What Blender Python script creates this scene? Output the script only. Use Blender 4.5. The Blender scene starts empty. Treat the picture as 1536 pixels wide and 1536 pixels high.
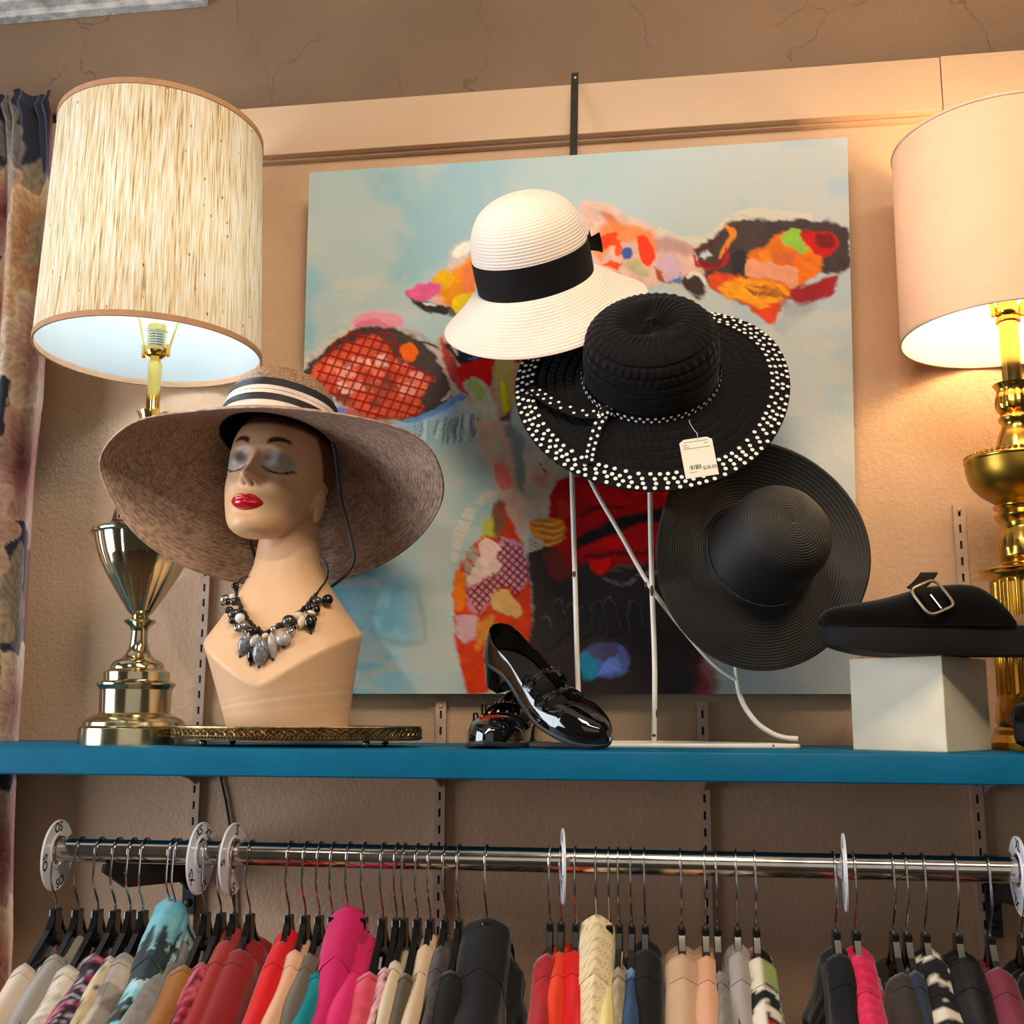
import bpy, bmesh, math, random
import numpy as np
from mathutils import Vector, Matrix
from mathutils.bvhtree import BVHTree

# ------------------------------------------------------------------ camera, world, lights, exposure
scene = bpy.context.scene
C = scene.collection
F_PX, CX, CY = 1613.45, 775.1, 810.94            # focal length and principal point, frame 1536 x 1536
CAM_R = np.array([0.9911, 0.1332, 0.0030])
CAM_U = np.array([0.0182, -0.1572, 0.9874])
CAM_F = np.array([-0.1320, 0.9785, 0.1582])
CAM_O = np.array([0.12939, -1.71959, 0.0475])
def camera():
    cd = bpy.data.cameras.new('camera')
    cd.sensor_width = 36.0
    cd.lens = F_PX / 1536 * 36
    cd.shift_x = (768 - CX) / 1536
    cd.shift_y = (CY - 768) / 1536
    cd.clip_start = 0.05
    ob = bpy.data.objects.new('camera', cd)
    m = Matrix.Identity(4)
    for i in range(3):
        m[i][0], m[i][1], m[i][2], m[i][3] = CAM_R[i], CAM_U[i], -CAM_F[i], CAM_O[i]
    ob.matrix_world = m
    C.objects.link(ob)
    scene.camera = ob
camera()

def world():
    w = bpy.data.worlds.new('shop_air')
    w.use_nodes = True
    b = w.node_tree.nodes['Background']
    b.inputs[0].default_value = (1.0, 0.86, 0.72, 1)
    b.inputs[1].default_value = 0.05
    scene.world = w
world()

def area(name, loc, target, size, size_y, power, col):
    l = bpy.data.lights.new(name, 'AREA')
    l.shape = 'RECTANGLE'; l.size = size; l.size_y = size_y
    l.energy = power; l.color = col
    o = bpy.data.objects.new(name, l)
    o.location = loc
    d = Vector(target) - Vector(loc)
    o.rotation_euler = d.to_track_quat('-Z', 'Y').to_euler()
    C.objects.link(o)
def spot(name, loc, target, deg, blend, power, col):
    l = bpy.data.lights.new(name, 'SPOT')
    l.spot_size = math.radians(deg); l.spot_blend = blend; l.shadow_soft_size = 0.05
    l.energy = power; l.color = col
    o = bpy.data.objects.new(name, l)
    o.location = loc
    o.rotation_euler = (Vector(target) - Vector(loc)).to_track_quat('-Z', 'Y').to_euler()
    C.objects.link(o)
area('shop_window_light', (-3.0, -1.45, 0.15), (0, -0.25, 0.1), 1.7, 2.0, 74, (0.86, 0.92, 1.0))
area('front_fill_light', (0.6, -3.5, 0.5), (0, 0, 0), 3.2, 1.6, 7, (1.0, 0.93, 0.86))  # unseen soft fill behind the camera, added to brighten metal reflections
area('ceiling_lamp_light', (0.1, -1.35, 1.33), (0.0, -0.15, 0.2), 0.4, 0.4, 10, (1.0, 0.84, 0.64))
spot('track_spot_light', (-1.0, -2.0, 1.28), (-0.50, -0.2, 0.22), 22, 1.0, 36, (1.0, 0.86, 0.68))
area('ceiling_strip_light', (0.8, -1.7, 1.33), (0.4, -0.1, 0.2), 1.3, 0.16, 11, (1.0, 0.80, 0.58))

vs = scene.view_settings
scene.display_settings.display_device = 'sRGB'
vs.view_transform = 'Standard'
vs.look = 'None'
vs.gamma = 1.0
vs.use_curve_mapping = False
vs.exposure = 0.25

# ------------------------------------------------------------------ helpers
rng = np.random.default_rng(7)
random.seed(7)
LOC = {}

def ray(x, y):
    return CAM_R * ((x - CX) / F_PX) - CAM_U * ((y - CY) / F_PX) + CAM_F
def P(x, y, Y):
    d = ray(x, y)
    return CAM_O + d * ((Y - CAM_O[1]) / d[1])
def PZ(x, y, Z):
    d = ray(x, y)
    return CAM_O + d * ((Z - CAM_O[2]) / d[2])
def prj(V):
    v = np.asarray(V) - CAM_O
    d = v @ CAM_F
    return CX + F_PX * (v @ CAM_R) / d, CY - F_PX * (v @ CAM_U) / d
def sil(ax, ay, pts):
    """radius and height of turned outlines read against the axis plane"""
    d = np.array([ax - CAM_O[0], ay - CAM_O[1]]); d /= np.hypot(*d)
    n = np.array([d[1], -d[0]])
    o = []
    for x, y in pts:
        v = ray(x, y)
        t = ((ax - CAM_O[0]) * d[0] + (ay - CAM_O[1]) * d[1]) / (v[0] * d[0] + v[1] * d[1])
        q = CAM_O + v * t
        o.append((abs(float((q[0] - ax) * n[0] + (q[1] - ay) * n[1])), float(q[2])))
    return o

def lin(c):
    c = np.asarray(c, float) / 255.0
    return np.where(c <= 0.04045, c / 12.92, ((c + 0.055) / 1.055) ** 2.4)
def rgba(c):
    return tuple(float(v) for v in lin(c)) + (1.0,)

# value noise, 2-D, vectorised
_tab = rng.random((256, 256))
def vnoise(x, y):
    xi = np.floor(x).astype(int); yi = np.floor(y).astype(int)
    fx = x - xi; fy = y - yi
    fx = fx * fx * (3 - 2 * fx); fy = fy * fy * (3 - 2 * fy)
    a = _tab[xi & 255, yi & 255]; b = _tab[(xi + 1) & 255, yi & 255]
    c = _tab[xi & 255, (yi + 1) & 255]; d = _tab[(xi + 1) & 255, (yi + 1) & 255]
    return (a * (1 - fx) + b * fx) * (1 - fy) + (c * (1 - fx) + d * fx) * fy
def fbm(x, y, o=4):
    s = 0; a = 0.5; t = 0
    for i in range(o):
        s = s + a * vnoise(x * 2 ** i + 17.3 * i, y * 2 ** i + 5.1 * i); t += a; a *= 0.5
    return s / t
def sstep(a, b, x):
    t = np.clip((x - a) / (b - a), 0, 1)
    return t * t * (3 - 2 * t)

class MB:
    """collects shapes into one mesh"""
    def __init__(s): s.V = []; s.F = []; s.n = 0
    def add(s, V, F):
        V = np.asarray(V, float).reshape(-1, 3)
        s.V.append(V); s.F += [tuple(int(i) + s.n for i in f) for f in F]; s.n += len(V)
        return s
    def grid(s, Pt, cu=False, cv=False):
        Pt = np.asarray(Pt, float); nu, nv = Pt.shape[:2]
        F = []
        for i in range(nu if cu else nu - 1):
            a = i * nv; b = ((i + 1) % nu) * nv
            for j in range(nv if cv else nv - 1):
                k = (j + 1) % nv
                F.append((a + j, b + j, b + k, a + k))
        return s.add(Pt.reshape(-1, 3), F)
    def tube(s, pts, r, n=8, cap=True, closed=False):
        pts = np.asarray(pts, float); m = len(pts)
        r = np.broadcast_to(np.asarray(r, float), (m,))
        if closed: T = np.roll(pts, -1, 0) - np.roll(pts, 1, 0)
        else: T = np.gradient(pts, axis=0)
        T /= np.linalg.norm(T, axis=1)[:, None] + 1e-12
        a = np.array([0, 0, 1.0]) if abs(T[0][2]) < 0.9 else np.array([1.0, 0, 0])
        N = np.cross(T[0], a); N /= np.linalg.norm(N)
        G = []
        for i in range(m):
            N = N - T[i] * (N @ T[i]); N /= np.linalg.norm(N) + 1e-12
            B = np.cross(T[i], N)
            th = np.arange(n) * 2 * math.pi / n
            G.append(pts[i] + r[i] * (np.cos(th)[:, None] * N + np.sin(th)[:, None] * B))
        n0 = s.n
        s.grid(np.array(G), cu=closed, cv=True)
        if cap and not closed:
            s.F.append(tuple(n0 + j for j in range(n)))
            s.F.append(tuple(n0 + (m - 1) * n + j for j in reversed(range(n))))
        return s
    def lathe(s, prof, n=48, c=(0, 0, 0), flute=None):
        prof = np.asarray(prof, float); th = np.arange(n) * 2 * math.pi / n
        r = prof[:, 0][:, None] * np.ones(n); z = prof[:, 1][:, None] * np.ones(n)
        if flute is not None: r = r * flute(th[None, :], z)
        G = np.stack([c[0] + r * np.cos(th), c[1] + r * np.sin(th), c[2] + z], -1)
        return s.grid(G, cv=True)
    def box(s, lo, hi, bev=0.0, seg=2):
        bm = bmesh.new()
        bmesh.ops.create_cube(bm, size=1)
        lo = np.asarray(lo, float); hi = np.asarray(hi, float)
        for v in bm.verts:
            v.co = Vector((lo + hi) / 2) + Vector([v.co[i] * (hi - lo)[i] for i in range(3)])
        if bev > 0:
            bmesh.ops.bevel(bm, geom=bm.edges[:], offset=bev, segments=seg, affect='EDGES', profile=0.5)
        bm.verts.index_update()
        s.add([v.co[:] for v in bm.verts], [[v.index for v in f.verts] for f in bm.faces])
        bm.free()
        return s
    def ball(s, c, r, nu=10, nv=14, M=None):
        u = np.linspace(0, math.pi, nu)[:, None]; v = np.arange(nv)[None, :] * 2 * math.pi / nv
        r = np.broadcast_to(np.asarray(r, float), (3,))
        G = np.stack([np.sin(u) * np.cos(v) * r[0], np.sin(u) * np.sin(v) * r[1], np.cos(u) * np.ones_like(v) * r[2]], -1)
        if M is not None: G = G @ np.asarray(M).T
        return s.grid(G + np.asarray(c), cv=True)
    def xf(s, M, t=(0, 0, 0)):
        s.V = [v @ np.asarray(M).T + np.asarray(t) for v in s.V]; return s
    def arrays(s): return np.concatenate(s.V), s.F

def mesh_of(name, V, F, mt, smooth=True, cols=None, angle=None):
    me = bpy.data.meshes.new(name)
    V = np.asarray(V, float)
    if isinstance(F, np.ndarray):
        k = F.shape[1]; nf = len(F)
        me.vertices.add(len(V)); me.vertices.foreach_set('co', V.astype(np.float32).ravel())
        me.loops.add(nf * k); me.loops.foreach_set('vertex_index', F.astype(np.int32).ravel())
        me.polygons.add(nf); me.polygons.foreach_set('loop_start', np.arange(0, nf * k, k, dtype=np.int32))
        me.update(calc_edges=True)
    else:
        me.from_pydata(V.tolist(), [], F)
        me.update()
    if cols is not None:
        at = me.color_attributes.new('paint', 'FLOAT_COLOR', 'POINT')
        c = np.ones((len(V), 4), np.float32); c[:, :3] = cols
        at.data.foreach_set('color', c.ravel())
    if smooth:
        me.polygons.foreach_set('use_smooth', np.ones(len(me.polygons), bool))
    if mt is not None: me.materials.append(mt)
    if smooth and angle is not None:
        me.set_sharp_from_angle(angle=math.radians(angle))
    return me

def fix_normals(me):
    bm = bmesh.new(); bm.from_mesh(me)
    bmesh.ops.recalc_face_normals(bm, faces=bm.faces[:])
    bm.to_mesh(me); bm.free()

def thing(name, label, cat, loc, group=None):
    o = bpy.data.objects.new(name, None)
    o.empty_display_size = 0.02
    C.objects.link(o); o.location = tuple(float(v) for v in loc)
    LOC[o] = np.asarray(loc, float)
    tag(o, label, cat, group)
    return o
def tag(o, label=None, cat=None, group=None, kind=None):
    if label: o['label'] = label
    if cat: o['category'] = cat
    if group: o['group'] = group
    if kind: o['kind'] = kind
    return o
def part(name, mb, mt, parent, smooth=True, angle=40, cols=None, label=None, kind=None, recalc=True):
    """a mesh given in world coordinates, linked under its thing or part"""
    V, F = mb.arrays() if isinstance(mb, MB) else mb
    off = LOC[parent]
    me = mesh_of(name, V - off, F, mt, smooth, cols, angle)
    if recalc: fix_normals(me)
    o = bpy.data.objects.new(name, me); C.objects.link(o)
    o.parent = parent; LOC[o] = off
    if label: o['label'] = label
    if kind: o['kind'] = kind
    return o
def single(name, mb, mt, loc, label, cat, group=None, smooth=True, angle=40, cols=None, recalc=True):
    V, F = mb.arrays() if isinstance(mb, MB) else mb
    loc = np.asarray(loc, float)
    me = mesh_of(name, V - loc, F, mt, smooth, cols, angle)
    if recalc: fix_normals(me)
    o = bpy.data.objects.new(name, me); C.objects.link(o); o.location = loc; LOC[o] = loc
    return tag(o, label, cat, group)
def struct(name, mb, mt, smooth=False, angle=40, cols=None):
    V, F = mb.arrays() if isinstance(mb, MB) else mb
    me = mesh_of(name, V, F, mt, smooth, cols, angle)
    fix_normals(me)
    o = bpy.data.objects.new(name, me); C.objects.link(o); LOC[o] = np.zeros(3)
    return tag(o, kind='structure')
def dup(root, loc, label=None, group=None):
    r = root.copy(); C.objects.link(r); r.location = tuple(float(v) for v in loc); LOC[r] = np.asarray(loc, float)
    if label: r['label'] = label
    if group: r['group'] = group
    for ch in root.children:
        c = ch.copy(); C.objects.link(c); c.parent = r
        for g in ch.children:
            d = g.copy(); C.objects.link(d); d.parent = c
    return r

def rot(ax, deg):
    return np.array(Matrix.Rotation(math.radians(deg), 3, ax))
def frame(n, up_hint):
    """axes with z along n and x near up_hint x n"""
    n = np.asarray(n, float); n /= np.linalg.norm(n)
    x = np.cross(up_hint, n); x /= np.linalg.norm(x)
    return np.stack([x, np.cross(n, x), n], 1)
def spline(pts, n=60, closed=False):
    pts = np.asarray(pts, float)
    if closed: pts = np.concatenate([pts[-1:], pts, pts[:2]])
    else: pts = np.concatenate([2 * pts[:1] - pts[1:2], pts, 2 * pts[-1:] - pts[-2:-1]])
    m = len(pts) - 3
    t = np.linspace(0, m, n, endpoint=not closed); i = np.minimum(t.astype(int), m - 1); f = (t - i)[:, None]
    a, b, c, d = pts[i], pts[i + 1], pts[i + 2], pts[i + 3]
    return 0.5 * (2 * b + (c - a) * f + (2 * a - 5 * b + 4 * c - d) * f ** 2 + (3 * b - a - 3 * c + d) * f ** 3)

# ------------------------------------------------------------------ materials
def nt(name):
    m = bpy.data.materials.new(name); m.use_nodes = True
    t = m.node_tree
    return m, t, t.nodes['Principled BSDF']
def node(t, kind, **kw):
    n = t.nodes.new(kind)
    for k, v in kw.items():
        if k.startswith('i_'):
            key = k[2:]
            n.inputs[int(key) if key.isdigit() else key].default_value = v
        else: setattr(n, k, v)
    return n
def coords(t, scale=(1, 1, 1), rotz=(0, 0, 0)):
    tc = node(t, 'ShaderNodeTexCoord')
    mp = node(t, 'ShaderNodeMapping')
    mp.inputs['Scale'].default_value = scale; mp.inputs['Rotation'].default_value = rotz
    t.links.new(tc.outputs['Object'], mp.inputs['Vector'])
    return mp.outputs['Vector']
def ramp(t, fac, stops, interp='LINEAR'):
    r = node(t, 'ShaderNodeValToRGB')
    r.color_ramp.interpolation = interp
    e = r.color_ramp.elements
    while len(e) < len(stops): e.new(0.5)
    for i, (p, c) in enumerate(stops):
        e[i].position = p; e[i].color = rgba(c)
    t.links.new(fac, r.inputs[0])
    return r.outputs[0]
def add_bump(t, b, h, strength, dist=0.002):
    bp = node(t, 'ShaderNodeBump'); bp.inputs['Strength'].default_value = strength; bp.inputs['Distance'].default_value = dist
    t.links.new(h, bp.inputs['Height']); t.links.new(bp.outputs[0], b.inputs['Normal'])
    return bp
def mat(name, col, rough=0.5, metal=0.0, var=0.06, vs=25, bump=0.0, bs=300, stretch=(1, 1, 1), coat=0.0, sheen=0.0, spec=0.5, dist=0.001, rv=0.0):
    m, t, b = nt(name)
    v = coords(t, stretch)
    n = node(t, 'ShaderNodeTexNoise'); n.inputs['Scale'].default_value = vs; n.inputs['Detail'].default_value = 5
    t.links.new(v, n.inputs['Vector'])
    c = np.asarray(col, float)
    o = ramp(t, n.outputs[0], [(0.3, np.clip(c * (1 - var), 0, 255)), (0.7, np.clip(c * (1 + var), 0, 255))])
    t.links.new(o, b.inputs['Base Color'])
    b.inputs['Roughness'].default_value = rough; b.inputs['Metallic'].default_value = metal
    b.inputs['Specular IOR Level'].default_value = spec
    b.inputs['Coat Weight'].default_value = coat; b.inputs['Coat Roughness'].default_value = 0.05
    b.inputs['Sheen Weight'].default_value = sheen; b.inputs['Sheen Roughness'].default_value = 0.4
    if rv > 0:
        mr = node(t, 'ShaderNodeMapRange'); mr.inputs['To Min'].default_value = rough - rv; mr.inputs['To Max'].default_value = rough + rv
        t.links.new(n.outputs[0], mr.inputs['Value']); t.links.new(mr.outputs[0], b.inputs['Roughness'])
    if bump > 0:
        n2 = node(t, 'ShaderNodeTexNoise'); n2.inputs['Scale'].default_value = bs; n2.inputs['Detail'].default_value = 4
        t.links.new(v, n2.inputs['Vector'])
        add_bump(t, b, n2.outputs[0], bump, dist)
    return m
def paint_mat(name, rough=0.5, bump=0.0, bs=400, coat=0.0, sheen=0.0, spec=0.4):
    m, t, b = nt(name)
    a = node(t, 'ShaderNodeAttribute', attribute_name='paint')
    t.links.new(a.outputs['Color'], b.inputs['Base Color'])
    b.inputs['Roughness'].default_value = rough; b.inputs['Coat Weight'].default_value = coat
    b.inputs['Sheen Weight'].default_value = sheen; b.inputs['Specular IOR Level'].default_value = spec
    if bump > 0:
        n = node(t, 'ShaderNodeTexNoise'); n.inputs['Scale'].default_value = bs; n.inputs['Detail'].default_value = 3
        t.links.new(coords(t), n.inputs['Vector']); add_bump(t, b, n.outputs[0], bump, 0.001)
    return m
def emit_mat(name, col, strength):
    m, t, b = nt(name)
    b.inputs['Base Color'].default_value = rgba((250, 250, 245))
    b.inputs['Emission Color'].default_value = tuple(col) + (1,)
    b.inputs['Emission Strength'].default_value = strength
    return m
# ------------------------------------------------------------------ the room
def plaster(name, col, crack=0.0, bump=0.35, var=0.07):
    m, t, b = nt(name)
    v = coords(t)
    n = node(t, 'ShaderNodeTexNoise'); n.inputs['Scale'].default_value = 2.2; n.inputs['Detail'].default_value = 6
    t.links.new(v, n.inputs['Vector'])
    c = np.asarray(col, float)
    col_out = ramp(t, n.outputs[0], [(0.3, c * (1 - var)), (0.7, np.clip(c * (1 + var), 0, 255))])
    # knocked-down plaster relief: two scales of noise with flattened tops
    n2 = node(t, 'ShaderNodeTexNoise'); n2.inputs['Scale'].default_value = 120; n2.inputs['Detail'].default_value = 4; n2.inputs['Distortion'].default_value = 0.6
    t.links.new(v, n2.inputs['Vector'])
    cr = node(t, 'ShaderNodeMapRange'); cr.inputs['From Min'].default_value = 0.42; cr.inputs['From Max'].default_value = 0.6
    t.links.new(n2.outputs[0], cr.inputs['Value'])
    h = cr.outputs[0]
    if crack > 0:
        nd = node(t, 'ShaderNodeTexNoise'); nd.inputs['Scale'].default_value = 9; nd.inputs['Detail'].default_value = 5
        t.links.new(v, nd.inputs['Vector'])
        mx = node(t, 'ShaderNodeMix', data_type='VECTOR'); mx.inputs[0].default_value = 0.10
        t.links.new(v, mx.inputs[4]); t.links.new(nd.outputs['Color'], mx.inputs[5])
        vo = node(t, 'ShaderNodeTexVoronoi', feature='DISTANCE_TO_EDGE'); vo.inputs['Scale'].default_value = 4.2
        t.links.new(mx.outputs[1], vo.inputs['Vector'])
        ms = node(t, 'ShaderNodeMapRange'); ms.inputs['From Min'].default_value = 0.0; ms.inputs['From Max'].default_value = 0.005
        t.links.new(vo.outputs['Distance'], ms.inputs['Value'])
        nm = node(t, 'ShaderNodeTexNoise'); nm.inputs['Scale'].default_value = 5; t.links.new(v, nm.inputs['Vector'])
        mk = node(t, 'ShaderNodeMapRange'); mk.inputs['From Min'].default_value = 0.45; mk.inputs['From Max'].default_value = 0.55
        t.links.new(nm.outputs[0], mk.inputs['Value'])
        mm = node(t, 'ShaderNodeMath', operation='MAXIMUM'); t.links.new(ms.outputs[0], mm.inputs[0]); t.links.new(mk.outputs[0], mm.inputs[1])
        mc = node(t, 'ShaderNodeMix', data_type='RGBA'); mc.inputs[6].default_value = rgba(c * 0.78)
        t.links.new(mm.outputs[0], mc.inputs[0]); t.links.new(col_out, mc.inputs[7]); col_out = mc.outputs[2]
        ad = node(t, 'ShaderNodeMath', operation='ADD'); t.links.new(h, ad.inputs[0]); t.links.new(mm.outputs[0], ad.inputs[1]); h = ad.outputs[0]
    t.links.new(col_out, b.inputs['Base Color'])
    b.inputs['Roughness'].default_value = 0.62; b.inputs['Specular IOR Level'].default_value = 0.35
    add_bump(t, b, h, bump, 0.003)
    return m

W_TAN = plaster('tan_wall_paint', (198, 162, 130), bump=0.19)
W_DARK = plaster('brown_upper_wall_paint', (122, 96, 73), crack=1.0, bump=0.16, var=0.10)
M_TRIM = mat('tan_trim_paint', (200, 166, 134), 0.5, var=0.03, vs=6, bump=0.25, bs=60, stretch=(0.12, 1, 1), dist=0.002)
M_CEIL = mat('white_ceiling_paint', (205, 203, 200), 0.7, var=0.06, bump=0.3, bs=40, dist=0.004)
M_FLOOR = mat('dark_wood_floor', (92, 70, 52), 0.5, var=0.2, vs=4, stretch=(0.3, 4, 1))

Z_RAIL = float(P(780, 220.3, 0)[2]); Z_RAIL_T = float(P(780, 207, -0.012)[2]); Z_BRD = float(P(780, 132.3, -0.028)[2])
Z_CEIL = 1.375
XL, XR, Z_FLOOR = -2.2, 1.9, -1.70
struct('wall_back', MB().box((XL, 0, Z_FLOOR), (XR, 0.12, Z_BRD - 0.03)), W_TAN)
struct('wall_back_upper', MB().box((XL, 0.001, Z_BRD - 0.03), (XR, 0.12, Z_CEIL + 0.06)), W_DARK)
struct('floor', MB().box((XL, -3.6, Z_FLOOR - 0.1), (XR, 0.12, Z_FLOOR)), M_FLOOR)
struct('ceiling', MB().box((XL, -1.1, Z_CEIL + 0.06), (XR, 0.12, Z_CEIL + 0.16)), M_CEIL)
XJ = float(P(1412, 120, -0.028)[0])
Z_RAIL_T = Z_RAIL + 0.0005
Z_BRD = float(P(780, 132.3, -0.028)[2])
struct('trim_1', MB().box((XL, -0.028, Z_RAIL_T), (XJ - 0.0006, 0.002, Z_BRD), 0.0012), M_TRIM)
struct('trim_2', MB().box((XJ + 0.0006, -0.0293, Z_RAIL_T - 0.0008), (XR, 0.002, Z_BRD + 0.001), 0.0012), M_TRIM)
# thin strip in the corner under the boards
struct('trim_3', MB().box((XL, -0.012, Z_RAIL - 0.0035), (XR, 0.002, Z_RAIL + 0.001), 0.001), M_TRIM)
# ceiling moulding in the top left corner: stepped and flaking
cm = MB()
x1 = float(P(305, 0, -0.02)[0])
zc = float(P(0, 32, -0.01)[2])
cm.box((XL, -0.05, zc + 0.012), (x1 - 0.03, 0.002, Z_CEIL + 0.061), 0.004)
cm.box((XL, -0.022, zc), (x1, 0.002, zc + 0.014), 0.003)
V, F = cm.arrays()
struct('trim_4', (V, F), mat('flaking_white_moulding', (176, 172, 166), 0.6, var=0.16, vs=35, bump=0.8, bs=50, dist=0.006))

# ------------------------------------------------------------------ slotted wall standards
M_STD = mat('tan_painted_steel', (190, 160, 138), 0.45, var=0.05, vs=40, bump=0.1)
M_SLOT = mat('painted_slot_shade', (40, 32, 28), 0.8)  # dark colour standing in for the shade inside the channel
def standard(x, z0, z1, label, phase):
    th = thing('slotted_wall_standard', label, 'wall rail', (x, 0, z0), 'slotted wall standards')
    w, d = 0.0085, 0.011
    mb = MB()
    sw, sh, pitch = 0.0019, 0.0125, 0.0254
    n = int((z1 - z0) / pitch)
    rows = []
    z = z0 + phase
    front = -d
    last = z0
    def quad(xa, xb, za, zb):
        if zb - za > 1e-5: mb.add([(x + xa, front, za), (x + xb, front, za), (x + xb, front, zb), (x + xa, front, zb)], [(0, 1, 2, 3)])
    while z + sh < z1 - 0.004:
        quad(-w, w, last, z)
        quad(-w, -sw, z, z + sh); quad(sw, w, z, z + sh)
        for xa in (-sw, sw):
            mb.add([(x + xa, front, z), (x + xa, front + 0.004, z), (x + xa, front + 0.004, z + sh), (x + xa, front, z + sh)], [(0, 1, 2, 3)])
        last = z + sh; z += pitch
    quad(-w, w, last, z1)
    for s in (-1, 1):                                            # folded sides and small return lips
        mb.add([(x + s * w, front, z0), (x + s * w, -0.0003, z0), (x + s * w, -0.0003, z1), (x + s * w, front, z1)], [(0, 1, 2, 3)])
    mb.add([(x - w, front, z1), (x + w, front, z1), (x + w, -0.0003, z1), (x - w, -0.0003, z1)], [(0, 1, 2, 3)])
    part('channel', mb, M_STD, th, smooth=False)
    part('slot_back', MB().box((x - 0.006, front + 0.0035, z0 + 0.002), (x + 0.006, front + 0.0045, z1 - 0.004)), M_SLOT, th, smooth=False, label='dark strip standing for the shade inside the slotted channel')
    scr = MB().ball((x, front - 0.0005, z1 - 0.008), (0.0035, 0.0018, 0.0035), 6, 10)
    part('screw', scr, M_STD, th)
std_x = [float(P(310.4, 884.6, 0)[0]), float(P(663, 1089, 0)[0]), float(P(1054.5, 1120, 0)[0]), float(P(1442.3, 869, 0)[0])]
z4 = float(P(1437, 757, -0.011)[2])
standard(std_x[0], -0.55, z4 - 0.002, 'tan slotted steel wall standard behind the mannequin bust', 0.010)
standard(std_x[1], -0.55, 0.066, 'tan slotted steel wall standard behind the left patent shoe', 0.004)
standard(std_x[2], -0.55, 0.066, 'tan slotted steel wall standard behind the curved leg of the white hat stand', 0.006)
standard(std_x[3], -0.55, z4, 'tan slotted steel wall standard whose top shows beside the fluted brass lamp', 0.010)

# ------------------------------------------------------------------ blue shelf, brackets
M_BLUE = mat('blue_shelf_paint', (0, 100, 136), 0.45, var=0.05, vs=14, bump=0.10, bs=260, spec=0.18)
SH_F, SH_T = -0.302, 0.0385
def shelf():
    x0, x1 = -1.42, 1.25
    prof = [(-SH_F * 0 - 0.0005, -SH_T), (SH_F + 0.002, -SH_T), (SH_F, -SH_T + 0.002), (SH_F, -0.0045), (SH_F + 0.0012, -0.0018), (SH_F + 0.0045, 0.0), (-0.0005, 0.0)]
    n = 120
    xs = np.linspace(x0, x1, n)
    G = np.zeros((n, len(prof), 3))
    for i, x in enumerate(xs):
        for j, (y, z) in enumerate(prof):
            jit = 0.0006 * (vnoise(np.array([x * 40]), np.array([j * 3.3]))[0] - 0.5) if 1 <= j <= 5 else 0
            G[i, j] = (x, y + jit, z + (jit if z < -0.01 else 0))
    mb = MB().grid(G, cv=True)
    mb.F.append(tuple(range(len(prof)))); mb.F.append(tuple(reversed(range((n - 1) * len(prof), n * len(prof)))))
    single('wall_shelf', mb, M_BLUE, (-0.1, -0.15, -SH_T), 'long thick wooden shelf painted glossy teal blue along the wall', 'shelf', angle=30)
shelf()
M_BLKM = mat('black_bracket_steel', (38, 36, 38), 0.45, metal=0.3, var=0.1)
M_GREYM = mat('pale_bracket_steel', (160, 158, 165), 0.4, metal=0.2)
def bracket(x, label, mt, arm):
    """shelf support: a plate tapering from the wall out under the shelf, hooked in the standard"""
    th = thing('shelf_bracket', label, 'bracket', (x, -0.012, -SH_T - 0.06), 'brackets under the blue shelf')
    def plate(dx, pts, w):
        n = len(pts); V = [(x + dx - w, y, z) for y, z in pts] + [(x + dx + w, y, z) for y, z in pts]
        return V, [tuple(range(n)), tuple(reversed(range(n, 2 * n)))] + [(i, i + n, (i + 1) % n + n, (i + 1) % n) for i in range(n)]
    mb = MB(); z = -SH_T - 0.0005
    mb.add(*plate(0, [(-0.0105, z), (-arm, z), (-arm, z - 0.003), (-0.10, z - 0.006), (-0.035, z - 0.020), (-0.0105, z - 0.030)], 0.0016))
    part('support_plate', mb, mt, th, smooth=False)
    part('screw_head', MB().ball((x + 0.002, -0.022, z - 0.012), (0.002, 0.0034, 0.0034), 6, 10), M_STD, th)
bracket(std_x[0], 'grey steel shelf bracket on the leftmost wall standard', M_STD, 0.25)
bracket(std_x[1] , 'grey steel shelf bracket on the second wall standard from the left', M_STD, 0.25)
bracket(std_x[2] , 'grey steel shelf bracket on the third wall standard from the left', M_STD, 0.25)
bracket(std_x[3] + 0.012, 'pale steel shelf bracket on the rightmost wall standard', M_GREYM, 0.25)

# ------------------------------------------------------------------ strap that holds the painting
def strap():
    a = P(862, 108, -0.032); b = P(862, 236, -0.082)
    th = thing('hanging_strap', 'dark steel strap screwed to the wall board above the painting', 'strap', (a[0], a[1], b[2]))
    w = 0.0062
    pts = [(-0.0302, a[2]), (-0.032, a[2] - 0.012), (-0.036, a[2] - 0.03), (-0.072, b[2] - 0.001)]
    mb = MB()
    xs = float(a[0])
    G = []
    for y, z in pts:
        G.append([(xs - w, y, z), (xs + w, y, z), (xs + w, y + 0.002, z), (xs - w, y + 0.002, z)])
    mb.grid(np.array(G), cv=True); mb.F.append((0, 1, 2, 3)); mb.F.append((15, 14, 13, 12))
    part('strip', mb, mat('dark_strap_steel', (52, 44, 38), 0.5, metal=0.4), th, smooth=False)
    part('screw', MB().ball((xs + 0.001, -0.0328, a[2] - 0.011), (0.0026, 0.0016, 0.0026), 6, 10), mat('bright_screw_steel', (220, 215, 205), 0.25, metal=1), th)
strap()
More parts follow.
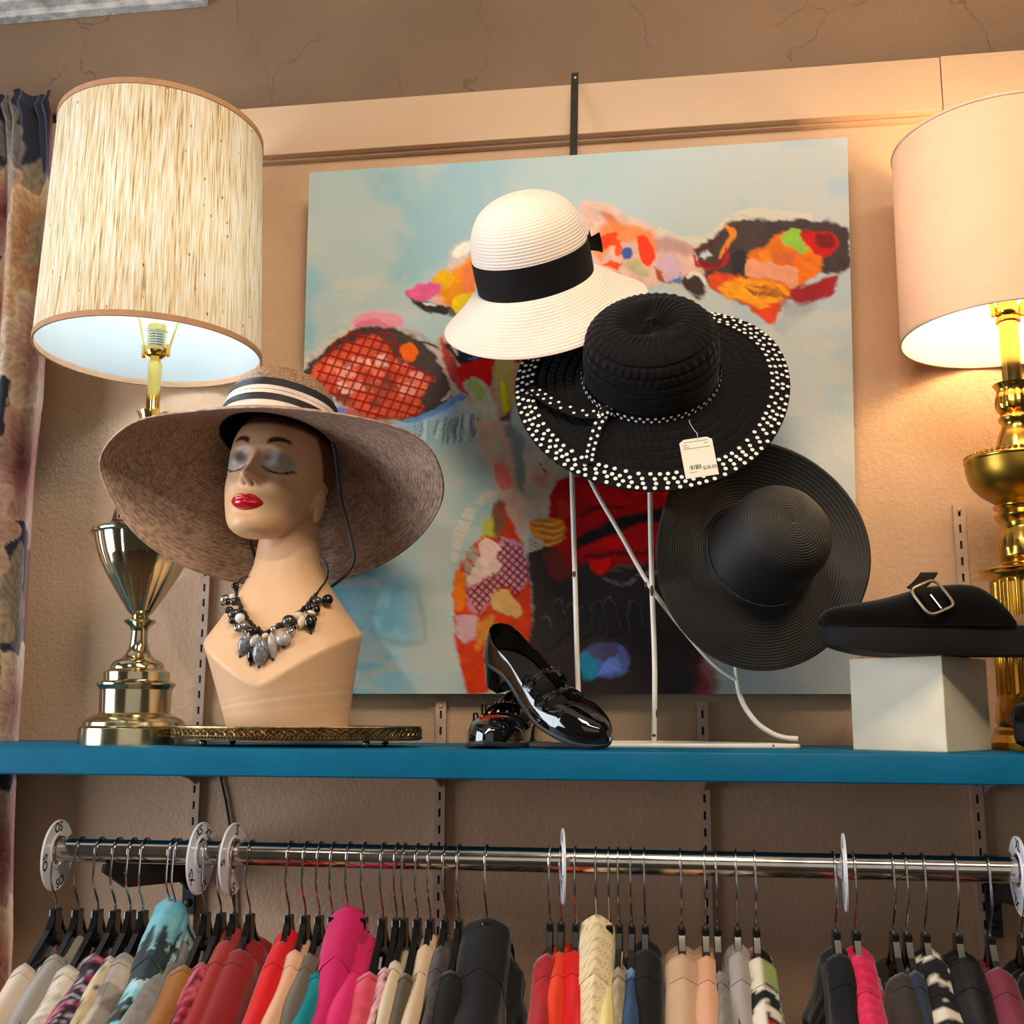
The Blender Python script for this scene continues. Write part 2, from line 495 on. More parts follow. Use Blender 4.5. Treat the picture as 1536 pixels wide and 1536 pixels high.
# ------------------------------------------------------------------ floral curtain at the left
def curtain():
    zt = float(P(45, 165, -0.06)[2])
    xr = float(P(78, 420, -0.05)[0])
    x0 = xr - 0.34
    NU, NZ = 150, 440
    zb = -0.62
    u = np.linspace(0, 1, NU)[None, :]; zz = np.linspace(zt + 0.022, zb, NZ)[:, None]
    fabric_u = u * 0.62
    gather = np.exp(-np.abs(zz - zt) / 0.10)
    ep = np.array([P(x, y, -0.06)[[0, 2]] for x, y in ((30, 1400), (33, 1250), (37, 1100), (48, 900), (62, 720), (76, 600), (84, 300), (88, 170), (88, 100))])
    right = np.interp(zz, ep[:, 1], ep[:, 0]) + 0.003 * np.sin(zz * 9)
    X = x0 + (right - x0) * u + 0 * zz
    fold = 0.017 * np.sin(u * 2 * math.pi * 4.6 + 0.8 + 0.25 * np.sin(zz * 3)) * (1 - 0.5 * gather) + 0.006 * np.sin(u * 2 * math.pi * 17 + 3 * zz) * gather + 0.004 * np.sin(u * 60 + 11 * zz) * gather
    lump = 0.020 * np.exp(-((zz - zt) / 0.012) ** 2)
    Yc = -0.060 + fold - lump * 0.5 - 0.010 * gather
    head = np.clip((zz - (zt + 0.006)) / 0.016, 0, 1)
    Zc = zz + 0.012 * head * (2.2 * fbm(u * 24 + 0 * zz, 3 + 0 * zz) - 0.5) + 0 * u
    Yc = Yc + 0.010 * head * (fbm(u * 30 + 7 + 0 * zz, 9 + 0 * zz) - 0.5)
    # printed peonies on navy: fabric coordinates in metres
    fx = fabric_u + 0 * zz; fz = zz + 0 * fabric_u
    base = lin((46, 48, 62)) * (0.85 + 0.3 * fbm(fx * 90, fz * 12, 3))[..., None]
    col = base.copy()
    R = np.random.default_rng(11)
    def leaf(cx, cz, L, w, ang, c):
        dx, dz = fx - cx, fz - cz; a = dx * math.cos(ang) + dz * math.sin(ang); b = -dx * math.sin(ang) + dz * math.cos(ang)
        b = b + 0.006 * np.sin(a * 60)
        t = np.clip(a / L, 0, 1); wd = w * np.sin(math.pi * t) ** 0.7 * (1 + 0.18 * np.sin(a * 190 + 4 * fbm(fx * 40, fz * 40)))
        m = sstep(0.0018, -0.0012, np.abs(b) - wd) * (a > 0) * (a < L)
        vein = 0.72 + 0.4 * np.abs(np.sin((a - np.abs(b) * 1.3) * 150)) * (np.abs(b) > 0.0016)
        cc = lin(c) * (vein * (0.8 + 0.4 * fbm(fx * 60, fz * 60)))[..., None]
        col[:] = col * (1 - m[..., None]) + np.clip(cc, 0, 1) * m[..., None]
    def peony(cx, cz, r, c0, c1):
        dx, dz = fx - cx, (fz - cz); rr = np.hypot(dx, dz) / r; th = np.arctan2(dz, dx)
        for k in range(5):
            f = 1 - k * 0.19; n = [9, 8, 7, 5, 4][k]
            lob = 1 + 0.13 * np.cos(n * th + k * 1.3 + 0.7 * np.sin(2 * th)) + 0.16 * (fbm(np.cos(th) * 3 + k * 5 + cx * 20, np.sin(th) * 3 + cz * 9) - 0.5)
            q = rr / (f * lob)
            m = sstep(1.02, 0.985, q)
            shade = 0.55 + 0.55 * sstep(0.35, 1.0, q) - 0.28 * np.abs(np.sin(th * n * 2.5 + 6 * fbm(fx * 30 + k, fz * 30))) ** 6
            hgh = 0.18 * sstep(0.90, 0.97, q)
            t = np.clip(k / 4 + 0.35 * (fbm(fx * 45 + k * 3, fz * 45, 3) - 0.4), 0, 1)[..., None]
            cc = (lin(c0) * (1 - t) + lin(c1) * t) * (shade + hgh)[..., None]
            col[:] = col * (1 - m[..., None]) + np.clip(cc, 0, 1) * m[..., None]
    lv = [(172, 150, 122), (140, 124, 106), (112, 104, 98), (158, 140, 128)]
    for k in range(120):
        leaf(R.uniform(-0.02, 0.62), R.uniform(zb, zt), R.uniform(0.11, 0.20), R.uniform(0.022, 0.044), R.uniform(0, 6.28), lv[R.integers(4)])
    for k in range(16):
        leaf(R.uniform(-0.02, 0.62), R.uniform(zt - 0.22, zt - 0.02), R.uniform(0.11, 0.18), R.uniform(0.022, 0.04), R.uniform(0, 3.14), lv[R.integers(4)])
    zrow = zt - 0.16; i = 0
    while zrow > zb - 0.1:
        for j, fxc in enumerate((0.05, 0.245, 0.43, 0.585)):
            a = (i + j) % 3
            if (i * 5 + j * 3) % 4 == 0: continue
            peony(fxc + R.uniform(-0.03, 0.03), zrow + (j % 2) * -0.09 + R.uniform(-0.03, 0.03), R.uniform(0.088, 0.118), [(190, 156, 118), (196, 172, 148), (178, 142, 122)][a], [(168, 104, 76), (172, 116, 104), (140, 78, 72)][a])
        zrow -= 0.205; i += 1
    for k in range(26):
        leaf(R.uniform(-0.02, 0.62), R.uniform(zb, zt), R.uniform(0.07, 0.13), R.uniform(0.012, 0.024), R.uniform(0, 6.28), lv[R.integers(4)])
    col[:] = col * (0.80 + 0.3 * fbm(fx * 120, fz * 7, 3))[..., None]
    col[:, -7:-5] *= 0.55                                              # hem stitching
    col[:, -5:] = col[:, -5:] * 0.6 + lin((150, 92, 74)) * 0.4
    th = thing('curtain', 'dark floral peony curtain gathered on a rod at the left', 'curtain', (x0 + 0.17, -0.052, zb))
    G = np.stack([X, Yc, Zc], -1)
    idx = np.arange(NU * NZ).reshape(NZ, NU)
    F = np.stack([idx[:-1, :-1], idx[1:, :-1], idx[1:, 1:], idx[:-1, 1:]], -1).reshape(-1, 4)
    part('printed_cloth', (G.reshape(-1, 3), F), paint_mat('printed_peony_cotton', 0.85, bump=0.2, bs=500, sheen=0.2, spec=0.15), th, cols=col.reshape(-1, 3), angle=None, recalc=False)
    r = MB(); xe = float(P(88, 165, -0.05)[0])
    r.tube([(x0 - 0.35, -0.030, zt), (xe - 0.012, -0.030, zt)], 0.0085, 14)
    rod = thing('curtain_rod', 'dark green curtain rod with a ball end behind the left lampshade', 'rod', (x0, -0.03, zt))
    dk = mat('dark_green_rod_enamel', (30, 44, 42), 0.35, coat=0.3)
    part('rod', r, dk, rod)
    part('rod_finial', MB().lathe([(0.001, 0.0), (0.0085, 0.002), (0.0135, 0.012), (0.0135, 0.02), (0.008, 0.028), (0.001, 0.03)], 20).xf(rot('Y', 90), (xe - 0.014, -0.030, zt)), dk, rod)
    part('rod_bracket', MB().box((xe - 0.03, -0.030, zt - 0.004), (xe - 0.022, 0.001, zt + 0.004), 0.001), dk, rod)
curtain()
# ------------------------------------------------------------------ cow painting on a gallery canvas
def painting():
    TL, TR = P(464, 259, -0.078), P(1271, 205.5, -0.078)
    BL, BR = P(442, 1040.5, -0.033), P(1290, 1041, -0.033)
    N = 440
    u = np.linspace(0, 1, N)[None, :, None]; v = np.linspace(0, 1, N)[:, None, None]
    G = (TL * (1 - u) + TR * u) * (1 - v) + (BL * (1 - u) + BR * u) * v
    px, py = prj(G)                                     # the canvas is laid out in a 1536-wide drawing frame
    nrm = np.cross(TR - TL, BL - TL); nrm /= np.linalg.norm(nrm)
    if nrm[1] > 0: nrm = -nrm
    wob = 5.0
    qx = px + wob * (fbm(px / 17, py / 17) - 0.5) * 2; qy = py + wob * (fbm(px / 17 + 50, py / 17 + 9) - 0.5) * 2
    # sky-like ground
    def L(c): return lin(c)
    col = np.zeros((N, N, 3))
    g = fbm(px / 90, py / 120, 5); g2 = fbm(px / 30 + 8, py / 46, 4)
    base = L((186, 198, 196))[None, None] * np.ones((N, N, 1))
    def mixin(c, a):
        nonlocal col
        col = col * (1 - a[..., None]) + L(c) * a[..., None]
    col[:] = base
    mixin((150, 188, 198), sstep(0.42, 0.62, g) * sstep(1000, 520, px) * 0.8)
    mixin((160, 206, 222), sstep(660, 580, px) * sstep(560, 760, py) * 0.8)
    mixin((112, 178, 206), sstep(0.40, 0.60, g2) * sstep(640, 560, px) * sstep(560, 760, py) * 0.8)
    mixin((150, 190, 200), sstep(620, 500, px) * sstep(520, 640, py) * 0.45)
    mixin((206, 204, 192), sstep(0.52, 0.68, fbm(px / 60 + 31, py / 25 + 3)) * 0.55 * sstep(300, 420, py))
    mixin((204, 200, 192), sstep(900, 1150, px) * 0.7)
    mixin((176, 192, 198), sstep(0.5, 0.66, fbm(px / 70 + 3, py / 40 + 30)) * sstep(900, 1000, px) * 0.6)
    mixin((196, 200, 192), sstep(600, 650, px) * sstep(715, 660, px) * sstep(640, 720, py) * 0.75)
    mixin((214, 196, 186), sstep(0.55, 0.7, g) * sstep(1150, 1230, px) * 0.5)
    relief = (fbm(px / 3.2, py / 5.5, 3) - 0.5) * 0.0003
    def sd(poly):
        poly = np.asarray(poly, float)
        x0, y0 = poly.min(0) - 14; x1, y1 = poly.max(0) + 14
        m = (qx > x0) & (qx < x1) & (qy > y0) & (qy < y1)
        X, Y = qx[m], qy[m]
        d = np.full(X.shape, 1e9); ins = np.zeros(X.shape, bool)
        for i in range(len(poly)):
            a, b = poly[i - 1], poly[i]
            e = b - a; w = np.stack([X - a[0], Y - a[1]], -1)
            t = np.clip((w @ e) / (e @ e + 1e-9), 0, 1)
            d = np.minimum(d, np.hypot(w[:, 0] - t * e[0], w[:, 1] - t * e[1]))
            c = ((a[1] <= Y) != (b[1] <= Y)) & (X < (b[0] - a[0]) * (Y - a[1]) / (b[1] - a[1] + 1e-12) + a[0])
            ins ^= c
        return m, np.where(ins, d, -d)
    def blob(poly, c, soft=2.0, al=1.0, var=0.14, lift=0.0004, ang=0.5, fr=None):
        nonlocal relief
        m, d = sd(spline(poly, 8 * len(poly), True) if len(poly) > 4 else poly)
        X, Y = px[m], py[m]
        ca, sa = math.cos(ang), math.sin(ang)
        st = fbm((X * ca + Y * sa) / 16, (-X * sa + Y * ca) / 4.5, 4) - 0.5
        a = sstep(-soft, soft, d + 7 * st * (soft >= 2)) * al
        if fr is not None: a = a * sstep(fr - 0.12, fr + 0.12, st + 0.5)
        cc = L(c)[None] * (1 + 1.1 * var * st + 2.2 * var * (fbm(X / 13 + soft, Y / 13, 3) - 0.5))[:, None] * (1 + 0.5 * var * (fbm(X / 15 + 40, Y / 15 + 9, 2) - 0.5)[:, None] * np.array([1.2, 0.2, -1.2]))
        col[m] = col[m] * (1 - a[:, None]) + np.clip(cc, 0, 1) * a[:, None]
        r = relief[m]; relief[m] = r * (1 - 0.5 * a) + a * (lift + st * 0.00028 * (lift / 0.0004))
    def A(*p): return [(440 + x / 3.339, 200 + y / 3.339) for x, y in p]
    def B(*p): return [(860 + x / 3.491, 200 + y / 3.491) for x, y in p]
    def K(*p): return [(660 + x / 3.491, 640 + y / 3.491) for x, y in p]
    def stroke(pts, w, c, **k):
        p = spline(pts, max(12, 6 * len(pts))); T = np.gradient(p, axis=0); T /= np.linalg.norm(T, axis=1)[:, None] + 1e-9
        n = np.stack([-T[:, 1], T[:, 0]], -1); ww = w / 2 * np.sin(np.linspace(0.35, math.pi - 0.35, len(p)))[:, None] ** 0.6
        poly = np.concatenate([p + n * ww, (p - n * ww)[::-1]])
        m_ = poly
        blob_raw(m_, c, **k)
    def blob_raw(poly, c, soft=1.6, al=1.0, var=0.16, lift=0.0005, ang=0.3, fr=None):
        nonlocal relief
        m, d = sd(poly); a = sstep(-soft, soft, d) * al
        X, Y = px[m], py[m]; ca, sa = math.cos(ang), math.sin(ang)
        st = fbm((X * ca + Y * sa) / 22, (-X * sa + Y * ca) / 2.6, 3) - 0.5
        if fr is not None: a = a * sstep(fr - 0.12, fr + 0.12, st + 0.5)
        col[m] = col[m] * (1 - a[:, None]) + np.clip(L(c)[None] * (1 + 1.3 * var * st)[:, None], 0, 1) * a[:, None]
        relief[m] = relief[m] * (1 - a) + a * (lift + st * 0.0008)
    def hatch(poly, c, ang1, ang2, sp1, sp2, w):
        m, d = sd(poly); X, Y = px[m], py[m]; a = np.zeros(X.shape)
        for ang, sp in ((ang1, sp1), (ang2, sp2)):
            t = (-X * math.sin(ang) + Y * math.cos(ang)) / sp
            t = t + 0.12 * (fbm(X / 40, Y / 40) - 0.5)
            a = np.maximum(a, sstep(w + 0.9, w - 0.5, np.abs(t - np.round(t)) * sp))
        a = a * sstep(-1, 3, d)
        col[m] = col[m] * (1 - a[:, None]) + L(c) * a[:, None]
        relief[m] += 0.0009 * a
    # left ear
    blob(A((30, 1190), (60, 1130), (130, 1080), (210, 1020), (300, 960), (420, 935), (540, 965), (640, 1020), (730, 1090), (790, 1190), (820, 1290), (790, 1360), (710, 1420), (600, 1455), (500, 1470), (400, 1450), (200, 1350), (60, 1240)), (186, 176, 160), 5, var=0.2)
    blob(A((40, 1200), (130, 1120), (210, 1045), (300, 985), (420, 960), (540, 990), (640, 1045), (715, 1120), (765, 1210), (790, 1290), (760, 1350), (690, 1400), (590, 1430), (500, 1440), (400, 1425), (200, 1330), (60, 1230)), (62, 50, 46), 3)
    blob(A((70, 1230), (160, 1130), (260, 1060), (380, 1010), (470, 1060), (520, 1130), (640, 1190), (710, 1240), (700, 1310), (640, 1390), (520, 1430), (400, 1420), (280, 1370), (160, 1300)), (206, 96, 76), 4, var=0.25)
    for k in range(46):
        a = rng.uniform(0, 6.28); r = math.sqrt(rng.random())
        cx, cy = 400 + 270 * r * math.cos(a), 1235 + 130 * r * math.sin(a); s = rng.uniform(22, 40)
        c = [(238, 164, 146), (228, 130, 104), (196, 84, 66), (120, 70, 60), (244, 196, 180), (150, 80, 64)][rng.integers(6)]
        blob(A((cx - s, cy - s * .6), (cx + s * .7, cy - s * .8), (cx + s, cy + s * .7), (cx - s * .8, cy + s)), c, 1.5, 0.85)
    blob(A((430, 1000), (560, 1010), (660, 1080), (740, 1200), (700, 1230), (620, 1170), (520, 1110)), (78, 62, 56), 4, 0.75)
    blob(A((150, 1360), (300, 1390), (450, 1440), (500, 1460), (360, 1460), (220, 1400)), (186, 62, 52), 3, 0.8)
    hatch(A((90, 1240), (180, 1060), (300, 985), (480, 985), (560, 1080), (640, 1180), (730, 1210), (720, 1320), (620, 1420), (500, 1435), (380, 1420), (160, 1330)), (140, 36, 32), 0.26, 2.02, 13.4, 13.0, 1.25)
    stroke(A((280, 985), (350, 930), (440, 918), (520, 940), (545, 970)), 15, (236, 164, 176))
    stroke(A((300, 975), (400, 945), (500, 965)), 7, (226, 130, 150))
    stroke(A((60, 1150), (140, 1070), (230, 1010), (300, 965)), 11, (206, 200, 186), fr=0.42)
    stroke(A((560, 985), (660, 1030), (740, 1110), (790, 1200)), 12, (180, 168, 158), fr=0.45)
    stroke(A((690, 1060), (760, 1150), (800, 1240)), 8, (214, 190, 190), fr=0.5)
    stroke(A((620, 1040), (680, 1050), (740, 1090)), 4, (34, 30, 30))
    blob(A((540, 1070), (590, 1050), (620, 1100), (605, 1145), (565, 1140), (545, 1110)), (240, 118, 30), 1.5)
    blob(A((640, 1330), (740, 1230), (790, 1280), (770, 1350), (690, 1390)), (66, 54, 50), 3)
    stroke(A((740, 1350), (775, 1320), (785, 1290)), 5, (190, 180, 170))
    stroke(A((560, 1445), (660, 1425), (760, 1385), (830, 1330), (860, 1290)), 14, (116, 150, 204))
    stroke(A((520, 1460), (640, 1450), (760, 1410), (840, 1350)), 9, (166, 196, 222))
    blob(A((200, 1370), (260, 1390), (240, 1410), (190, 1400)), (110, 130, 190), 2)
    for k in range(40):
        x = 600 + k * 9 + rng.uniform(-6, 6); y = 1440 - max(0, x - 700) * 0.2
        stroke(A((x + 10, y), (x + rng.uniform(-14, 6), y + rng.uniform(80, 150))), rng.uniform(1.5, 3.5), [(214, 226, 232), (120, 130, 160), (170, 190, 204), (90, 100, 120)][rng.integers(4)], fr=0.4)
    # left horn
    blob(A((690, 740), (780, 680), (850, 620), (920, 590), (920, 770), (860, 830), (800, 870), (740, 850), (720, 800)), (232, 152, 74), 3, var=0.2, ang=-0.8)
    blob(A((700, 730), (770, 690), (810, 720), (770, 780), (710, 770)), (232, 176, 60), 3)
    blob(A((840, 680), (910, 620), (915, 790), (850, 820)), (226, 134, 92), 3, ang=-0.9)
    blob(A((770, 660), (800, 580), (850, 540), (895, 545), (900, 600), (850, 650), (790, 690)), (214, 200, 190), 4, 0.9)
    blob(A((800, 620), (840, 555), (885, 545), (885, 580), (840, 625)), (246, 240, 226), 2, lift=0.0012, ang=-0.9)
    blob(A((555, 805), (600, 800), (680, 850), (790, 868), (795, 905), (700, 898), (610, 860)), (44, 38, 38), 2)
    blob(A((560, 800), (600, 765), (660, 750), (735, 755), (748, 790), (700, 820), (640, 838), (580, 830)), (226, 112, 150), 2)
    blob(A((680, 830), (720, 800), (760, 830), (730, 860)), (232, 178, 164), 2)
    stroke(A((640, 850), (670, 858), (710, 860)), 4, (230, 226, 220))
    blob(A((780, 880), (840, 860), (820, 930), (780, 920)), (110, 92, 86), 3)
    blob(A((808, 825), (860, 805), (920, 800), (870, 870), (815, 905)), (234, 200, 26), 1.5)
    # middle of the face below the white hat
    blob(A((730, 1030), (900, 1040), (1160, 1040), (1140, 1180), (1090, 1400), (1000, 1480), (930, 1400), (840, 1300), (770, 1180)), (196, 150, 130), 4, var=0.25)
    blob(A((740, 1030), (790, 1110), (850, 1230), (890, 1310), (840, 1290), (770, 1180)), (170, 74, 72), 2)
    blob(A((770, 1050), (940, 1050), (970, 1100), (930, 1150), (850, 1170), (800, 1110)), (40, 38, 42), 2)
    stroke(A((880, 1130), (920, 1125), (945, 1095)), 5, (96, 120, 170)); stroke(A((845, 1085), (862, 1080)), 4, (235, 235, 230))
    stroke(A((790, 1060), (820, 1110)), 5, (206, 196, 184))
    blob(A((830, 1160), (940, 1135), (960, 1100), (1005, 1120), (1010, 1200), (970, 1270), (900, 1230), (840, 1250)), (206, 44, 28), 2, lift=0.0011)
    blob(A((960, 1050), (1040, 1060), (1030, 1110), (990, 1110)), (110, 60, 64), 2)
    blob(A((1040, 1060), (1150, 1060), (1120, 1150), (1070, 1140)), (150, 30, 36), 2)
    blob(A((1020, 1140), (1105, 1160), (1090, 1400), (1050, 1400), (1010, 1260)), (186, 172, 106), 3)
    stroke(A((1052, 1240), (1062, 1300), (1070, 1390)), 9, (226, 206, 40), lift=0.0012)
    blob(A((860, 1240), (940, 1235), (1000, 1330), (1030, 1440), (1060, 1560), (990, 1560), (930, 1420), (880, 1320)), (196, 198, 178), 3, var=0.2, ang=1.2)
    blob(A((880, 1240), (930, 1240), (970, 1310), (930, 1340), (890, 1300)), (164, 180, 112), 3)
    blob(A((1030, 1430), (1090, 1390), (1085, 1510), (1055, 1500)), (96, 66, 52), 3)
    # forehead and right ear
    blob(B((40, 380), (130, 370), (220, 395), (330, 450), (430, 500), (620, 570), (700, 640), (700, 780), (640, 830), (500, 800), (330, 800), (120, 700)), (226, 188, 172), 6, var=0.2)
    stroke(B((430, 500), (560, 555), (680, 560), (760, 520), (850, 440), (960, 418), (1100, 425), (1250, 435)), 16, (216, 206, 188), fr=0.25)
    blob(B((150, 420), (200, 430), (260, 490), (230, 520), (190, 480)), (196, 104, 74), 4, 0.8)
    blob(B((100, 540), (200, 470), (330, 490), (430, 540), (430, 620), (300, 560), (180, 620), (130, 660)), (236, 136, 84), 6, 0.85)
    blob(B((120, 570), (160, 530), (230, 525), (235, 575), (190, 600), (140, 610)), (244, 86, 20), 2)
    blob(B((220, 560), (255, 555), (250, 640), (225, 640)), (240, 100, 30), 2)
    blob(B((328, 545), (380, 545), (415, 590), (432, 650), (400, 695), (360, 670), (335, 610)), (246, 86, 14), 1.5, lift=0.001)
    blob(B((252, 610), (295, 595), (308, 630), (285, 660), (258, 655)), (76, 92, 158), 1.5)
    blob(B((265, 690), (330, 650), (390, 730), (385, 760), (330, 740)), (192, 180, 140), 2)
    blob(B((140, 690), (200, 660), (260, 680), (230, 720)), (240, 92, 44), 2)
    blob(B((445, 660), (520, 630), (580, 690), (560, 760), (490, 780), (450, 720)), (214, 178, 190), 3)
    blob(B((430, 560), (530, 550), (640, 600), (620, 640), (540, 620), (470, 620)), (186, 142, 142), 4, 0.8)
    blob(B((425, 700), (460, 720), (485, 795), (455, 790)), (166, 82, 60), 2)
    blob(B((490, 790), (560, 740), (560, 800)), (84, 128, 176), 2)
    blob(B((560, 780), (620, 735), (660, 760), (700, 830), (640, 860), (590, 830)), (54, 38, 36), 3)
    stroke(B((590, 760), (640, 730), (690, 790)), 5, (236, 226, 216))
    blob(B((640, 620), (740, 535), (820, 470), (920, 450), (1050, 455), (1200, 450), (1340, 458), (1440, 505), (1452, 600), (1440, 715), (1340, 742), (1270, 730), (1190, 810), (1110, 890), (1040, 990), (960, 930), (720, 800), (680, 700)), (64, 50, 48), 3, var=0.2)
    blob(B((945, 610), (1020, 580), (1080, 520), (1230, 530), (1300, 640), (1290, 720), (1180, 800), (1000, 800), (900, 740), (905, 650)), (226, 122, 68), 4, var=0.22)
    blob(B((960, 610), (1040, 600), (1050, 680), (980, 680)), (232, 138, 58), 2); blob(B((1050, 630), (1150, 620), (1160, 690), (1060, 690)), (206, 112, 76), 2)
    blob(B((890, 720), (920, 670), (1000, 680), (1080, 690), (1165, 700), (1165, 810), (1110, 790), (1020, 770), (920, 750)), (230, 160, 130), 2, lift=0.0011)
    blob(B((1085, 520), (1185, 508), (1200, 560), (1232, 610), (1185, 625), (1130, 590), (1090, 575)), (150, 186, 84), 1.5)
    blob(B((1190, 520), (1300, 515), (1370, 545), (1385, 600), (1340, 650), (1280, 640), (1240, 590)), (186, 46, 42), 2)
    blob(B((1260, 540), (1330, 535), (1365, 570), (1345, 610), (1290, 600)), (116, 24, 28), 2)
    blob(B((830, 640), (860, 615), (895, 625), (892, 740), (850, 750), (825, 700)), (36, 32, 32), 1.5)
    blob(B((800, 470), (900, 460), (1000, 490), (1000, 570), (880, 600), (830, 590)), (70, 54, 52), 3)
    stroke(B((800, 470), (830, 520), (800, 590), (770, 650)), 9, (226, 140, 84)); stroke(B((760, 530), (730, 590), (650, 620)), 5, (90, 30, 30))
    stroke(B((630, 640), (650, 690), (710, 712), (780, 690), (810, 640), (800, 590)), 6, (178, 44, 42))
    blob(B((650, 670), (740, 670), (790, 655), (760, 705), (690, 705)), (120, 26, 28), 1.5)
    blob(B((655, 650), (700, 620), (720, 640), (690, 665)), (208, 214, 218), 2)
    blob(B((720, 740), (880, 750), (1000, 780), (1130, 820), (1110, 890), (1040, 1000), (960, 940), (830, 850), (730, 810)), (214, 86, 44), 3, var=0.25)
    blob(B((760, 790), (880, 765), (1000, 770), (1130, 820), (1080, 880), (980, 912), (880, 880), (800, 850)), (246, 160, 52), 3, var=0.3, ang=0.12)
    for k in range(9):
        stroke(B((870 + 8 * k, 790 + k * 5), (960, 800 + k * 7), (1060 + 8 * k, 800 + k * 8)), 1.8, (120, 60, 34), fr=0.4)
    blob(B((1140, 830), (1260, 790), (1370, 745), (1372, 810), (1290, 870), (1180, 900)), (146, 44, 50), 3, var=0.22, ang=-0.5)
    blob(B((1090, 880), (1180, 890), (1270, 890), (1230, 950), (1120, 960)), (158, 156, 158), 6, 0.7)
    blob(B((1040, 1010), (1130, 940), (1200, 960), (1100, 1060)), (176, 182, 186), 5, 0.7)
    # nose, jaw and mouth
    blob(K((190, -20), (360, -20), (380, 160), (450, 340), (460, 620), (360, 460), (300, 340), (235, 140)), (216, 186, 168), 4, var=0.2, ang=1.3)
    blob(K((270, 60), (320, 70), (330, 140), (310, 175), (275, 150)), (196, 190, 168), 1.5, lift=0.0012)
    blob(K((288, 200), (330, 185), (360, 220), (380, 300), (330, 340), (300, 320)), (232, 136, 130), 2.5)
    blob(K((340, 0), (440, 60), (450, 330), (400, 300), (380, 150)), (122, 138, 136), 5, 0.85)
    blob(K((440, 110), (520, 130), (620, 210), (700, 290), (640, 400), (570, 470), (490, 520), (450, 620), (445, 330)), (212, 198, 186), 4, var=0.18)
    blob(K((480, 240), (560, 250), (550, 310), (500, 300)), (222, 164, 146), 3)
    stroke(K((480, 160), (530, 200), (560, 250)), 4, (128, 100, 92), fr=0.45)
    stroke(K((270, 340), (170, 430), (100, 570), (60, 720)), 18, (212, 206, 194), fr=0.35)
    stroke(K((130, 640), (90, 760), (80, 900)), 10, (186, 190, 184), fr=0.3)
    blob(K((310, 380), (370, 470), (430, 610), (470, 740), (484, 880), (484, 1100), (460, 1200), (350, 1250), (250, 1390), (140, 1400), (105, 1250), (80, 1050), (80, 800), (130, 690), (230, 560)), (204, 78, 58), 4, var=0.2)
    blob(K((300, 370), (340, 430), (340, 520), (290, 590), (270, 500)), (112, 90, 66), 5, 0.85)
    blob(K((225, 490), (280, 475), (285, 580), (225, 580)), (192, 190, 96), 4)
    blob(K((140, 650), (190, 640), (210, 760), (160, 840), (130, 780)), (170, 160, 140), 3, fr=0.35)
    blob(K((300, 600), (380, 600), (440, 640), (470, 750), (430, 870), (370, 860), (290, 760)), (204, 152, 168), 2.5)
    blob(K((140, 850), (240, 800), (320, 790), (300, 900), (200, 980), (150, 930)), (196, 140, 146), 3)
    hatch(K((270, 690), (330, 590), (440, 640), (475, 760), (420, 900), (320, 870), (200, 990), (130, 860), (250, 800)), (122, 34, 36), 0.72, 2.28, 8.6, 8.6, 1.1)
    blob(K((215, 610), (270, 595), (315, 650), (300, 690), (320, 740), (260, 790), (190, 830), (150, 800), (200, 700)), (240, 206, 190), 2, lift=0.0014)
    blob(K((72, 770), (120, 770), (140, 860), (128, 950), (85, 950)), (230, 126, 44), 3)
    blob(K((270, 900), (330, 850), (420, 950), (400, 1005), (300, 970)), (212, 170, 118), 2, lift=0.001)
    blob(K((90, 1000), (190, 990), (180, 1100), (140, 1130), (100, 1100)), (206, 168, 172), 3, ang=0.1)
    blob(K((180, 1040), (280, 980), (280, 1080), (200, 1170)), (206, 150, 84), 4, 0.8)
    # dark muzzle
    blob(K((470, 610), (600, 560), (800, 500), (1000, 420), (1250, 400), (1420, 500), (1440, 760), (1430, 1000), (1370, 1220), (1340, 1440), (480, 1440), (440, 1250), (480, 1000)), (50, 41, 40), 5, var=0.08)
    blob(K((600, 300), (720, 260), (900, 290), (1270, 320), (1290, 430), (1000, 470), (880, 510), (760, 560), (660, 650), (590, 620), (570, 460)), (176, 30, 30), 3, var=0.28)
    blob(K((720, 300), (900, 330), (1000, 380), (900, 440), (800, 420)), (206, 40, 32), 3, ang=0.2); blob(K((600, 400), (680, 380), (690, 480), (620, 500)), (200, 70, 58), 3)
    stroke(K((720, 470), (820, 430), (960, 420)), 8, (110, 24, 30)); stroke(K((1000, 350), (1120, 340), (1240, 350)), 8, (214, 60, 50))
    blob(K((720, 590), (850, 520), (1000, 470), (1260, 410), (1250, 470), (1000, 525), (860, 575), (740, 640)), (26, 22, 24), 3)
    blob(K((720, 650), (850, 580), (1000, 530), (1230, 480), (1230, 640), (1100, 715), (1000, 720), (880, 740), (770, 700)), (188, 32, 28), 3, var=0.28)
    blob(K((840, 590), (960, 570), (1000, 620), (880, 640)), (222, 50, 40), 3); stroke(K((740, 680), (900, 670), (1100, 660)), 9, (120, 24, 28))
    blob(K((480, 490), (560, 485), (640, 500), (650, 570), (580, 625), (500, 590)), (222, 140, 74), 3, var=0.3)
    for k in range(7):
        stroke(K((490 + 4 * k, 500 + 16 * k), (560, 520 + 16 * k), (640, 500 + 15 * k)), 2, [(240, 196, 120), (190, 100, 60)][k % 2])
    for k in range(9):
        stroke(K((440, 560 + 12 * k), (480, 575 + 10 * k), (530, 590 + 6 * k)), 2.4, (206, 198, 186), fr=0.3)
    blob(K((550, 660), (680, 640), (690, 790), (600, 800), (560, 740)), (120, 50, 42), 5, 0.8)
    blob(K((640, 650), (740, 640), (760, 720), (660, 740)), (160, 40, 36), 4, 0.8)
    blob(K((780, 720), (840, 690), (890, 690), (900, 735), (850, 770), (800, 760)), (232, 52, 42), 1.5, lift=0.0013)
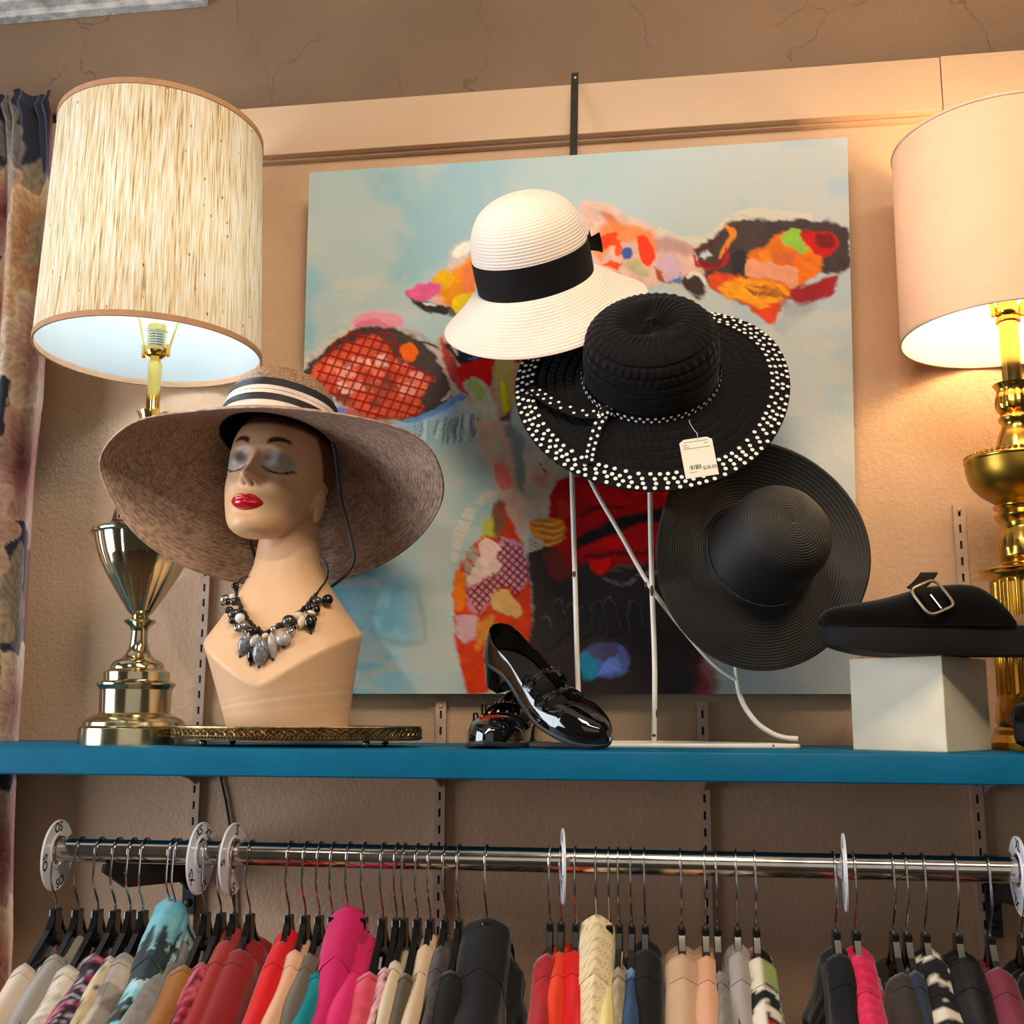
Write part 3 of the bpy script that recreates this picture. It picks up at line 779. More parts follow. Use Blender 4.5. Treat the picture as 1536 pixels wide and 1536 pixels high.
    stroke(K((850, 780), (900, 820), (990, 820), (1070, 770), (1180, 760)), 7, (120, 108, 104), fr=0.4)
    stroke(K((880, 760), (960, 740), (1060, 720)), 8, (90, 76, 74), fr=0.35)
    for x0, y0, x1, y1, x2, y2 in ((550, 990, 610, 1130, 560, 1160), (610, 900, 660, 1080, 625, 1100), (690, 930, 715, 1080, 690, 1090), (750, 930, 790, 1090, 755, 1100), (820, 900, 850, 1060, 820, 1080), (880, 890, 930, 1080, 890, 1090), (1010, 910, 1050, 1060, 1020, 1080)):
        blob(K((x0 - 22, y0 + 20), (x0, y0), (x0 + 36, y0 + 30), (x1 + 20, y1 - 20), (x2 + 20, y2), (x2 - 20, y2)), (44, 41, 40), 1.2, lift=0.0016, ang=1.3)
        stroke(K((x0 - 18, y0 + 20), (x0 + 6, y0), (x0 + 34, y0 + 34), (x1 + 18, y1 - 20)), 1.6, (104, 98, 92), fr=0.35)
    blob(K((740, 1190), (790, 1150), (900, 1135), (975, 1170), (985, 1260), (930, 1310), (820, 1310), (750, 1290)), (104, 116, 176), 3)
    blob(K((735, 1200), (790, 1170), (830, 1230), (820, 1320), (750, 1320)), (66, 146, 176), 3, 0.9)
    blob(K((780, 1150), (930, 1140), (920, 1210), (880, 1240), (800, 1210)), (84, 74, 96), 3, 0.85)
    blob(K((860, 1240), (930, 1190), (940, 1290), (830, 1300)), (126, 148, 220), 2)
    blob(K((1310, 1180), (1400, 1230), (1450, 1300), (1450, 1400), (1330, 1400)), (140, 72, 72), 6, 0.85)
    blob(K((1290, 1000), (1370, 1180), (1340, 1390), (1200, 1390)), (44, 40, 46), 6, 0.8)
    wv = 0.00035 * (np.sin(px * 3.1) * np.sin(py * 3.1))
    P3 = G + nrm * (relief + 0.15 * wv)[..., None]
    idx = np.arange(N * N).reshape(N, N)
    F = np.stack([idx[:-1, :-1], idx[1:, :-1], idx[1:, 1:], idx[:-1, 1:]], -1).reshape(-1, 4)
    base_pt = (BL + BR) / 2
    th = thing('cow_painting', 'large square canvas painting of a colourful cow face on pale blue', 'painting', base_pt)
    lum = col.mean(-1, keepdims=True); col = np.clip((lum + (col - lum) * 1.22) * np.array([0.92, 0.96, 1.0]), 0, 1)
    o = part('painted_canvas', (P3.reshape(-1, 3), F), paint_mat('oil_paint', 0.6, spec=0.22), th, cols=col.reshape(-1, 3), angle=None, recalc=False)
    # wrapped canvas sides and back: a tray 30 mm deep carrying the paint around the edge
    d = -nrm * 0.032
    mb = MB()
    e = 0.0004
    q = [TL, TR, BR, BL]
    for i in range(4):
        a, b = q[i], q[(i + 1) % 4]
        m = 24
        s = np.linspace(0, 1, m)[:, None]
        mb.grid(np.stack([a * (1 - s) + b * s, a * (1 - s) + b * s + d], 1))
    mb.add([TL + d, TR + d, BR + d, BL + d], [(0, 1, 2, 3)])
    part('canvas_edge', mb, mat('canvas_edge_paint', (176, 184, 180), 0.6, var=0.12, vs=18), th, smooth=False)
painting()
# ------------------------------------------------------------------ table lamps
M_BRASS_L = mat('worn_brass', (204, 192, 156), 0.15, metal=1.0, var=0.10, vs=9, rv=0.08, bump=0.03, bs=30)
M_BRASS_R = mat('golden_brass', (206, 160, 74), 0.2, metal=1.0, var=0.12, vs=14, rv=0.07)
M_BRASS_P = mat('polished_brass_tube', (226, 198, 110), 0.13, metal=1.0, var=0.04)
M_ANTIQ = mat('brushed_gold_bowl', (168, 132, 52), 0.34, metal=1.0, var=0.08, vs=6, stretch=(1, 1, 8))

def shade_mat(name, c1, c2, trans, streak):
    m = bpy.data.materials.new(name); m.use_nodes = True; t = m.node_tree
    t.nodes.remove(t.nodes['Principled BSDF']); out = t.nodes['Material Output']
    df = node(t, 'ShaderNodeBsdfDiffuse'); tr = node(t, 'ShaderNodeBsdfTranslucent'); mx = node(t, 'ShaderNodeMixShader')
    mx.inputs[0].default_value = trans
    if streak:
        n = node(t, 'ShaderNodeTexNoise'); n.inputs['Scale'].default_value = 1.0; n.inputs['Detail'].default_value = 2
        t.links.new(coords(t, (540, 540, 0.3)), n.inputs['Vector'])
        n2 = node(t, 'ShaderNodeTexNoise'); n2.inputs['Scale'].default_value = 1.0; n2.inputs['Detail'].default_value = 2
        t.links.new(coords(t, (70, 70, 1.2)), n2.inputs['Vector'])
        a = node(t, 'ShaderNodeMath', operation='MULTIPLY_ADD'); a.inputs[1].default_value = 0.25
        t.links.new(n2.outputs[0], a.inputs[0]); t.links.new(n.outputs[0], a.inputs[2])
        col = ramp(t, a.outputs[0], [(0.40, (158, 116, 70)), (0.52, c1), (0.64, c2), (0.76, (255, 248, 232))])
        kn = node(t, 'ShaderNodeTexVoronoi'); kn.inputs['Scale'].default_value = 1.0; t.links.new(coords(t, (55, 55, 26)), kn.inputs['Vector'])
        lt = node(t, 'ShaderNodeMapRange'); lt.inputs['From Min'].default_value = 0.05; lt.inputs['From Max'].default_value = 0.10
        t.links.new(kn.outputs['Distance'], lt.inputs['Value'])
        mm = node(t, 'ShaderNodeMix', data_type='RGBA'); mm.inputs[6].default_value = rgba((150, 104, 56))
        t.links.new(lt.outputs[0], mm.inputs[0]); t.links.new(col, mm.inputs[7]); col = mm.outputs[2]
        bp = node(t, 'ShaderNodeBump'); bp.inputs['Strength'].default_value = 0.5; bp.inputs['Distance'].default_value = 0.001
        t.links.new(a.outputs[0], bp.inputs['Height']); t.links.new(bp.outputs[0], df.inputs['Normal'])
    else:
        n = node(t, 'ShaderNodeTexNoise'); n.inputs['Scale'].default_value = 14; t.links.new(coords(t), n.inputs['Vector'])
        col = ramp(t, n.outputs[0], [(0.3, c1), (0.7, c2)])
    t.links.new(col, df.inputs[0]); t.links.new(col, tr.inputs[0])
    t.links.new(df.outputs[0], mx.inputs[1]); t.links.new(tr.outputs[0], mx.inputs[2]); t.links.new(mx.outputs[0], out.inputs[0])
    return m
M_GRASS = shade_mat('grasscloth_shade', (234, 202, 152), (249, 229, 190), 0.26, True)
M_LINEN = shade_mat('peach_linen_shade', (238, 194, 160), (242, 200, 168), 0.075, False)
M_LINER = shade_mat('white_shade_liner', (236, 238, 238), (240, 242, 242), 0.55, False)
M_LINER_B = shade_mat('blue_white_shade_liner', (208, 216, 222), (214, 222, 226), 0.5, False)
M_TRIMB = mat('brown_shade_trim', (186, 140, 102), 0.7, var=0.05, vs=60, bump=0.2)
M_TRIMW = mat('peach_shade_edge', (226, 190, 164), 0.7)
M_BULB_C = emit_mat('cool_white_bulb', (0.74, 0.89, 1.0), 54)
M_BULB_W = emit_mat('warm_bulb', (1.0, 0.72, 0.40), 122)

def shade(th, c, rb, rt, zb, zt, mt, trim, liner, tw):
    n = 128
    def wall(dr, z0, z1, a=16):
        zz = np.linspace(z0, z1, a); rr = rb + (rt - rb) * (zz - zb) / (zt - zb) + dr
        return [(r, z) for r, z in zip(rr, zz)]
    sh = part('lamp_shade', MB().lathe(wall(0, zb, zt), n, c), mt, th, angle=None)
    ln = part('shade_liner', MB().lathe(wall(-0.0012, zb + 0.001, zt - 0.001), n, c), liner, th, angle=None, label='white inner face of the shade')
    for z0, z1 in ((zb, zb + tw), (zt - tw, zt)):
        pr = [(r + (0.0012 if k else -0.0022), z) for k in (1,) for r, z in wall(0, z0, z1, 4)]
        r0 = rb + (rt - rb) * (z0 - zb) / (zt - zb); r1 = rb + (rt - rb) * (z1 - zb) / (zt - zb)
        pr = [(r0 - 0.002, z0 + tw * 0.55), (r0 - 0.002, z0), (r0, z0 - 0.0008), (r0 + 0.0014, z0), (r1 + 0.0014, z1), (r1, z1 + 0.0006), (r1 - 0.002, z1), (r1 - 0.002, z1 - tw * 0.55)]
        part('shade_trim', MB().lathe(pr, n, c), trim, th, angle=60)
    # spider fitter: ring and three arms near the top
    sp = MB(); zs = zt - 0.02; r = rt - 0.003
    sp.lathe([(0.012, zs - 0.001), (0.016, zs - 0.001), (0.016, zs + 0.001), (0.012, zs + 0.001)], 20, c)
    for k in range(3):
        a = k * 2.094 + 0.4
        sp.tube([(c[0] + 0.015 * math.cos(a), c[1] + 0.015 * math.sin(a), zs), (c[0] + r * math.cos(a), c[1] + r * math.sin(a), zs)], 0.0016, 6)
    part('shade_fitter', sp, M_BRASS_P, th)
    return sh

def lamp_top(th, a, z_sock, bulb_z, mt_bulb, z_top, sleeve_r):
    """socket, harp, bulb"""
    so = part('lamp_socket', MB().lathe([(0.004, z_sock), (0.0135, z_sock), (0.0165, z_sock + 0.006), (0.0165, z_sock + 0.012), (0.0142, z_sock + 0.014), (0.0142, z_sock + 0.05), (0.003, z_sock + 0.052)], 24, (a[0], a[1], 0)), M_BRASS_P, th)
    sd = MB()
    pts = []
    for s in (-1, 1):
        sd.box((a[0] + s * 0.020 - 0.003, a[1] - 0.003, z_sock - 0.002), (a[0] + s * 0.020 + 0.003, a[1] + 0.003, z_sock + 0.018), 0.001)
        sd.tube([(a[0] + s * 0.008, a[1], z_sock - 0.004), (a[0] + s * 0.020, a[1], z_sock + 0.004)], 0.0026, 6)
    part('harp_saddle', sd, M_BRASS_R, th)
    h = spline([(-0.020, z_sock + 0.012), (-0.030, z_sock + 0.05), (-0.044, z_sock + 0.12), (-0.036, z_sock + 0.19), (0, z_top - 0.022), (0.036, z_sock + 0.19), (0.044, z_sock + 0.12), (0.030, z_sock + 0.05), (0.020, z_sock + 0.012)], 50)
    part('harp', MB().tube([(a[0] + x, a[1] + 0.004, z) for x, z in h], 0.0017, 6), M_BRASS_P, th)
    part('finial', MB().lathe([(0.001, z_top - 0.022), (0.005, z_top - 0.02), (0.007, z_top - 0.012), (0.004, z_top - 0.006), (0.006, z_top), (0.001, z_top + 0.006)], 14, (a[0], a[1], 0)), M_BRASS_P, th)
    bp = [(0.012, bulb_z - 0.052), (0.014, bulb_z - 0.036), (0.024, bulb_z - 0.014), (0.030, bulb_z + 0.004), (0.028, bulb_z + 0.020), (0.017, bulb_z + 0.031), (0.001, bulb_z + 0.034)]
    part('light_bulb', MB().lathe(bp, 20, (a[0], a[1], 0)), mt_bulb, th)

def leaves(mb, c, z, n, r0, r1, h, up=1, w=0.5, curl=0.35):
    """a ring of curled acanthus leaves"""
    for k in range(n):
        a = k * 2 * math.pi / n
        G = []
        for i in range(7):
            t = i / 6
            rr = r0 + (r1 - r0) * t ** 1.3 - curl * (r1 - r0) * max(0, t - 0.75) * 2
            zz = z + up * h * (t - 0.55 * max(0, t - 0.78) * 2)
            ww = w * (2 * math.pi / n) * (0.6 + 0.8 * math.sin(math.pi * min(1, t * 0.85 + 0.15)))
            row = []
            for j in range(5):
                s = (j - 2) / 2
                b = a + s * ww * (1 - 0.6 * t * t)
                r_ = rr + 0.0018 * (1 - s * s) * math.sin(math.pi * min(1, t + .1))
                row.append((c[0] + r_ * math.cos(b), c[1] + r_ * math.sin(b), zz - 0.002 * s * s * up))
            G.append(row)
        mb.grid(np.array(G))

def left_lamp():
    ay = -0.174; ax = float(P(211, 921, ay)[0]); c = (ax, ay, 0)
    th = thing('table_lamp', 'brass urn table lamp with a glowing grasscloth drum shade', 'lamp', c)
    S = lambda *p: sil(ax, ay, p)
    # the base stands on the shelf
    b0 = S((115, 1113), (115, 1091)); k = 0.0 - b0[0][1]
    base = [(0.001, 0.0), (b0[0][0], 0.0), (b0[0][0], b0[1][1] - 0.001), (b0[0][0] - 0.001, b0[1][1])]
    part('base_plate', MB().lathe(base + [(0.02, b0[1][1] + .001)], 72, c), M_BRASS_L, th, angle=35)
    foot = S((119, 1090), (122.5, 1088), (124, 1083), (130, 1078), (140, 1073), (146, 1071), (148, 1069), (149, 1034), (147, 1031), (144, 1027), (144, 1024.5), (150, 1022), (154, 1021), (155, 1018), (155.4, 1008), (160, 1006), (165, 1003), (166, 998), (170, 992), (176, 989), (180, 987.5), (187.6, 982), (192, 974), (194.5, 966), (196.8, 952), (197, 946))
    part('pedestal', MB().lathe([(r, max(z, b0[1][1])) for r, z in foot], 64, c), M_BRASS_L, th, angle=32)
    col = S((197, 946.5), (196, 943.5), (194, 939), (188, 934.5), (185.6, 932), (187, 929.5), (196, 927), (198.6, 924), (196, 921.5))
    part('collar', MB().lathe(col, 48, c), M_BRASS_L, th, angle=35)
    urn = S((197, 922), (193.5, 920.5), (187, 909), (178, 894.5), (169.7, 880), (160.5, 864), (152.5, 848), (146.5, 833), (142.5, 818), (140.3, 806), (139.6, 799))
    uz = [z for r, z in urn]; rs = np.interp(np.linspace(uz[0], uz[-1], 40), uz, [r for r, z in urn])
    fl = lambda t, z: 1 - 0.030 * np.clip((z - uz[0]) / 0.02, 0, 1) * (1 - np.abs(np.sin(6 * t + 0.25)) ** 0.6)
    part('urn', MB().lathe(list(zip(rs, np.linspace(uz[0], uz[-1], 40))), 144, c, fl), M_BRASS_L, th, angle=50)
    rim = S((140, 801), (137, 799.5), (135.6, 796.5), (137, 793.5), (141, 792.5))
    part('urn_rim', MB().lathe(rim, 64, c), M_BRASS_L, th, angle=50)
    lid = S((137.5, 793), (146, 790.5), (156, 788.5), (163, 786), (167, 781), (170.5, 770), (173, 762), (174, 757), (172, 752), (176, 746), (186, 738), (193, 728), (197, 712), (200, 690), (203, 668), (204.5, 652), (205, 640))
    part('lid', MB().lathe(lid, 56, c), M_BRASS_L, th, angle=40)
    z0 = S((205, 640))[0][1]
    mb = MB(); leaves(mb, c, z0 - 0.004, 7, 0.012, 0.026, 0.040, 1)
    leaves(mb, c, z0 - 0.022, 7, 0.011, 0.02, 0.026, 1)
    part('leaf_crown', mb, M_BRASS_P, th)
    zs = S((216, 545))[0][1]; zs2 = S((216, 512))[0][1]
    part('candle_tube', MB().lathe([(0.0106, z0 - 0.01), (0.0106, zs), (0.0095, zs + 0.003)], 28, c), M_BRASS_P, th)
    part('tube_neck', MB().lathe([(0.0085, zs), (0.0085, zs + 0.012), (0.012, zs + 0.014), (0.0125, zs + 0.018), (0.0085, zs + 0.02)], 24, c), M_BRASS_R, th)
    q = sil(ax, ay, [(48, 505), (391, 545), (88, 165), (393, 237)])
    rb = (q[0][0] + q[1][0]) / 2; rt = (q[2][0] + q[3][0]) / 2; zb = 0.605; zt = 0.982
    lamp_top(th, c, zs + 0.014, 0.775, M_BULB_C, zt + 0.012, 0.0106)
    # paper caution sticker around the socket
    g = []
    for i in range(9):
        a = -math.pi / 2 + (i - 4) * 0.22 + 0.45
        g.append([(ax + 0.0149 * math.cos(a), ay + 0.0149 * math.sin(a), zs + 0.022), (ax + 0.0149 * math.cos(a), ay + 0.0149 * math.sin(a), zs + 0.056)])
    st = part('warning_sticker', MB().grid(np.array(g)), mat('pale_sticker_paper', (226, 226, 170), 0.6), th, label='pale sticker with blue print on the socket')
    lettering('CAUTION', 0.0074, M_INK_BLUE, st, [ax + 0.0152 * math.cos(-math.pi / 2 + 0.45), ay + 0.0154 * math.sin(-math.pi / 2 + .45), zs + 0.050], rot('Z', 26) @ rot('X', 90))
    ln = MB()
    for i in range(5):
        zz = zs + 0.045 - i * 0.0042
        for s0, s1 in ((-4, -0.6), (-0.2, 3.4)):
            gg = [[(ax + 0.0151 * math.cos(a), ay + 0.0151 * math.sin(a), zz + d) for d in (0, 0.0016)] for a in [-math.pi / 2 + 0.45 + (s0 + (s1 - s0) * q_ / 5) * 0.2 for q_ in range(6)]]
            ln.grid(np.array(gg))
    part('sticker_print', ln, M_INK_BLUE, st, kind='stuff', label='rows of small blue print')
    d = np.array([ax - CAM_O[0], ay - CAM_O[1]]); d /= np.hypot(*d); nn = np.array([d[1], -d[0]])
    sc = (ax - 0.0086 * nn[0], ay - 0.0086 * nn[1], 0)
    shade(th, sc, rb, rt, zb, zt, M_GRASS, M_TRIMB, M_LINER_B, 0.009)
    # cord: from the base over the back of the shelf and down the wall
    q1 = P(333, 1172, -0.02); q2 = P(337, 1245, -0.02)
    cd = spline([(ax + 0.07, ay + 0.05, 0.006), (ax + 0.12, ay + 0.10, 0.003), (q1[0] - 0.02, -0.02, 0.004), (q1[0] - 0.003, -0.006, 0.0025), (q1[0], 0.0, 0.0)], 24)
    return th
def lettering(txt, size, mt, parent, loc, R, name='lettering', extrude=0.0001, align='CENTER', bold=0.0):
    cu = bpy.data.curves.new('text', 'FONT'); cu.body = txt; cu.size = size
    cu.align_x = align; cu.align_y = 'CENTER'; cu.extrude = extrude; cu.offset = bold; cu.resolution_u = 3
    tmp = bpy.data.objects.new('text', cu); C.objects.link(tmp)
    dg = bpy.context.evaluated_depsgraph_get()
    me = bpy.data.meshes.new_from_object(tmp.evaluated_get(dg))
    bpy.data.objects.remove(tmp); bpy.data.curves.remove(cu)
    V = np.array([v.co[:] for v in me.vertices]); F = [tuple(p.vertices) for p in me.polygons]
    bpy.data.meshes.remove(me)
    return part(name, (V @ np.asarray(R).T + np.asarray(loc), F), mt, parent, smooth=False, recalc=False)
M_INK = mat('black_print_ink', (22, 22, 26), 0.6)
M_INK_BLUE = mat('blue_print_ink', (60, 84, 150), 0.6)
left_lamp()
# the lamp's black cord hangs down behind the shelf
def cord():
    a = P(328, 1165, -0.012); b = P(336, 1205, -0.012); c_ = P(344, 1262, -0.012)
    pts = spline([a + (0, 0, 0.03), a, b, c_, c_ + (0.012, 0.0, -0.12), c_ + (0.03, 0.0, -0.3)], 40)
    pts[:, 1] = -0.0045
    single('power_cord', MB().tube(pts, 0.0026, 8), mat('black_cord_rubber', (26, 26, 34), 0.5), pts[0], 'thin black power cord hanging down the wall below the left end of the shelf', 'cord')
cord()

def right_lamp():
    ay = -0.150; ax = float(P(1516, 540, ay)[0]); c = (ax, ay, 0)
    th = thing('table_lamp', 'tall gold lamp with a fluted column and smooth peach drum shade', 'lamp', c)
    S = lambda *p: sil(ax, ay, p)
    z = S((1483, 873), (1486, 1047), (1484, 1056), (1478, 1062), (1478, 1070), (1482, 1076), (1482, 1085), (1474, 1092), (1472, 1106))
    r_col, z_top = z[0]; z_bot = z[1][1]
    part('base', MB().lathe([(0.001, 0), (0.064, 0.0), (0.064, 0.010), (0.060, 0.014), (0.055, 0.020), (0.055, 0.027), (0.050, 0.031), (0.052, 0.037), (0.052, 0.043), (r_col + 0.003, 0.048), (r_col + 0.003, 0.054), (r_col, z_bot)], 64, c), M_BRASS_R, th, angle=35)
    fl = lambda t, zz: 1 - 0.07 * np.abs(np.cos(11 * t)) ** 3 * np.clip((zz - z_bot) / 0.006, 0, 1) * np.clip((z_top - zz) / 0.004, 0, 1)
    zz = np.concatenate([np.linspace(z_bot, z_bot + 0.008, 4), np.linspace(z_bot + 0.012, z_top - 0.008, 6), np.linspace(z_top - 0.005, z_top, 4)])
    part('fluted_column', MB().lathe([(r_col, h) for h in zz], 220, c, fl), mat('gold_fluted_metal', (206, 156, 62), 0.27, metal=1.0, var=0.1), th, angle=60)
    cap = S((1483, 873), (1481, 870.5), (1474, 868), (1468, 864), (1466.5, 860), (1469, 857), (1480, 856), (1492, 853), (1499, 849), (1500, 846))
    part('column_cap', MB().lathe(cap, 56, c), M_BRASS_R, th, angle=50)
    bulb = S((1500, 847), (1495, 838), (1493.2, 827), (1494.5, 815), (1498, 803), (1501, 795), (1500, 787))
    bz = [q[1] for q in bulb]; br = np.interp(np.linspace(bz[0], bz[-1], 28), bz, [q[0] for q in bulb])
    fl2 = lambda t, zz: 1 + 0.06 * np.abs(np.sin(4 * t + 9 * (zz - bz[0]))) ** 0.7 * np.sin(np.clip((zz - bz[0]) / (bz[-1] - bz[0]), 0, 1) * math.pi)
    part('leafy_knop', MB().lathe(list(zip(br, np.linspace(bz[0], bz[-1], 28))), 120, c, fl2), M_BRASS_R, th, angle=60)
    neck = S((1500, 787), (1491.5, 779.5), (1490.6, 776.5), (1494.5, 772), (1495.5, 769), (1489.5, 765), (1489, 762), (1496, 759))
    part('neck_rings', MB().lathe(neck, 48, c), M_BRASS_R, th, angle=50)
    bowl = S((1496, 759.5), (1486, 754), (1470, 745), (1460, 737), (1453.5, 728), (1449, 718), (1446.8, 708), (1446, 701))
    part('bowl', MB().lathe(bowl, 72, c), M_ANTIQ, th, angle=50)
    rim = S((1447, 702), (1444.5, 699.5), (1444, 697), (1446, 694.5), (1452, 692), (1470, 690), (1488, 687), (1492, 680))
    part('bowl_rim', MB().lathe(rim, 72, c), M_BRASS_R, th, angle=50)
    rb_, zb_ = S((1448, 692.5))[0]
    bd = MB()
    for k in range(56):
        a = k * 2 * math.pi / 56
        bd.ball((ax + rb_ * math.cos(a), ay + rb_ * math.sin(a), zb_), (0.0034, 0.0034, 0.0034), 5, 7)
    part('beaded_edge', bd, M_BRASS_R, th, kind='stuff')
    stem = S((1492, 682), (1493, 674), (1494.5, 664), (1498, 652), (1502, 642), (1501, 637.5), (1497, 634), (1496.5, 630), (1500, 626), (1501, 622))
    sz = [q[1] for q in stem]
    part('stem_bulbs', MB().lathe(stem, 40, c), M_BRASS_R, th, angle=50)
    mb = MB(); leaves(mb, c, sz[0] - 0.002, 9, 0.024, 0.012, 0.034, 1, w=0.42, curl=0)
    part('leaf_collar', mb, M_BRASS_R, th)
    vase = S((1500, 623), (1494.5, 618), (1491.4, 611), (1492, 600), (1495, 591), (1492, 585), (1487.5, 581), (1489, 578.5), (1500, 577))
    vz = [q[1] for q in vase]; vr = np.interp(np.linspace(vz[0], vz[-1], 24), vz, [q[0] for q in vase])
    fl3 = lambda t, zz: 1 - 0.10 * np.abs(np.cos(5 * t)) ** 4 * np.sin(np.clip((zz - vz[0]) / (vz[-1] - vz[0]), 0, 1) * math.pi)
    part('gadrooned_cup', MB().lathe(list(zip(vr, np.linspace(vz[0], vz[-1], 24))), 110, c, fl3), M_BRASS_R, th, angle=60)
    tb = S((1503.5, 578), (1503.5, 482))
    part('candle_tube', MB().lathe([(tb[0][0], tb[0][1]), (tb[0][0], tb[1][1]), (0.006, tb[1][1] + .002)], 28, c), M_BRASS_P, th)
    zr = tb[1][1]
    part('tube_collar', MB().lathe([(0.012, zr - 0.004), (0.0165, zr - 0.003), (0.0175, zr), (0.0165, zr + 0.003), (0.008, zr + 0.004)], 24, c), M_BRASS_R, th)
    lamp_top(th, c, zr + 0.008, 0.735, M_BULB_W, 0.888, 0.01)
    q = sil(ax, ay, [(1350, 505), (1336, 232)])
    shade(th, c, q[0][0], q[1][0] - 0.001, 0.588, 0.884, M_LINEN, M_TRIMW, M_LINER, 0.0035)
    return th
right_lamp()
# ------------------------------------------------------------------ mirrored tray, mannequin bust
TRAY_Z = 0.0135
TRAY_C = P(443, 1100, -0.213); TRAY_A, TRAY_B = 0.181, 0.083
def tray():
    cx, cy = float(TRAY_C[0]), -0.213
    th = thing('vanity_tray', 'oval mirrored vanity tray with antiqued filigree rim under the mannequin bust', 'tray', (cx, cy, 0))
    mtl = mat('antiqued_gold_filigree', (150, 124, 84), 0.32, metal=1.0, var=0.25, vs=60, bump=0.3, bs=200)
    dark = mat('dark_tray_underside', (46, 40, 38), 0.5)
    n = 220
    t = np.arange(n) * 2 * math.pi / n
    def ring(prof, fn=None):
        G = np.zeros((len(prof), n, 3))
        for i, (d, z) in enumerate(prof):
            dd = d if fn is None else d + fn(t, i)
            G[i] = np.stack([cx + (TRAY_A + dd) * np.cos(t), cy + (TRAY_B + dd) * np.sin(t), np.full(n, z)], -1)
        return MB().grid(G, cv=True)
    z0 = 0.0095
    part('tray_plate', ring([(-TRAY_A * 0.0 - 0.03, z0), (-0.004, z0), (-0.002, z0 + 0.003), (-0.004, z0 + 0.0042), (-0.03, z0 + 0.0042)]), dark, th)
    f = MB(); f.F = []
    mb = MB(); V = np.stack([cx + (TRAY_A - 0.02) * np.cos(t), cy + (TRAY_B - 0.02) * np.sin(t), np.full(n, z0 + 0.0042)], -1)
    mb.add(V, [tuple(range(n))])
    part('mirror', mb, mat('tray_mirror_glass', (225, 228, 228), 0.04, metal=1.0, var=0.0), th, smooth=False)
    part('rim_band', ring([(-0.003, z0 + 0.0036), (0.000, z0 - 0.0005), (0.0012, z0 + 0.002), (0.0012, z0 + 0.0155), (0.0024, z0 + 0.017), (0.0018, z0 + 0.0186), (-0.001, z0 + 0.0188), (-0.0026, z0 + 0.017), (-0.0026, z0 + 0.004)]), mtl, th, angle=60)
    # filigree: two rows of overlapping arcs, and a row of beads
    fg = MB()
    na = 74
    for k in range(na):
        a0 = k * 2 * math.pi / na
        for row, (zb, h, off) in enumerate(((z0 + 0.0062, 0.0085, 0.0), (z0 + 0.0062, 0.005, 0.5))):
            p = []
            for i in range(7):
                u = (i / 6 - 0.5) * 1.5 * 2 * math.pi / na
                a = a0 + off * 2 * math.pi / na + u
                z = zb + h * (1 - (2 * i / 6 - 1) ** 2)
                p.append((cx + (TRAY_A + 0.0022) * math.cos(a), cy + (TRAY_B + 0.0022) * math.sin(a), z))
            fg.tube(p, 0.0008, 4, cap=False)
    part('filigree', fg, mtl, th, kind='stuff')
    bd = MB()
    nb = 190
    for k in range(nb):
        a = k * 2 * math.pi / nb
        bd.ball((cx + (TRAY_A + 0.0022) * math.cos(a), cy + (TRAY_B + 0.0022) * math.sin(a), z0 + 0.0032), 0.0021, 4, 6)
    part('beaded_edge', bd, mtl, th, kind='stuff')
    for k, a in enumerate((-2.33, -0.78, 0.78, 2.33)):
        c = (cx + (TRAY_A - 0.014) * math.cos(a), cy + (TRAY_B - 0.010) * math.sin(a), 0.0052)
        part('ball_foot', MB().ball(c, 0.0053, 8, 12), mtl, th)
tray()
TRAY_TOP = 0.0138

def bvh_of(V, F):
    return BVHTree.FromPolygons([tuple(v) for v in V], [tuple(f) for f in F])
def cast(bvh, x, y):
    d = ray(x, y); d = d / np.linalg.norm(d)
    h = bvh.ray_cast(Vector(CAM_O), Vector(d))
    return (np.array(h[0]), np.array(h[1])) if h[0] is not None else (None, None)

def interp_table(tab, z):
    tab = np.asarray(tab, float)
    return [np.interp(z, tab[:, 0], tab[:, k]) for k in range(1, tab.shape[1])]
def smooth_table(tab, z):
    """cubic through the table rows"""
    tab = np.asarray(tab, float); sp = spline(tab, 400)
    return [np.interp(z, sp[:, 0], sp[:, k]) for k in range(1, tab.shape[1])]

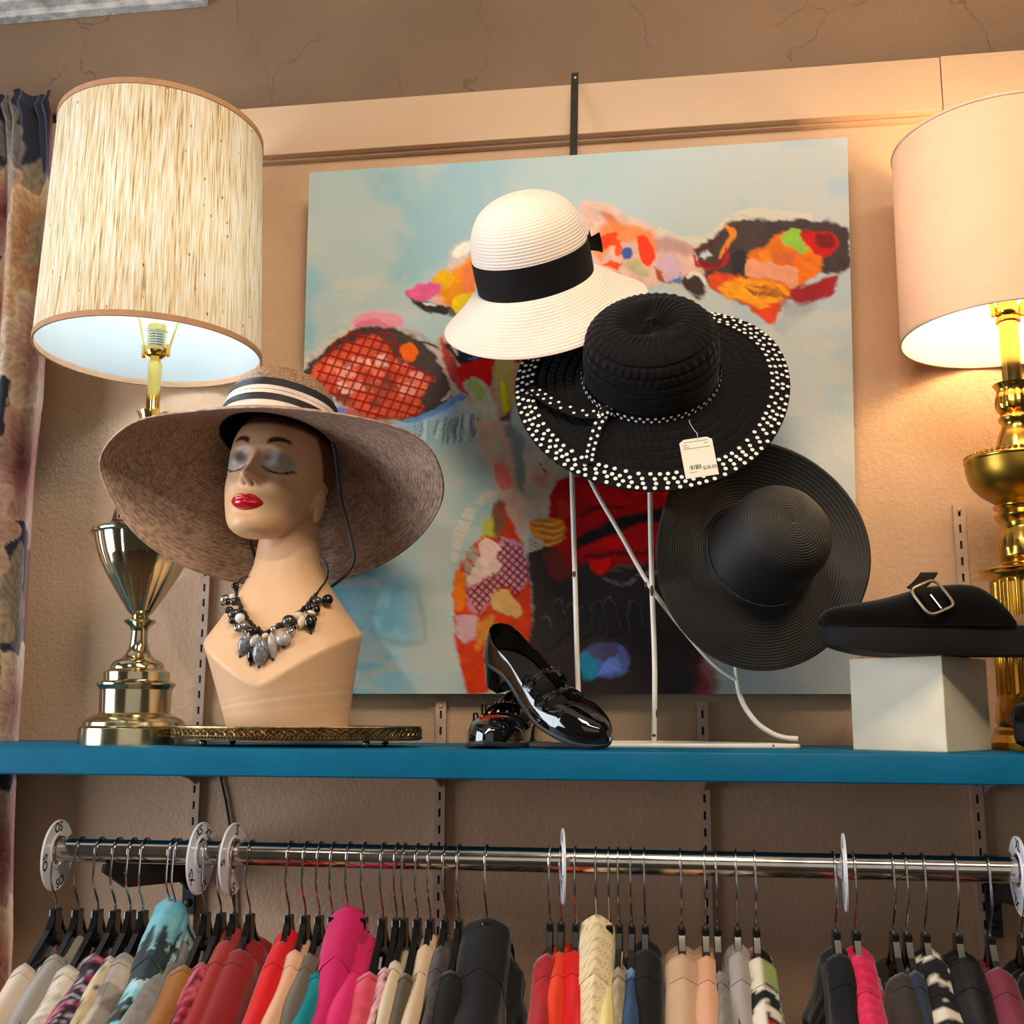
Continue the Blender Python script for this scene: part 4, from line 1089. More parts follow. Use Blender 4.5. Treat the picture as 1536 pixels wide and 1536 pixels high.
YB = -0.200                                                   # depth of the bust's axis
def zy(y, x=424): return float(P(x, y, YB)[2])
def xx(x, y): return float(P(x, y, YB)[0])
HEAD_C = P(416, 727, YB + 0.004)
HEAD_R = rot('Z', -5) @ rot('Y', 5) @ rot('X', -13)           # turned a little to its right, chin lifted
HS = 1.15
def head_grid():
    #        z      half-width  front(-)  back(+)
    tab = [(-0.0905, 0.006, 0.050, -0.034), (-0.0895, 0.013, 0.0575, -0.028), (-0.085, 0.0235, 0.0640, -0.018), (-0.074, 0.0350, 0.0660, 0.002), (-0.058, 0.0445, 0.0665, 0.022),
           (-0.040, 0.0515, 0.0675, 0.042), (-0.020, 0.0565, 0.0700, 0.062), (0.0, 0.0600, 0.0705, 0.076), (0.020, 0.0625, 0.0745, 0.086), (0.045, 0.0625, 0.0725, 0.089),
           (0.070, 0.0560, 0.0600, 0.080), (0.088, 0.0400, 0.0390, 0.058), (0.097, 0.0180, 0.0140, 0.030), (0.099, 0.004, 0.0, 0.012)]
    n, m = 110, 120
    ta = np.asarray(tab); s = np.linspace(0, len(tab) - 1, n)
    cols = [np.interp(s, np.arange(len(tab)), ta[:, k]) for k in range(4)]
    sp = spline(ta, n); z, w, f, b = sp.T
    th = np.arange(m) * 2 * math.pi / m
    G = np.zeros((n, m, 3))
    for i in range(n):
        cy = (b[i] - f[i]) / 2; hd = (b[i] + f[i]) / 2
        e = 2.25
        c_, s_ = np.cos(th), np.sin(th)
        k = (np.abs(c_) ** e + np.abs(s_) ** e) ** (-1 / e)
        G[i] = np.stack([w[i] * k * c_, cy + hd * k * s_, np.full(m, z[i])], -1)
    return G * HS

def bust_grid():
    z_ridge_side, z_ridge_mid = zy(955), zy(1037)
    z_bot, z_neck = TRAY_TOP, zy(842)
    n, m = 150, 160
    th = np.arange(m) * 2 * math.pi / m
    ux, uy = np.cos(th), np.sin(th)
    front = np.clip(-uy, 0, 1)
    rot_b = -0.10
    au = np.sqrt(ux * ux + 0.012)
    zr = z_ridge_side + (z_ridge_mid - z_ridge_side) * np.clip(1.02 - au, 0, 1) ** 0.95
    zr = np.where(uy > 0, z_ridge_side + 0.012 * uy, zr)
    z_top = zy(762)
    zs = np.concatenate([np.linspace(z_bot, z_neck, 120), np.linspace(z_neck, z_top, 31)[1:]])
    G = np.zeros((len(zs), m, 3))
    x_bot = xx(430, 1085); x_mid = xx(425, 960); x_neck = xx(424, 845); 
    for i, z in enumerate(zs):
        t_n = np.clip((z_neck - z) / (z_neck - zr), 0, 1)
        t_b = np.clip((zr - z) / (zr - z_bot), 0, 1)
        def prof(nk, R, bt, e): 
            up = nk + (R - nk) * t_n ** e
            dn = R + (bt - R) * (t_b ** 0.92)
            return np.where(z > zr, up, dn)
        rx = prof(0.0480, 0.118, 0.086, 1.22)
        ryf = prof(0.043, 0.092, 0.066, 1.35)
        ryb = prof(0.046, 0.072, 0.062, 1.3)
        k = (np.abs(ux) ** 2.25 + np.abs(uy) ** 2.25) ** (-1 / 2.25)
        xc = np.interp(z, [z_bot, zy(960), z_neck, z_top], [x_bot, x_mid, x_neck, xx(428, 790)])
        yc = YB + np.interp(z, [z_bot, zy(960), z_neck, z_top], [0.008, 0.004, 0.020, 0.022])
        sh = 1.0
        if z > z_neck: sh = 1.0 - 0.20 * (z - z_neck) / (z_top - z_neck)
        X = rx * k * ux * sh; Yv = np.where(uy < 0, ryf, ryb) * k * uy * sh
        c, s = math.cos(rot_b), math.sin(rot_b)
        G[i] = np.stack([xc + X * c - Yv * s, yc + X * s + Yv * c, np.full(m, z)], -1)
    return G

def capped(G):
    mb = MB().grid(G, cv=True); n, m = G.shape[:2]
    mb.F.append(tuple(range(m))); mb.F.append(tuple(reversed(range((n - 1) * m, n * m))))
    return mb
def weld(mb, voxel, smooth_it):
    me = mesh_of('weld', *mb.arrays(), None); fix_normals(me)
    ob = bpy.data.objects.new('weld', me); C.objects.link(ob)
    md = ob.modifiers.new('r', 'REMESH'); md.mode = 'VOXEL'; md.voxel_size = voxel
    ms = ob.modifiers.new('s', 'SMOOTH'); ms.factor = 0.5; ms.iterations = smooth_it
    dg = bpy.context.evaluated_depsgraph_get(); ev = ob.evaluated_get(dg).to_mesh()
    V = np.zeros(len(ev.vertices) * 3, np.float32); ev.vertices.foreach_get('co', V); V = V.reshape(-1, 3).astype(float)
    F = [tuple(p.vertices) for p in ev.polygons]
    ob.evaluated_get(dg).to_mesh_clear(); bpy.data.objects.remove(ob); bpy.data.meshes.remove(me)
    return V, F

def mannequin():
    H = head_grid().reshape(-1, 3)
    hw = H @ HEAD_R.T + HEAD_C
    n, m = 110, 120
    mb = MB()
    hm = capped(hw.reshape(n, m, 3)); bm_ = capped(bust_grid())
    mb.add(*hm.arrays()); mb.add(*bm_.arrays())
    # ears: flattened shells set on the sides of the head
    for s in (-1, 1):
        E = MB(); 
        R_ = rot('Z', 14 * s) @ rot('X', -12)
        E.ball((0, 0, 0), (0.0075, 0.0155, 0.0265), 14, 20, R_)
        E.V = [v * np.array([1, 1 + 0.25 * np.clip(v[:, 2:3] / 0.026, -1, 1)[:, 0].mean(), 1]) for v in E.V]
        V, F = E.arrays(); V = (V + np.array([s * 0.0585, 0.012, -0.022])) * HS
        mb.add(V @ HEAD_R.T + HEAD_C, F)
    V, F = weld(mb, 0.0021, 12)
    # facial relief, in head coordinates (x to its left, y back, z up)
    h = (V - HEAD_C) @ HEAD_R / HS
    fwd = HEAD_R @ np.array([0, -1.0, 0]); up = HEAD_R @ np.array([0, 0, 1.0])
    face = sstep(0.01, -0.03, h[:, 1]) * (h[:, 2] > -0.1)
    x, z = h[:, 0], h[:, 2]
    d = np.zeros(len(V)); dz = np.zeros(len(V))
    g = lambda cx, cz, sx, sz: np.exp(-((x - cx) / sx) ** 2 - ((z - cz) / sz) ** 2)
    # nose: narrow ridge rising to a tip that ends sharply underneath
    tip = -0.0275
    tn = np.clip((0.018 - z) / (0.018 - tip), 0, 1)
    nose = np.where(z > tip, 0.004 * tn ** 0.6 + 0.0210 * tn ** 1.6, 0.0250 * np.exp(-((z - tip) / 0.0042) ** 2))
    wn = np.where(z > tip, 0.0052 + 0.0040 * tn ** 2.2, 0.0095)
    d += nose * np.exp(-(np.abs(x) / wn) ** 2.2)
    for s in (-1, 1):
        d += 0.0058 * g(s * 0.0100, tip + 0.0022, 0.0048, 0.0052)                 # alae
        d -= 0.0055 * g(s * 0.0052, tip - 0.0036, 0.0026, 0.0018)                 # nostrils
        d -= 0.0062 * g(s * 0.0185, 0.007, 0.0095, 0.0085)                        # sockets
        d += 0.0085 * np.exp(-((x - s * 0.0285) / 0.0165) ** 2 - ((z - 0.0015) / 0.0100) ** 2)   # closed lids
        d -= 0.0030 * np.exp(-((x - s * 0.0290) / 0.0160) ** 2 - ((z + 0.0100 + 0.006 * (1 - ((x - s * .029) / .016) ** 2) * 0.0) / 0.0024) ** 2)   # crease under the lashes
        d += 0.0026 * np.exp(-((x - s * 0.026) / 0.018) ** 2 - ((z - 0.0205) / 0.0050) ** 2)     # brow bone
        d += 0.0034 * g(s * 0.0370, -0.026, 0.014, 0.014)                         # cheekbones
        d -= 0.0022 * g(s * 0.0340, -0.056, 0.012, 0.016)
    d += 0.0020 * g(0, -0.036, 0.004, 0.005) * 0
    # mouth
    zm = -0.0530
    d += 0.0052 * g(0, zm, 0.0215, 0.0130)
    d -= 0.0022 * g(0, zm - 0.0155, 0.0140, 0.0050)
    d += 0.0048 * g(0, -0.0790, 0.0150, 0.0100)                                   # chin
    V = V + (fwd[None] * (d * face * HS)[:, None])
    h = (V - HEAD_C) @ HEAD_R / HS; x, y, z = h.T
    # painted finish
    skin = lin((226, 182, 140)); col = np.ones((len(V), 3)) * skin
    nz = fbm(V[:, 0] * 60, V[:, 2] * 60 + V[:, 1] * 40, 4)
    col *= (1 + 0.05 * (nz - 0.5))[:, None]
    # pale rubbed lines round the lower bust
    zl = V[:, 2]; front = V[:, 1] < YB
    for yy, a, sl in ((1052, 0.35, 0.13), (1066, 0.18, 0.10), (1040, 0.16, 0.16)):
        c = zy(yy) + (V[:, 0] - xx(425, yy)) * sl
        k = a * np.exp(-((zl - c) / 0.0022) ** 2) * front * (0.5 + nz) * (zl < zy(1000))
        col += k[:, None] * (lin((252, 224, 190)) - col)
    def mixc(mask, c):
        nonlocal col
        col = col * (1 - mask[:, None]) + lin(c) * mask[:, None]
    ff = (y < 0.0) & (z > -0.1)
    for s in (-1, 1):
        u = (x - s * 0.0285)
        lid = sstep(1.15, 0.65, (u / 0.0185) ** 2 + ((z - 0.0030) / 0.0125) ** 2) * ff
        mixc(lid * 0.75, (150, 158, 160))
        mixc(sstep(1.1, 0.4, ((x - s * 0.018) / 0.010) ** 2 + ((z - 0.010) / 0.009) ** 2) * ff * 0.45, (132, 136, 140))
        lash_z = -0.0075 - 0.0045 * (1 - np.clip((u / 0.0165), -1, 1) ** 2) + 0.003 * np.clip(s * u / 0.0165, 0, 2) ** 2
        lash = sstep(0.0020, 0.0009, np.abs(z - lash_z)) * sstep(0.0205, 0.0165, np.abs(u)) * ff
        mixc(lash, (34, 30, 34))
        bz = 0.0245 + 0.0075 * np.clip(1 - ((s * x - 0.030) / 0.020) ** 2, -1, 1)
        bw = 0.0042 * np.clip(1.25 - (s * x - 0.012) / 0.040, 0.3, 1.1)
        brow = sstep(1.2, 0.6, np.abs(z - bz) / bw) * sstep(0.042, 0.036, s * x) * sstep(0.010, 0.015, s * x) * ff
        mixc(brow, (66, 46, 40))
        mixc(sstep(1.0, 0.5, ((x - s * 0.0052) / 0.0026) ** 2 + ((z - tip + 0.0042) / 0.0020) ** 2) * ff * 0.85, (92, 58, 46))
        mixc(sstep(1.1, 0.3, ((x - s * 0.038) / 0.016) ** 2 + ((z + 0.028) / 0.014) ** 2) * ff * 0.22, (214, 130, 100))
    # painted chestnut hair drawn back behind the ears
    hl = 0.012 + 0.55 * (z - 0.03) * (z < 0.03)
    hair = sstep(-0.004, 0.006, y - (-0.030 + 0.9 * np.clip(0.052 - z, 0, 0.2) * 0.8)) * (z > -0.045) * (np.hypot(np.abs(x) - 0.06, 0) < 1)
    hair = np.maximum(hair, sstep(0.050, 0.058, z))
    hair = hair * sstep(-0.034, -0.020, z)
    ear = (np.abs(x) > 0.0560) & (np.abs(y - 0.012) < 0.020) & (z < 0.008) & (z > -0.052)
    hair = hair * (~ear) * (V[:, 2] > zy(805))
    mixc(hair, (112, 66, 44))
    th = thing('mannequin_bust', 'peach painted female mannequin head with closed eyes on a bare shoulder bust', 'mannequin', (xx(430, 1085), YB, TRAY_TOP))
    body = part('body', (V, F), paint_mat('painted_plaster_skin', 0.42, bump=0.12, bs=90, spec=0.4), th, cols=np.clip(col, 0, 1), angle=None, recalc=False)
    # lips: a glossy red mesh laid over the mouth
    bv = bvh_of(V, F)
    nu, nv = 44, 22
    G = np.zeros((nu, nv, 3)); 
    wl = 0.0218
    for i in range(nu):
        a = -1 + 2 * i / (nu - 1); X = wl * a
        e = (1 - a * a)
        top = zm + 0.0018 * (1 - abs(a)) * 0 + (0.0098 * e ** 0.75) - 0.0032 * math.exp(-(a / 0.16) ** 2) - 0.0006
        bot = zm - 0.0128 * e ** 0.62
        mid = zm + 0.0010 * math.cos(a * 3.1)
        for j in range(nv):
            b = j / (nv - 1)
            Z = top + (bot - top) * b
            o = HEAD_R @ (np.array([X, -0.2, Z]) * HS) + HEAD_C
            hit_ = bv.ray_cast(Vector(o), Vector(-fwd))
            q = np.array(hit_[0]) if hit_[0] is not None else o
            bm_ = (top - mid) / (top - bot + 1e-9)
            if b < bm_: t = b / (bm_ + 1e-9)
            else: t = (1 - b) / (1 - bm_ + 1e-9)
            bulge = 0.0062 * (math.sin(math.pi * min(1, 0.5 + t * .5) * 1.0) * 0 + math.sin(math.pi * np.clip(t, 0, 1) * 0.93) ** 0.7) * e ** 0.5
            if b >= bm_: bulge *= 1.15
            edge = 0.0 if 0 < i < nu - 1 and 0 < j < nv - 1 else -0.0008
            G[i, j] = q + fwd * (0.0004 + edge + bulge) * HS
    part('lips', MB().grid(G), mat('glossy_red_lipstick', (196, 14, 32), 0.2, var=0.03, coat=0.6, bump=0.08, bs=140), th, angle=None, label='glossy red pursed lips')
    return th, V, F, bv
MANN, MV, MF, M_BVH = mannequin()
# ------------------------------------------------------------------ beaded necklace on the bust
def necklace():
    def on(x, y, lift=0.0):
        p, n = cast(M_BVH, x, y)
        if p is None: p = P(x, y, YB); n = np.array([0, -1.0, 0])
        return p + n * lift
    mk = mat('black_waxed_cord', (20, 19, 20), 0.55, var=0.2, bump=0.4, bs=500)
    th = thing('necklace', 'black cord necklace with clusters of grey, white and black beads on the bust', 'necklace', on(410, 950, 0.004))
    path = [(374, 866), (364, 868), (357, 876), (356, 890), (361, 905), (366, 918), (376, 933), (390, 948), (399, 952), (411, 944), (424, 938), (438, 930), (450, 920), (462, 908), (472, 895), (479, 884), (487, 872), (493, 858), (491, 846), (486, 838)]
    pts = spline([on(x, y, 0.0028) for x, y in path], 120)
    part('cord', MB().tube(pts, 0.0013, 7), mk, th)
    # knots macramed along the front
    kn = MB()
    for i in range(14, 90):
        p = pts[i] + rng.normal(0, 0.0006, 3)
        kn.ball(p + np.array([0, -0.0008, 0]), rng.uniform(0.0022, 0.0040, 3), 5, 7)
    part('cord_knots', kn, mk, th, kind='stuff')
    glossb = mat('black_glass_bead', (16, 16, 18), 0.08, var=0.0, coat=0.5)
    grey = mat('grey_marbled_bead', (112, 112, 114), 0.18, var=0.35, vs=160, coat=0.5)
    lite = mat('pale_grey_bead', (176, 172, 168), 0.2, var=0.15, vs=120, coat=0.5)
    white = mat('white_bead', (232, 230, 226), 0.25, var=0.03, coat=0.3)
    cream = mat('cream_bead', (214, 198, 166), 0.35, var=0.08)
    silver = mat('silver_bead', (190, 186, 182), 0.15, metal=0.9, var=0.2, vs=90)
    pewter = mat('dark_pewter_bead', (92, 88, 86), 0.2, metal=0.7, var=0.3, vs=60)
    px = 1 / 960.0
    beads = [  # x, y, half-width, half-height px, tilt degrees, material, lift
        (341, 900, 7.5, 7.5, 0, silver, 8), (351, 896, 5, 5, 0, white, 6), (348, 907, 5.5, 5.5, 0, glossb, 7), (355, 906, 5, 6, 10, pewter, 6), (338, 906, 3.5, 3.5, 0, glossb, 8),
        (349, 918, 6, 5, 0, glossb, 6), (356, 925, 9, 7, 25, pewter, 7), (365, 932, 7, 7, 0, white, 9), (353, 934, 6, 6, 0, glossb, 6), (347, 921, 4, 4, 0, glossb, 8),
        (362, 948, 7, 6, -30, silver, 9), (368, 944, 8, 7, 20, silver, 8), (378, 952, 8, 7, 10, glossb, 9), (374, 958, 5, 4, 0, glossb, 8), (385, 950, 5, 5, 0, glossb, 7),
        (370, 969, 9, 17, -20, grey, 7), (386, 965, 6, 10, -32, lite, 10), (381, 986, 7, 12, -8, glossb, 7), (397, 983, 11, 19, -6, grey, 11), (402, 957, 5, 4, 30, cream, 8), (413, 972, 6.5, 18, 4, lite, 9), (407, 975, 5, 16, -14, grey, 7),
        (429, 962, 10.5, 9.5, 0, lite, 9), (414, 948, 4.5, 4.5, 0, silver, 8), (436, 937, 9.5, 9, 0, pewter, 9), (438, 952, 7, 5, 30, silver, 8), (449, 929, 8, 7, 0, cream, 7), (454, 939, 6, 9, -10, cream, 10), (465, 941, 8, 12, 8, glossb, 9),
        (441, 946, 5, 5, 0, glossb, 7), (467, 924, 6, 3.2, -20, white, 8), (473, 919, 6, 6, 0, glossb, 7), (474, 906, 7, 6, 0, pewter, 7), (487, 906, 8, 8, 0, glossb, 9), (463, 916, 5, 5, 0, glossb, 6), (470, 934, 5, 5, 0, glossb, 7), (355, 879, 6, 4.5, 20, glossb, 6)]
    groups = {}
    for x, y, a, b, tl, mt, lf in beads:
        p = on(x, y, lf * px)
        R_ = np.stack([CAM_R, CAM_U, -CAM_F], 1) @ rot('Z', tl)
        mb = MB(); r = min(a, b)
        if a < 0.8 * b or a > 1.3 * b:
            nu, nv = 12, 14                                            # pointed almond bead
            G = []
            for i in range(nu):
                t = i / (nu - 1); zz = 1 - 2 * t; w = max(0.12, (1 - zz * zz) ** 0.75)
                G.append([(a * px * w * math.cos(q), b * px * zz, a * 0.75 * px * w * math.sin(q)) for q in np.arange(nv) * 2 * math.pi / nv])
            mb.grid(np.array(G) @ R_.T + p, cv=True); n0 = mb.n
            mb.F.append(tuple(range(nv))); mb.F.append(tuple(reversed(range(n0 - nv, n0))))
        else:
            mb.ball(p, (a * px, b * px, 0.9 * r * px), 10, 14, R_)
        o = part('bead', mb, mt, th)
        tip = p + R_ @ np.array([0, -b * px, 0.001])
        if b > 9: part('end_knot', MB().ball(tip, 0.0022, 6, 8), mk, o)
necklace()
# ------------------------------------------------------------------ hats
def hat_surface(prof, n, Rm, c, ridge=0.0, pitch=0.004, deform=None, oval=1.06, sub=5, phase=0.0):
    """turn an outline (r, z) round the hat axis with stitched-braid ridges; deform(r, z, th) -> dz, dr"""
    prof = np.asarray(prof, float)
    s = np.concatenate([[0], np.cumsum(np.hypot(*np.diff(prof, axis=0).T))])
    m = max(8, int(s[-1] / pitch * sub)) if ridge != 0 else max(24, int(s[-1] / 0.004))
    ss = np.linspace(0, s[-1], m)
    sp = spline(prof, 300); s2 = np.concatenate([[0], np.cumsum(np.hypot(*np.diff(sp, axis=0).T))]); s2 *= s[-1] / s2[-1]
    r = np.interp(ss, s2, sp[:, 0]); z = np.interp(ss, s2, sp[:, 1])
    tr, tz = np.gradient(r), np.gradient(z); l = np.hypot(tr, tz) + 1e-9
    th = np.arange(n) * 2 * math.pi / n
    R2 = np.maximum(r[:, None], 0.0004) * np.ones((1, n)); Z2 = z[:, None] * np.ones((1, n))
    if deform is not None:
        dr, dz = deform(R2, Z2, th[None, :], ss[:, None] / s[-1]); R2 = R2 + dr; Z2 = Z2 + dz
    if ridge != 0:
        ph = ss[:, None] / pitch + th[None, :] / (2 * math.pi) * 1.0 + phase
        k = np.abs(np.sin(math.pi * ph)) ** 0.55 * ridge
        k *= np.clip(np.minimum(ss, s[-1] - ss)[:, None] / 0.003, 0, 1)
        R2 = R2 + (tz / l)[:, None] * -k * np.sign(1); Z2 = Z2 + (tr / l)[:, None] * k
    X = np.stack([R2 * np.cos(th) , R2 * np.sin(th) * oval, Z2], -1)
    return X @ np.asarray(Rm).T + np.asarray(c)
def thick(G, Rm, t):
    """close a sheet into a thin shell by adding an inner copy"""
    dn = np.gradient(G, axis=0); dt = np.roll(G, -1, 1) - np.roll(G, 1, 1)
    N = np.cross(dn, dt); N /= np.linalg.norm(N, axis=2)[..., None] + 1e-12
    return np.concatenate([G, (G - N * t)[::-1]], 0)
def straw_mat(name, c, var, rough, su, bump=0.4, spec=0.3):
    m, t, b = nt(name)
    n = node(t, 'ShaderNodeTexNoise'); n.inputs['Scale'].default_value = 1; n.inputs['Detail'].default_value = 4
    t.links.new(coords(t, (su, su, su * 2.5)), n.inputs['Vector'])
    c = np.asarray(c, float)
    t.links.new(ramp(t, n.outputs[0], [(0.32, c * (1 - var)), (0.5, c), (0.68, np.clip(c * (1 + var), 0, 255))]), b.inputs['Base Color'])
    b.inputs['Roughness'].default_value = rough; b.inputs['Specular IOR Level'].default_value = spec
    add_bump(t, b, n.outputs[0], bump, 0.0006)
    return m
Y_ = np.array([0, 1.0, 0])

def sun_hat():
    hc = P(416, 668, YB + 0.012)                                     # centre of the head opening
    Rm = rot('Z', -5) @ rot('Y', 1) @ rot('X', -15)                      # tipped back
    straw = straw_mat('natural_palm_straw', (150, 118, 92), 0.34, 0.7, 260)
    th = thing('sun_hat', 'wide brimmed natural straw sun hat worn by the mannequin with a striped ribbon', 'hat', hc)
    r0 = 0.0855
    # the wavy brim: an inner ring at the head opening and an outer edge that droops round the back
    edge = [(0, 665, 735, -.24), (25, 641, 792, -.15), (48, 592, 836, -.10), (70, 520, 868, -.085), (95, 430, 884, -.085), (118, 350, 873, -.14), (138, 282, 852, -.21), (158, 215, 812, -.262),
            (178, 170, 755, -.288), (200, 150, 690, -.32), (225, 196, 637, -.38), (250, 290, 618, -.41), (275, 415, 613, -.42), (310, 560, 632, -.39), (335, 640, 668, -.33)]
    E3 = np.array([P(x, y, Yd) for _, x, y, Yd in edge]); ta = np.array([e[0] for e in edge], float)
    ne = 220
    dense = spline(E3, 15 * 40, True); tdense = np.interp(np.arange(600) / 40.0, np.arange(16), np.append(ta, 360.0))
    tq = np.arange(ne) * 360.0 / ne
    outer = np.stack([np.interp(tq, np.append(tdense, 360), np.append(dense[:, k], dense[0, k])) for k in range(3)], 1)
    tr_ = np.radians(tq)
    inner = np.stack([r0 * np.cos(tr_), r0 * np.sin(tr_) * 1.12, 0.004 + 0 * tr_], 1) @ Rm.T + hc
    mid = (inner + outer) / 2 + np.outer(0.010 + 0.016 * (np.sin(tr_) > 0) * np.sin(tr_), Rm[:, 2])
    ns = 160
    f = np.linspace(0, 1, ns)[:, None, None]
    B = inner[None] * (1 - f) ** 2 + mid[None] * 2 * f * (1 - f) + outer[None] * f ** 2
    dn = np.gradient(B, axis=0); dt = np.roll(B, -1, 1) - np.roll(B, 1, 1); N_ = np.cross(dt, dn); N_ /= np.linalg.norm(N_, axis=2)[..., None]
    if N_[0, 0] @ Rm[:, 2] > 0: N_ = -N_
    S_ = f[..., 0] * 0.155; T_ = tr_[None, :]
    rid = 0.0008 * np.abs(np.sin(math.pi * (S_ / 0.0042 + T_ / 6.2832))) ** 0.6 * np.clip((1 - f[..., 0]) * 30, 0, 1)
    top = B - N_ * 0.0022
    B = B + N_ * rid[..., None]
    def streaks(S, T):
        g = fbm(T * 62 + np.floor(S / 0.0042) * 7.7, S * 420 + 3, 4); g2 = fbm(T * 9, S * 60, 3)
        k = np.abs(np.sin(math.pi * (S / 0.0042 + T / 6.2832))) ** 0.5
        c = lin((206, 172, 150))[None, None] * (0.56 + 0.50 * sstep(0.3, 0.7, g) + 0.25 * (g2 - 0.5))[..., None] * (0.62 + 0.38 * k)[..., None]
        return np.clip(c, 0, 1)
    cb = streaks(S_ + 0 * T_, T_ + 0 * S_)
    G = np.concatenate([B, top[::-1]], 0); cc = np.concatenate([cb, cb[::-1]], 0)
    part('brim', MB().grid(G, cu=True, cv=True), paint_mat('palm_straw_braid', 0.7, bump=0.3, bs=700, spec=0.25), th, angle=None, cols=cc.reshape(-1, 3))
    crown = hat_surface([(r0 + 0.0005, 0.003), (r0 - 0.001, 0.03), (r0 - 0.006, 0.066), (0.066, 0.094), (0.036, 0.106), (0.002, 0.108)], 140, Rm, hc, -0.0006, 0.0042, None, 1.12)
    part('crown', MB().grid(crown, cv=True), straw, th, angle=None)
    # inside of the crown: dark sweatband lining
    lin_ = hat_surface([(r0 - 0.0012, 0.002), (r0 - 0.0028, 0.03), (r0 - 0.008, 0.062)], 120, Rm, hc, 0, 1, None, 1.12)
    part('sweatband', MB().grid(lin_, cv=True), mat('dark_sweatband', (44, 36, 36), 0.8), th, label='dark inner sweatband')
    # striped grosgrain ribbon in folds
    rb = []
    black = mat('black_grosgrain', (24, 22, 24), 0.6, bump=0.3, bs=900); pale = mat('pale_grosgrain', (226, 206, 192), 0.6, bump=0.3, bs=900)
    bands = [(0.004, 0.012, pale), (0.012, 0.016, black), (0.016, 0.027, pale), (0.027, 0.0385, black), (0.0385, 0.045, pale), (0.045, 0.0462, black), (0.0462, 0.0535, pale), (0.0535, 0.067, black)]
    for k, (z0, z1, mt) in enumerate(bands):
        p = [(np.interp(z, [0.003, 0.03, 0.066, 0.094], [r0 + 0.0005, r0 - 0.001, r0 - 0.006, 0.066]) + 0.0024 + 0.0006 * math.sin(k * 2.1), z) for z in np.linspace(z0, z1, 5)]
        wave = lambda R, Z, t, s: (0.0006 * np.sin(5 * t + 40 * Z), 0.0035 * np.sin(t * 1.0 + 0.5) + 0.002 * np.sin(2 * t))
        part('ribbon_stripe', MB().grid(hat_surface(p, 140, Rm, hc, 0, 1, wave, 1.12), cv=True), mt, th, angle=None)
    # chin cord: down both sides of the face, loose behind the shoulder
    ck = mat('black_chin_cord', (20, 18, 20), 0.6, bump=0.3, bs=600)
    a = [P(500, 668, YB - 0.05), P(503, 682, YB - 0.045), P(507, 715, YB - 0.035), P(512, 750, YB - 0.028), P(521, 785, YB - 0.022), P(529, 820, YB - 0.018), P(531, 840, YB - 0.014), P(523, 857, YB - 0.004), P(508, 872, YB + 0.022), P(494, 882, YB + 0.055)]
    part('chin_cord', MB().tube(spline(a, 70), 0.0023, 8), ck, th)
    b = [P(352, 700, YB + 0.04), P(358, 760, YB + 0.045), P(366, 795, YB + 0.03), P(373, 806, YB + 0.018), P(377, 818, YB + 0.02), P(384, 840, YB + 0.045)]
    part('chin_cord', MB().tube(spline(b, 40), 0.0023, 8), ck, th)
    part('cord_knot', MB().ball(a[0], 0.0036, 7, 10), ck, th)
sun_hat()

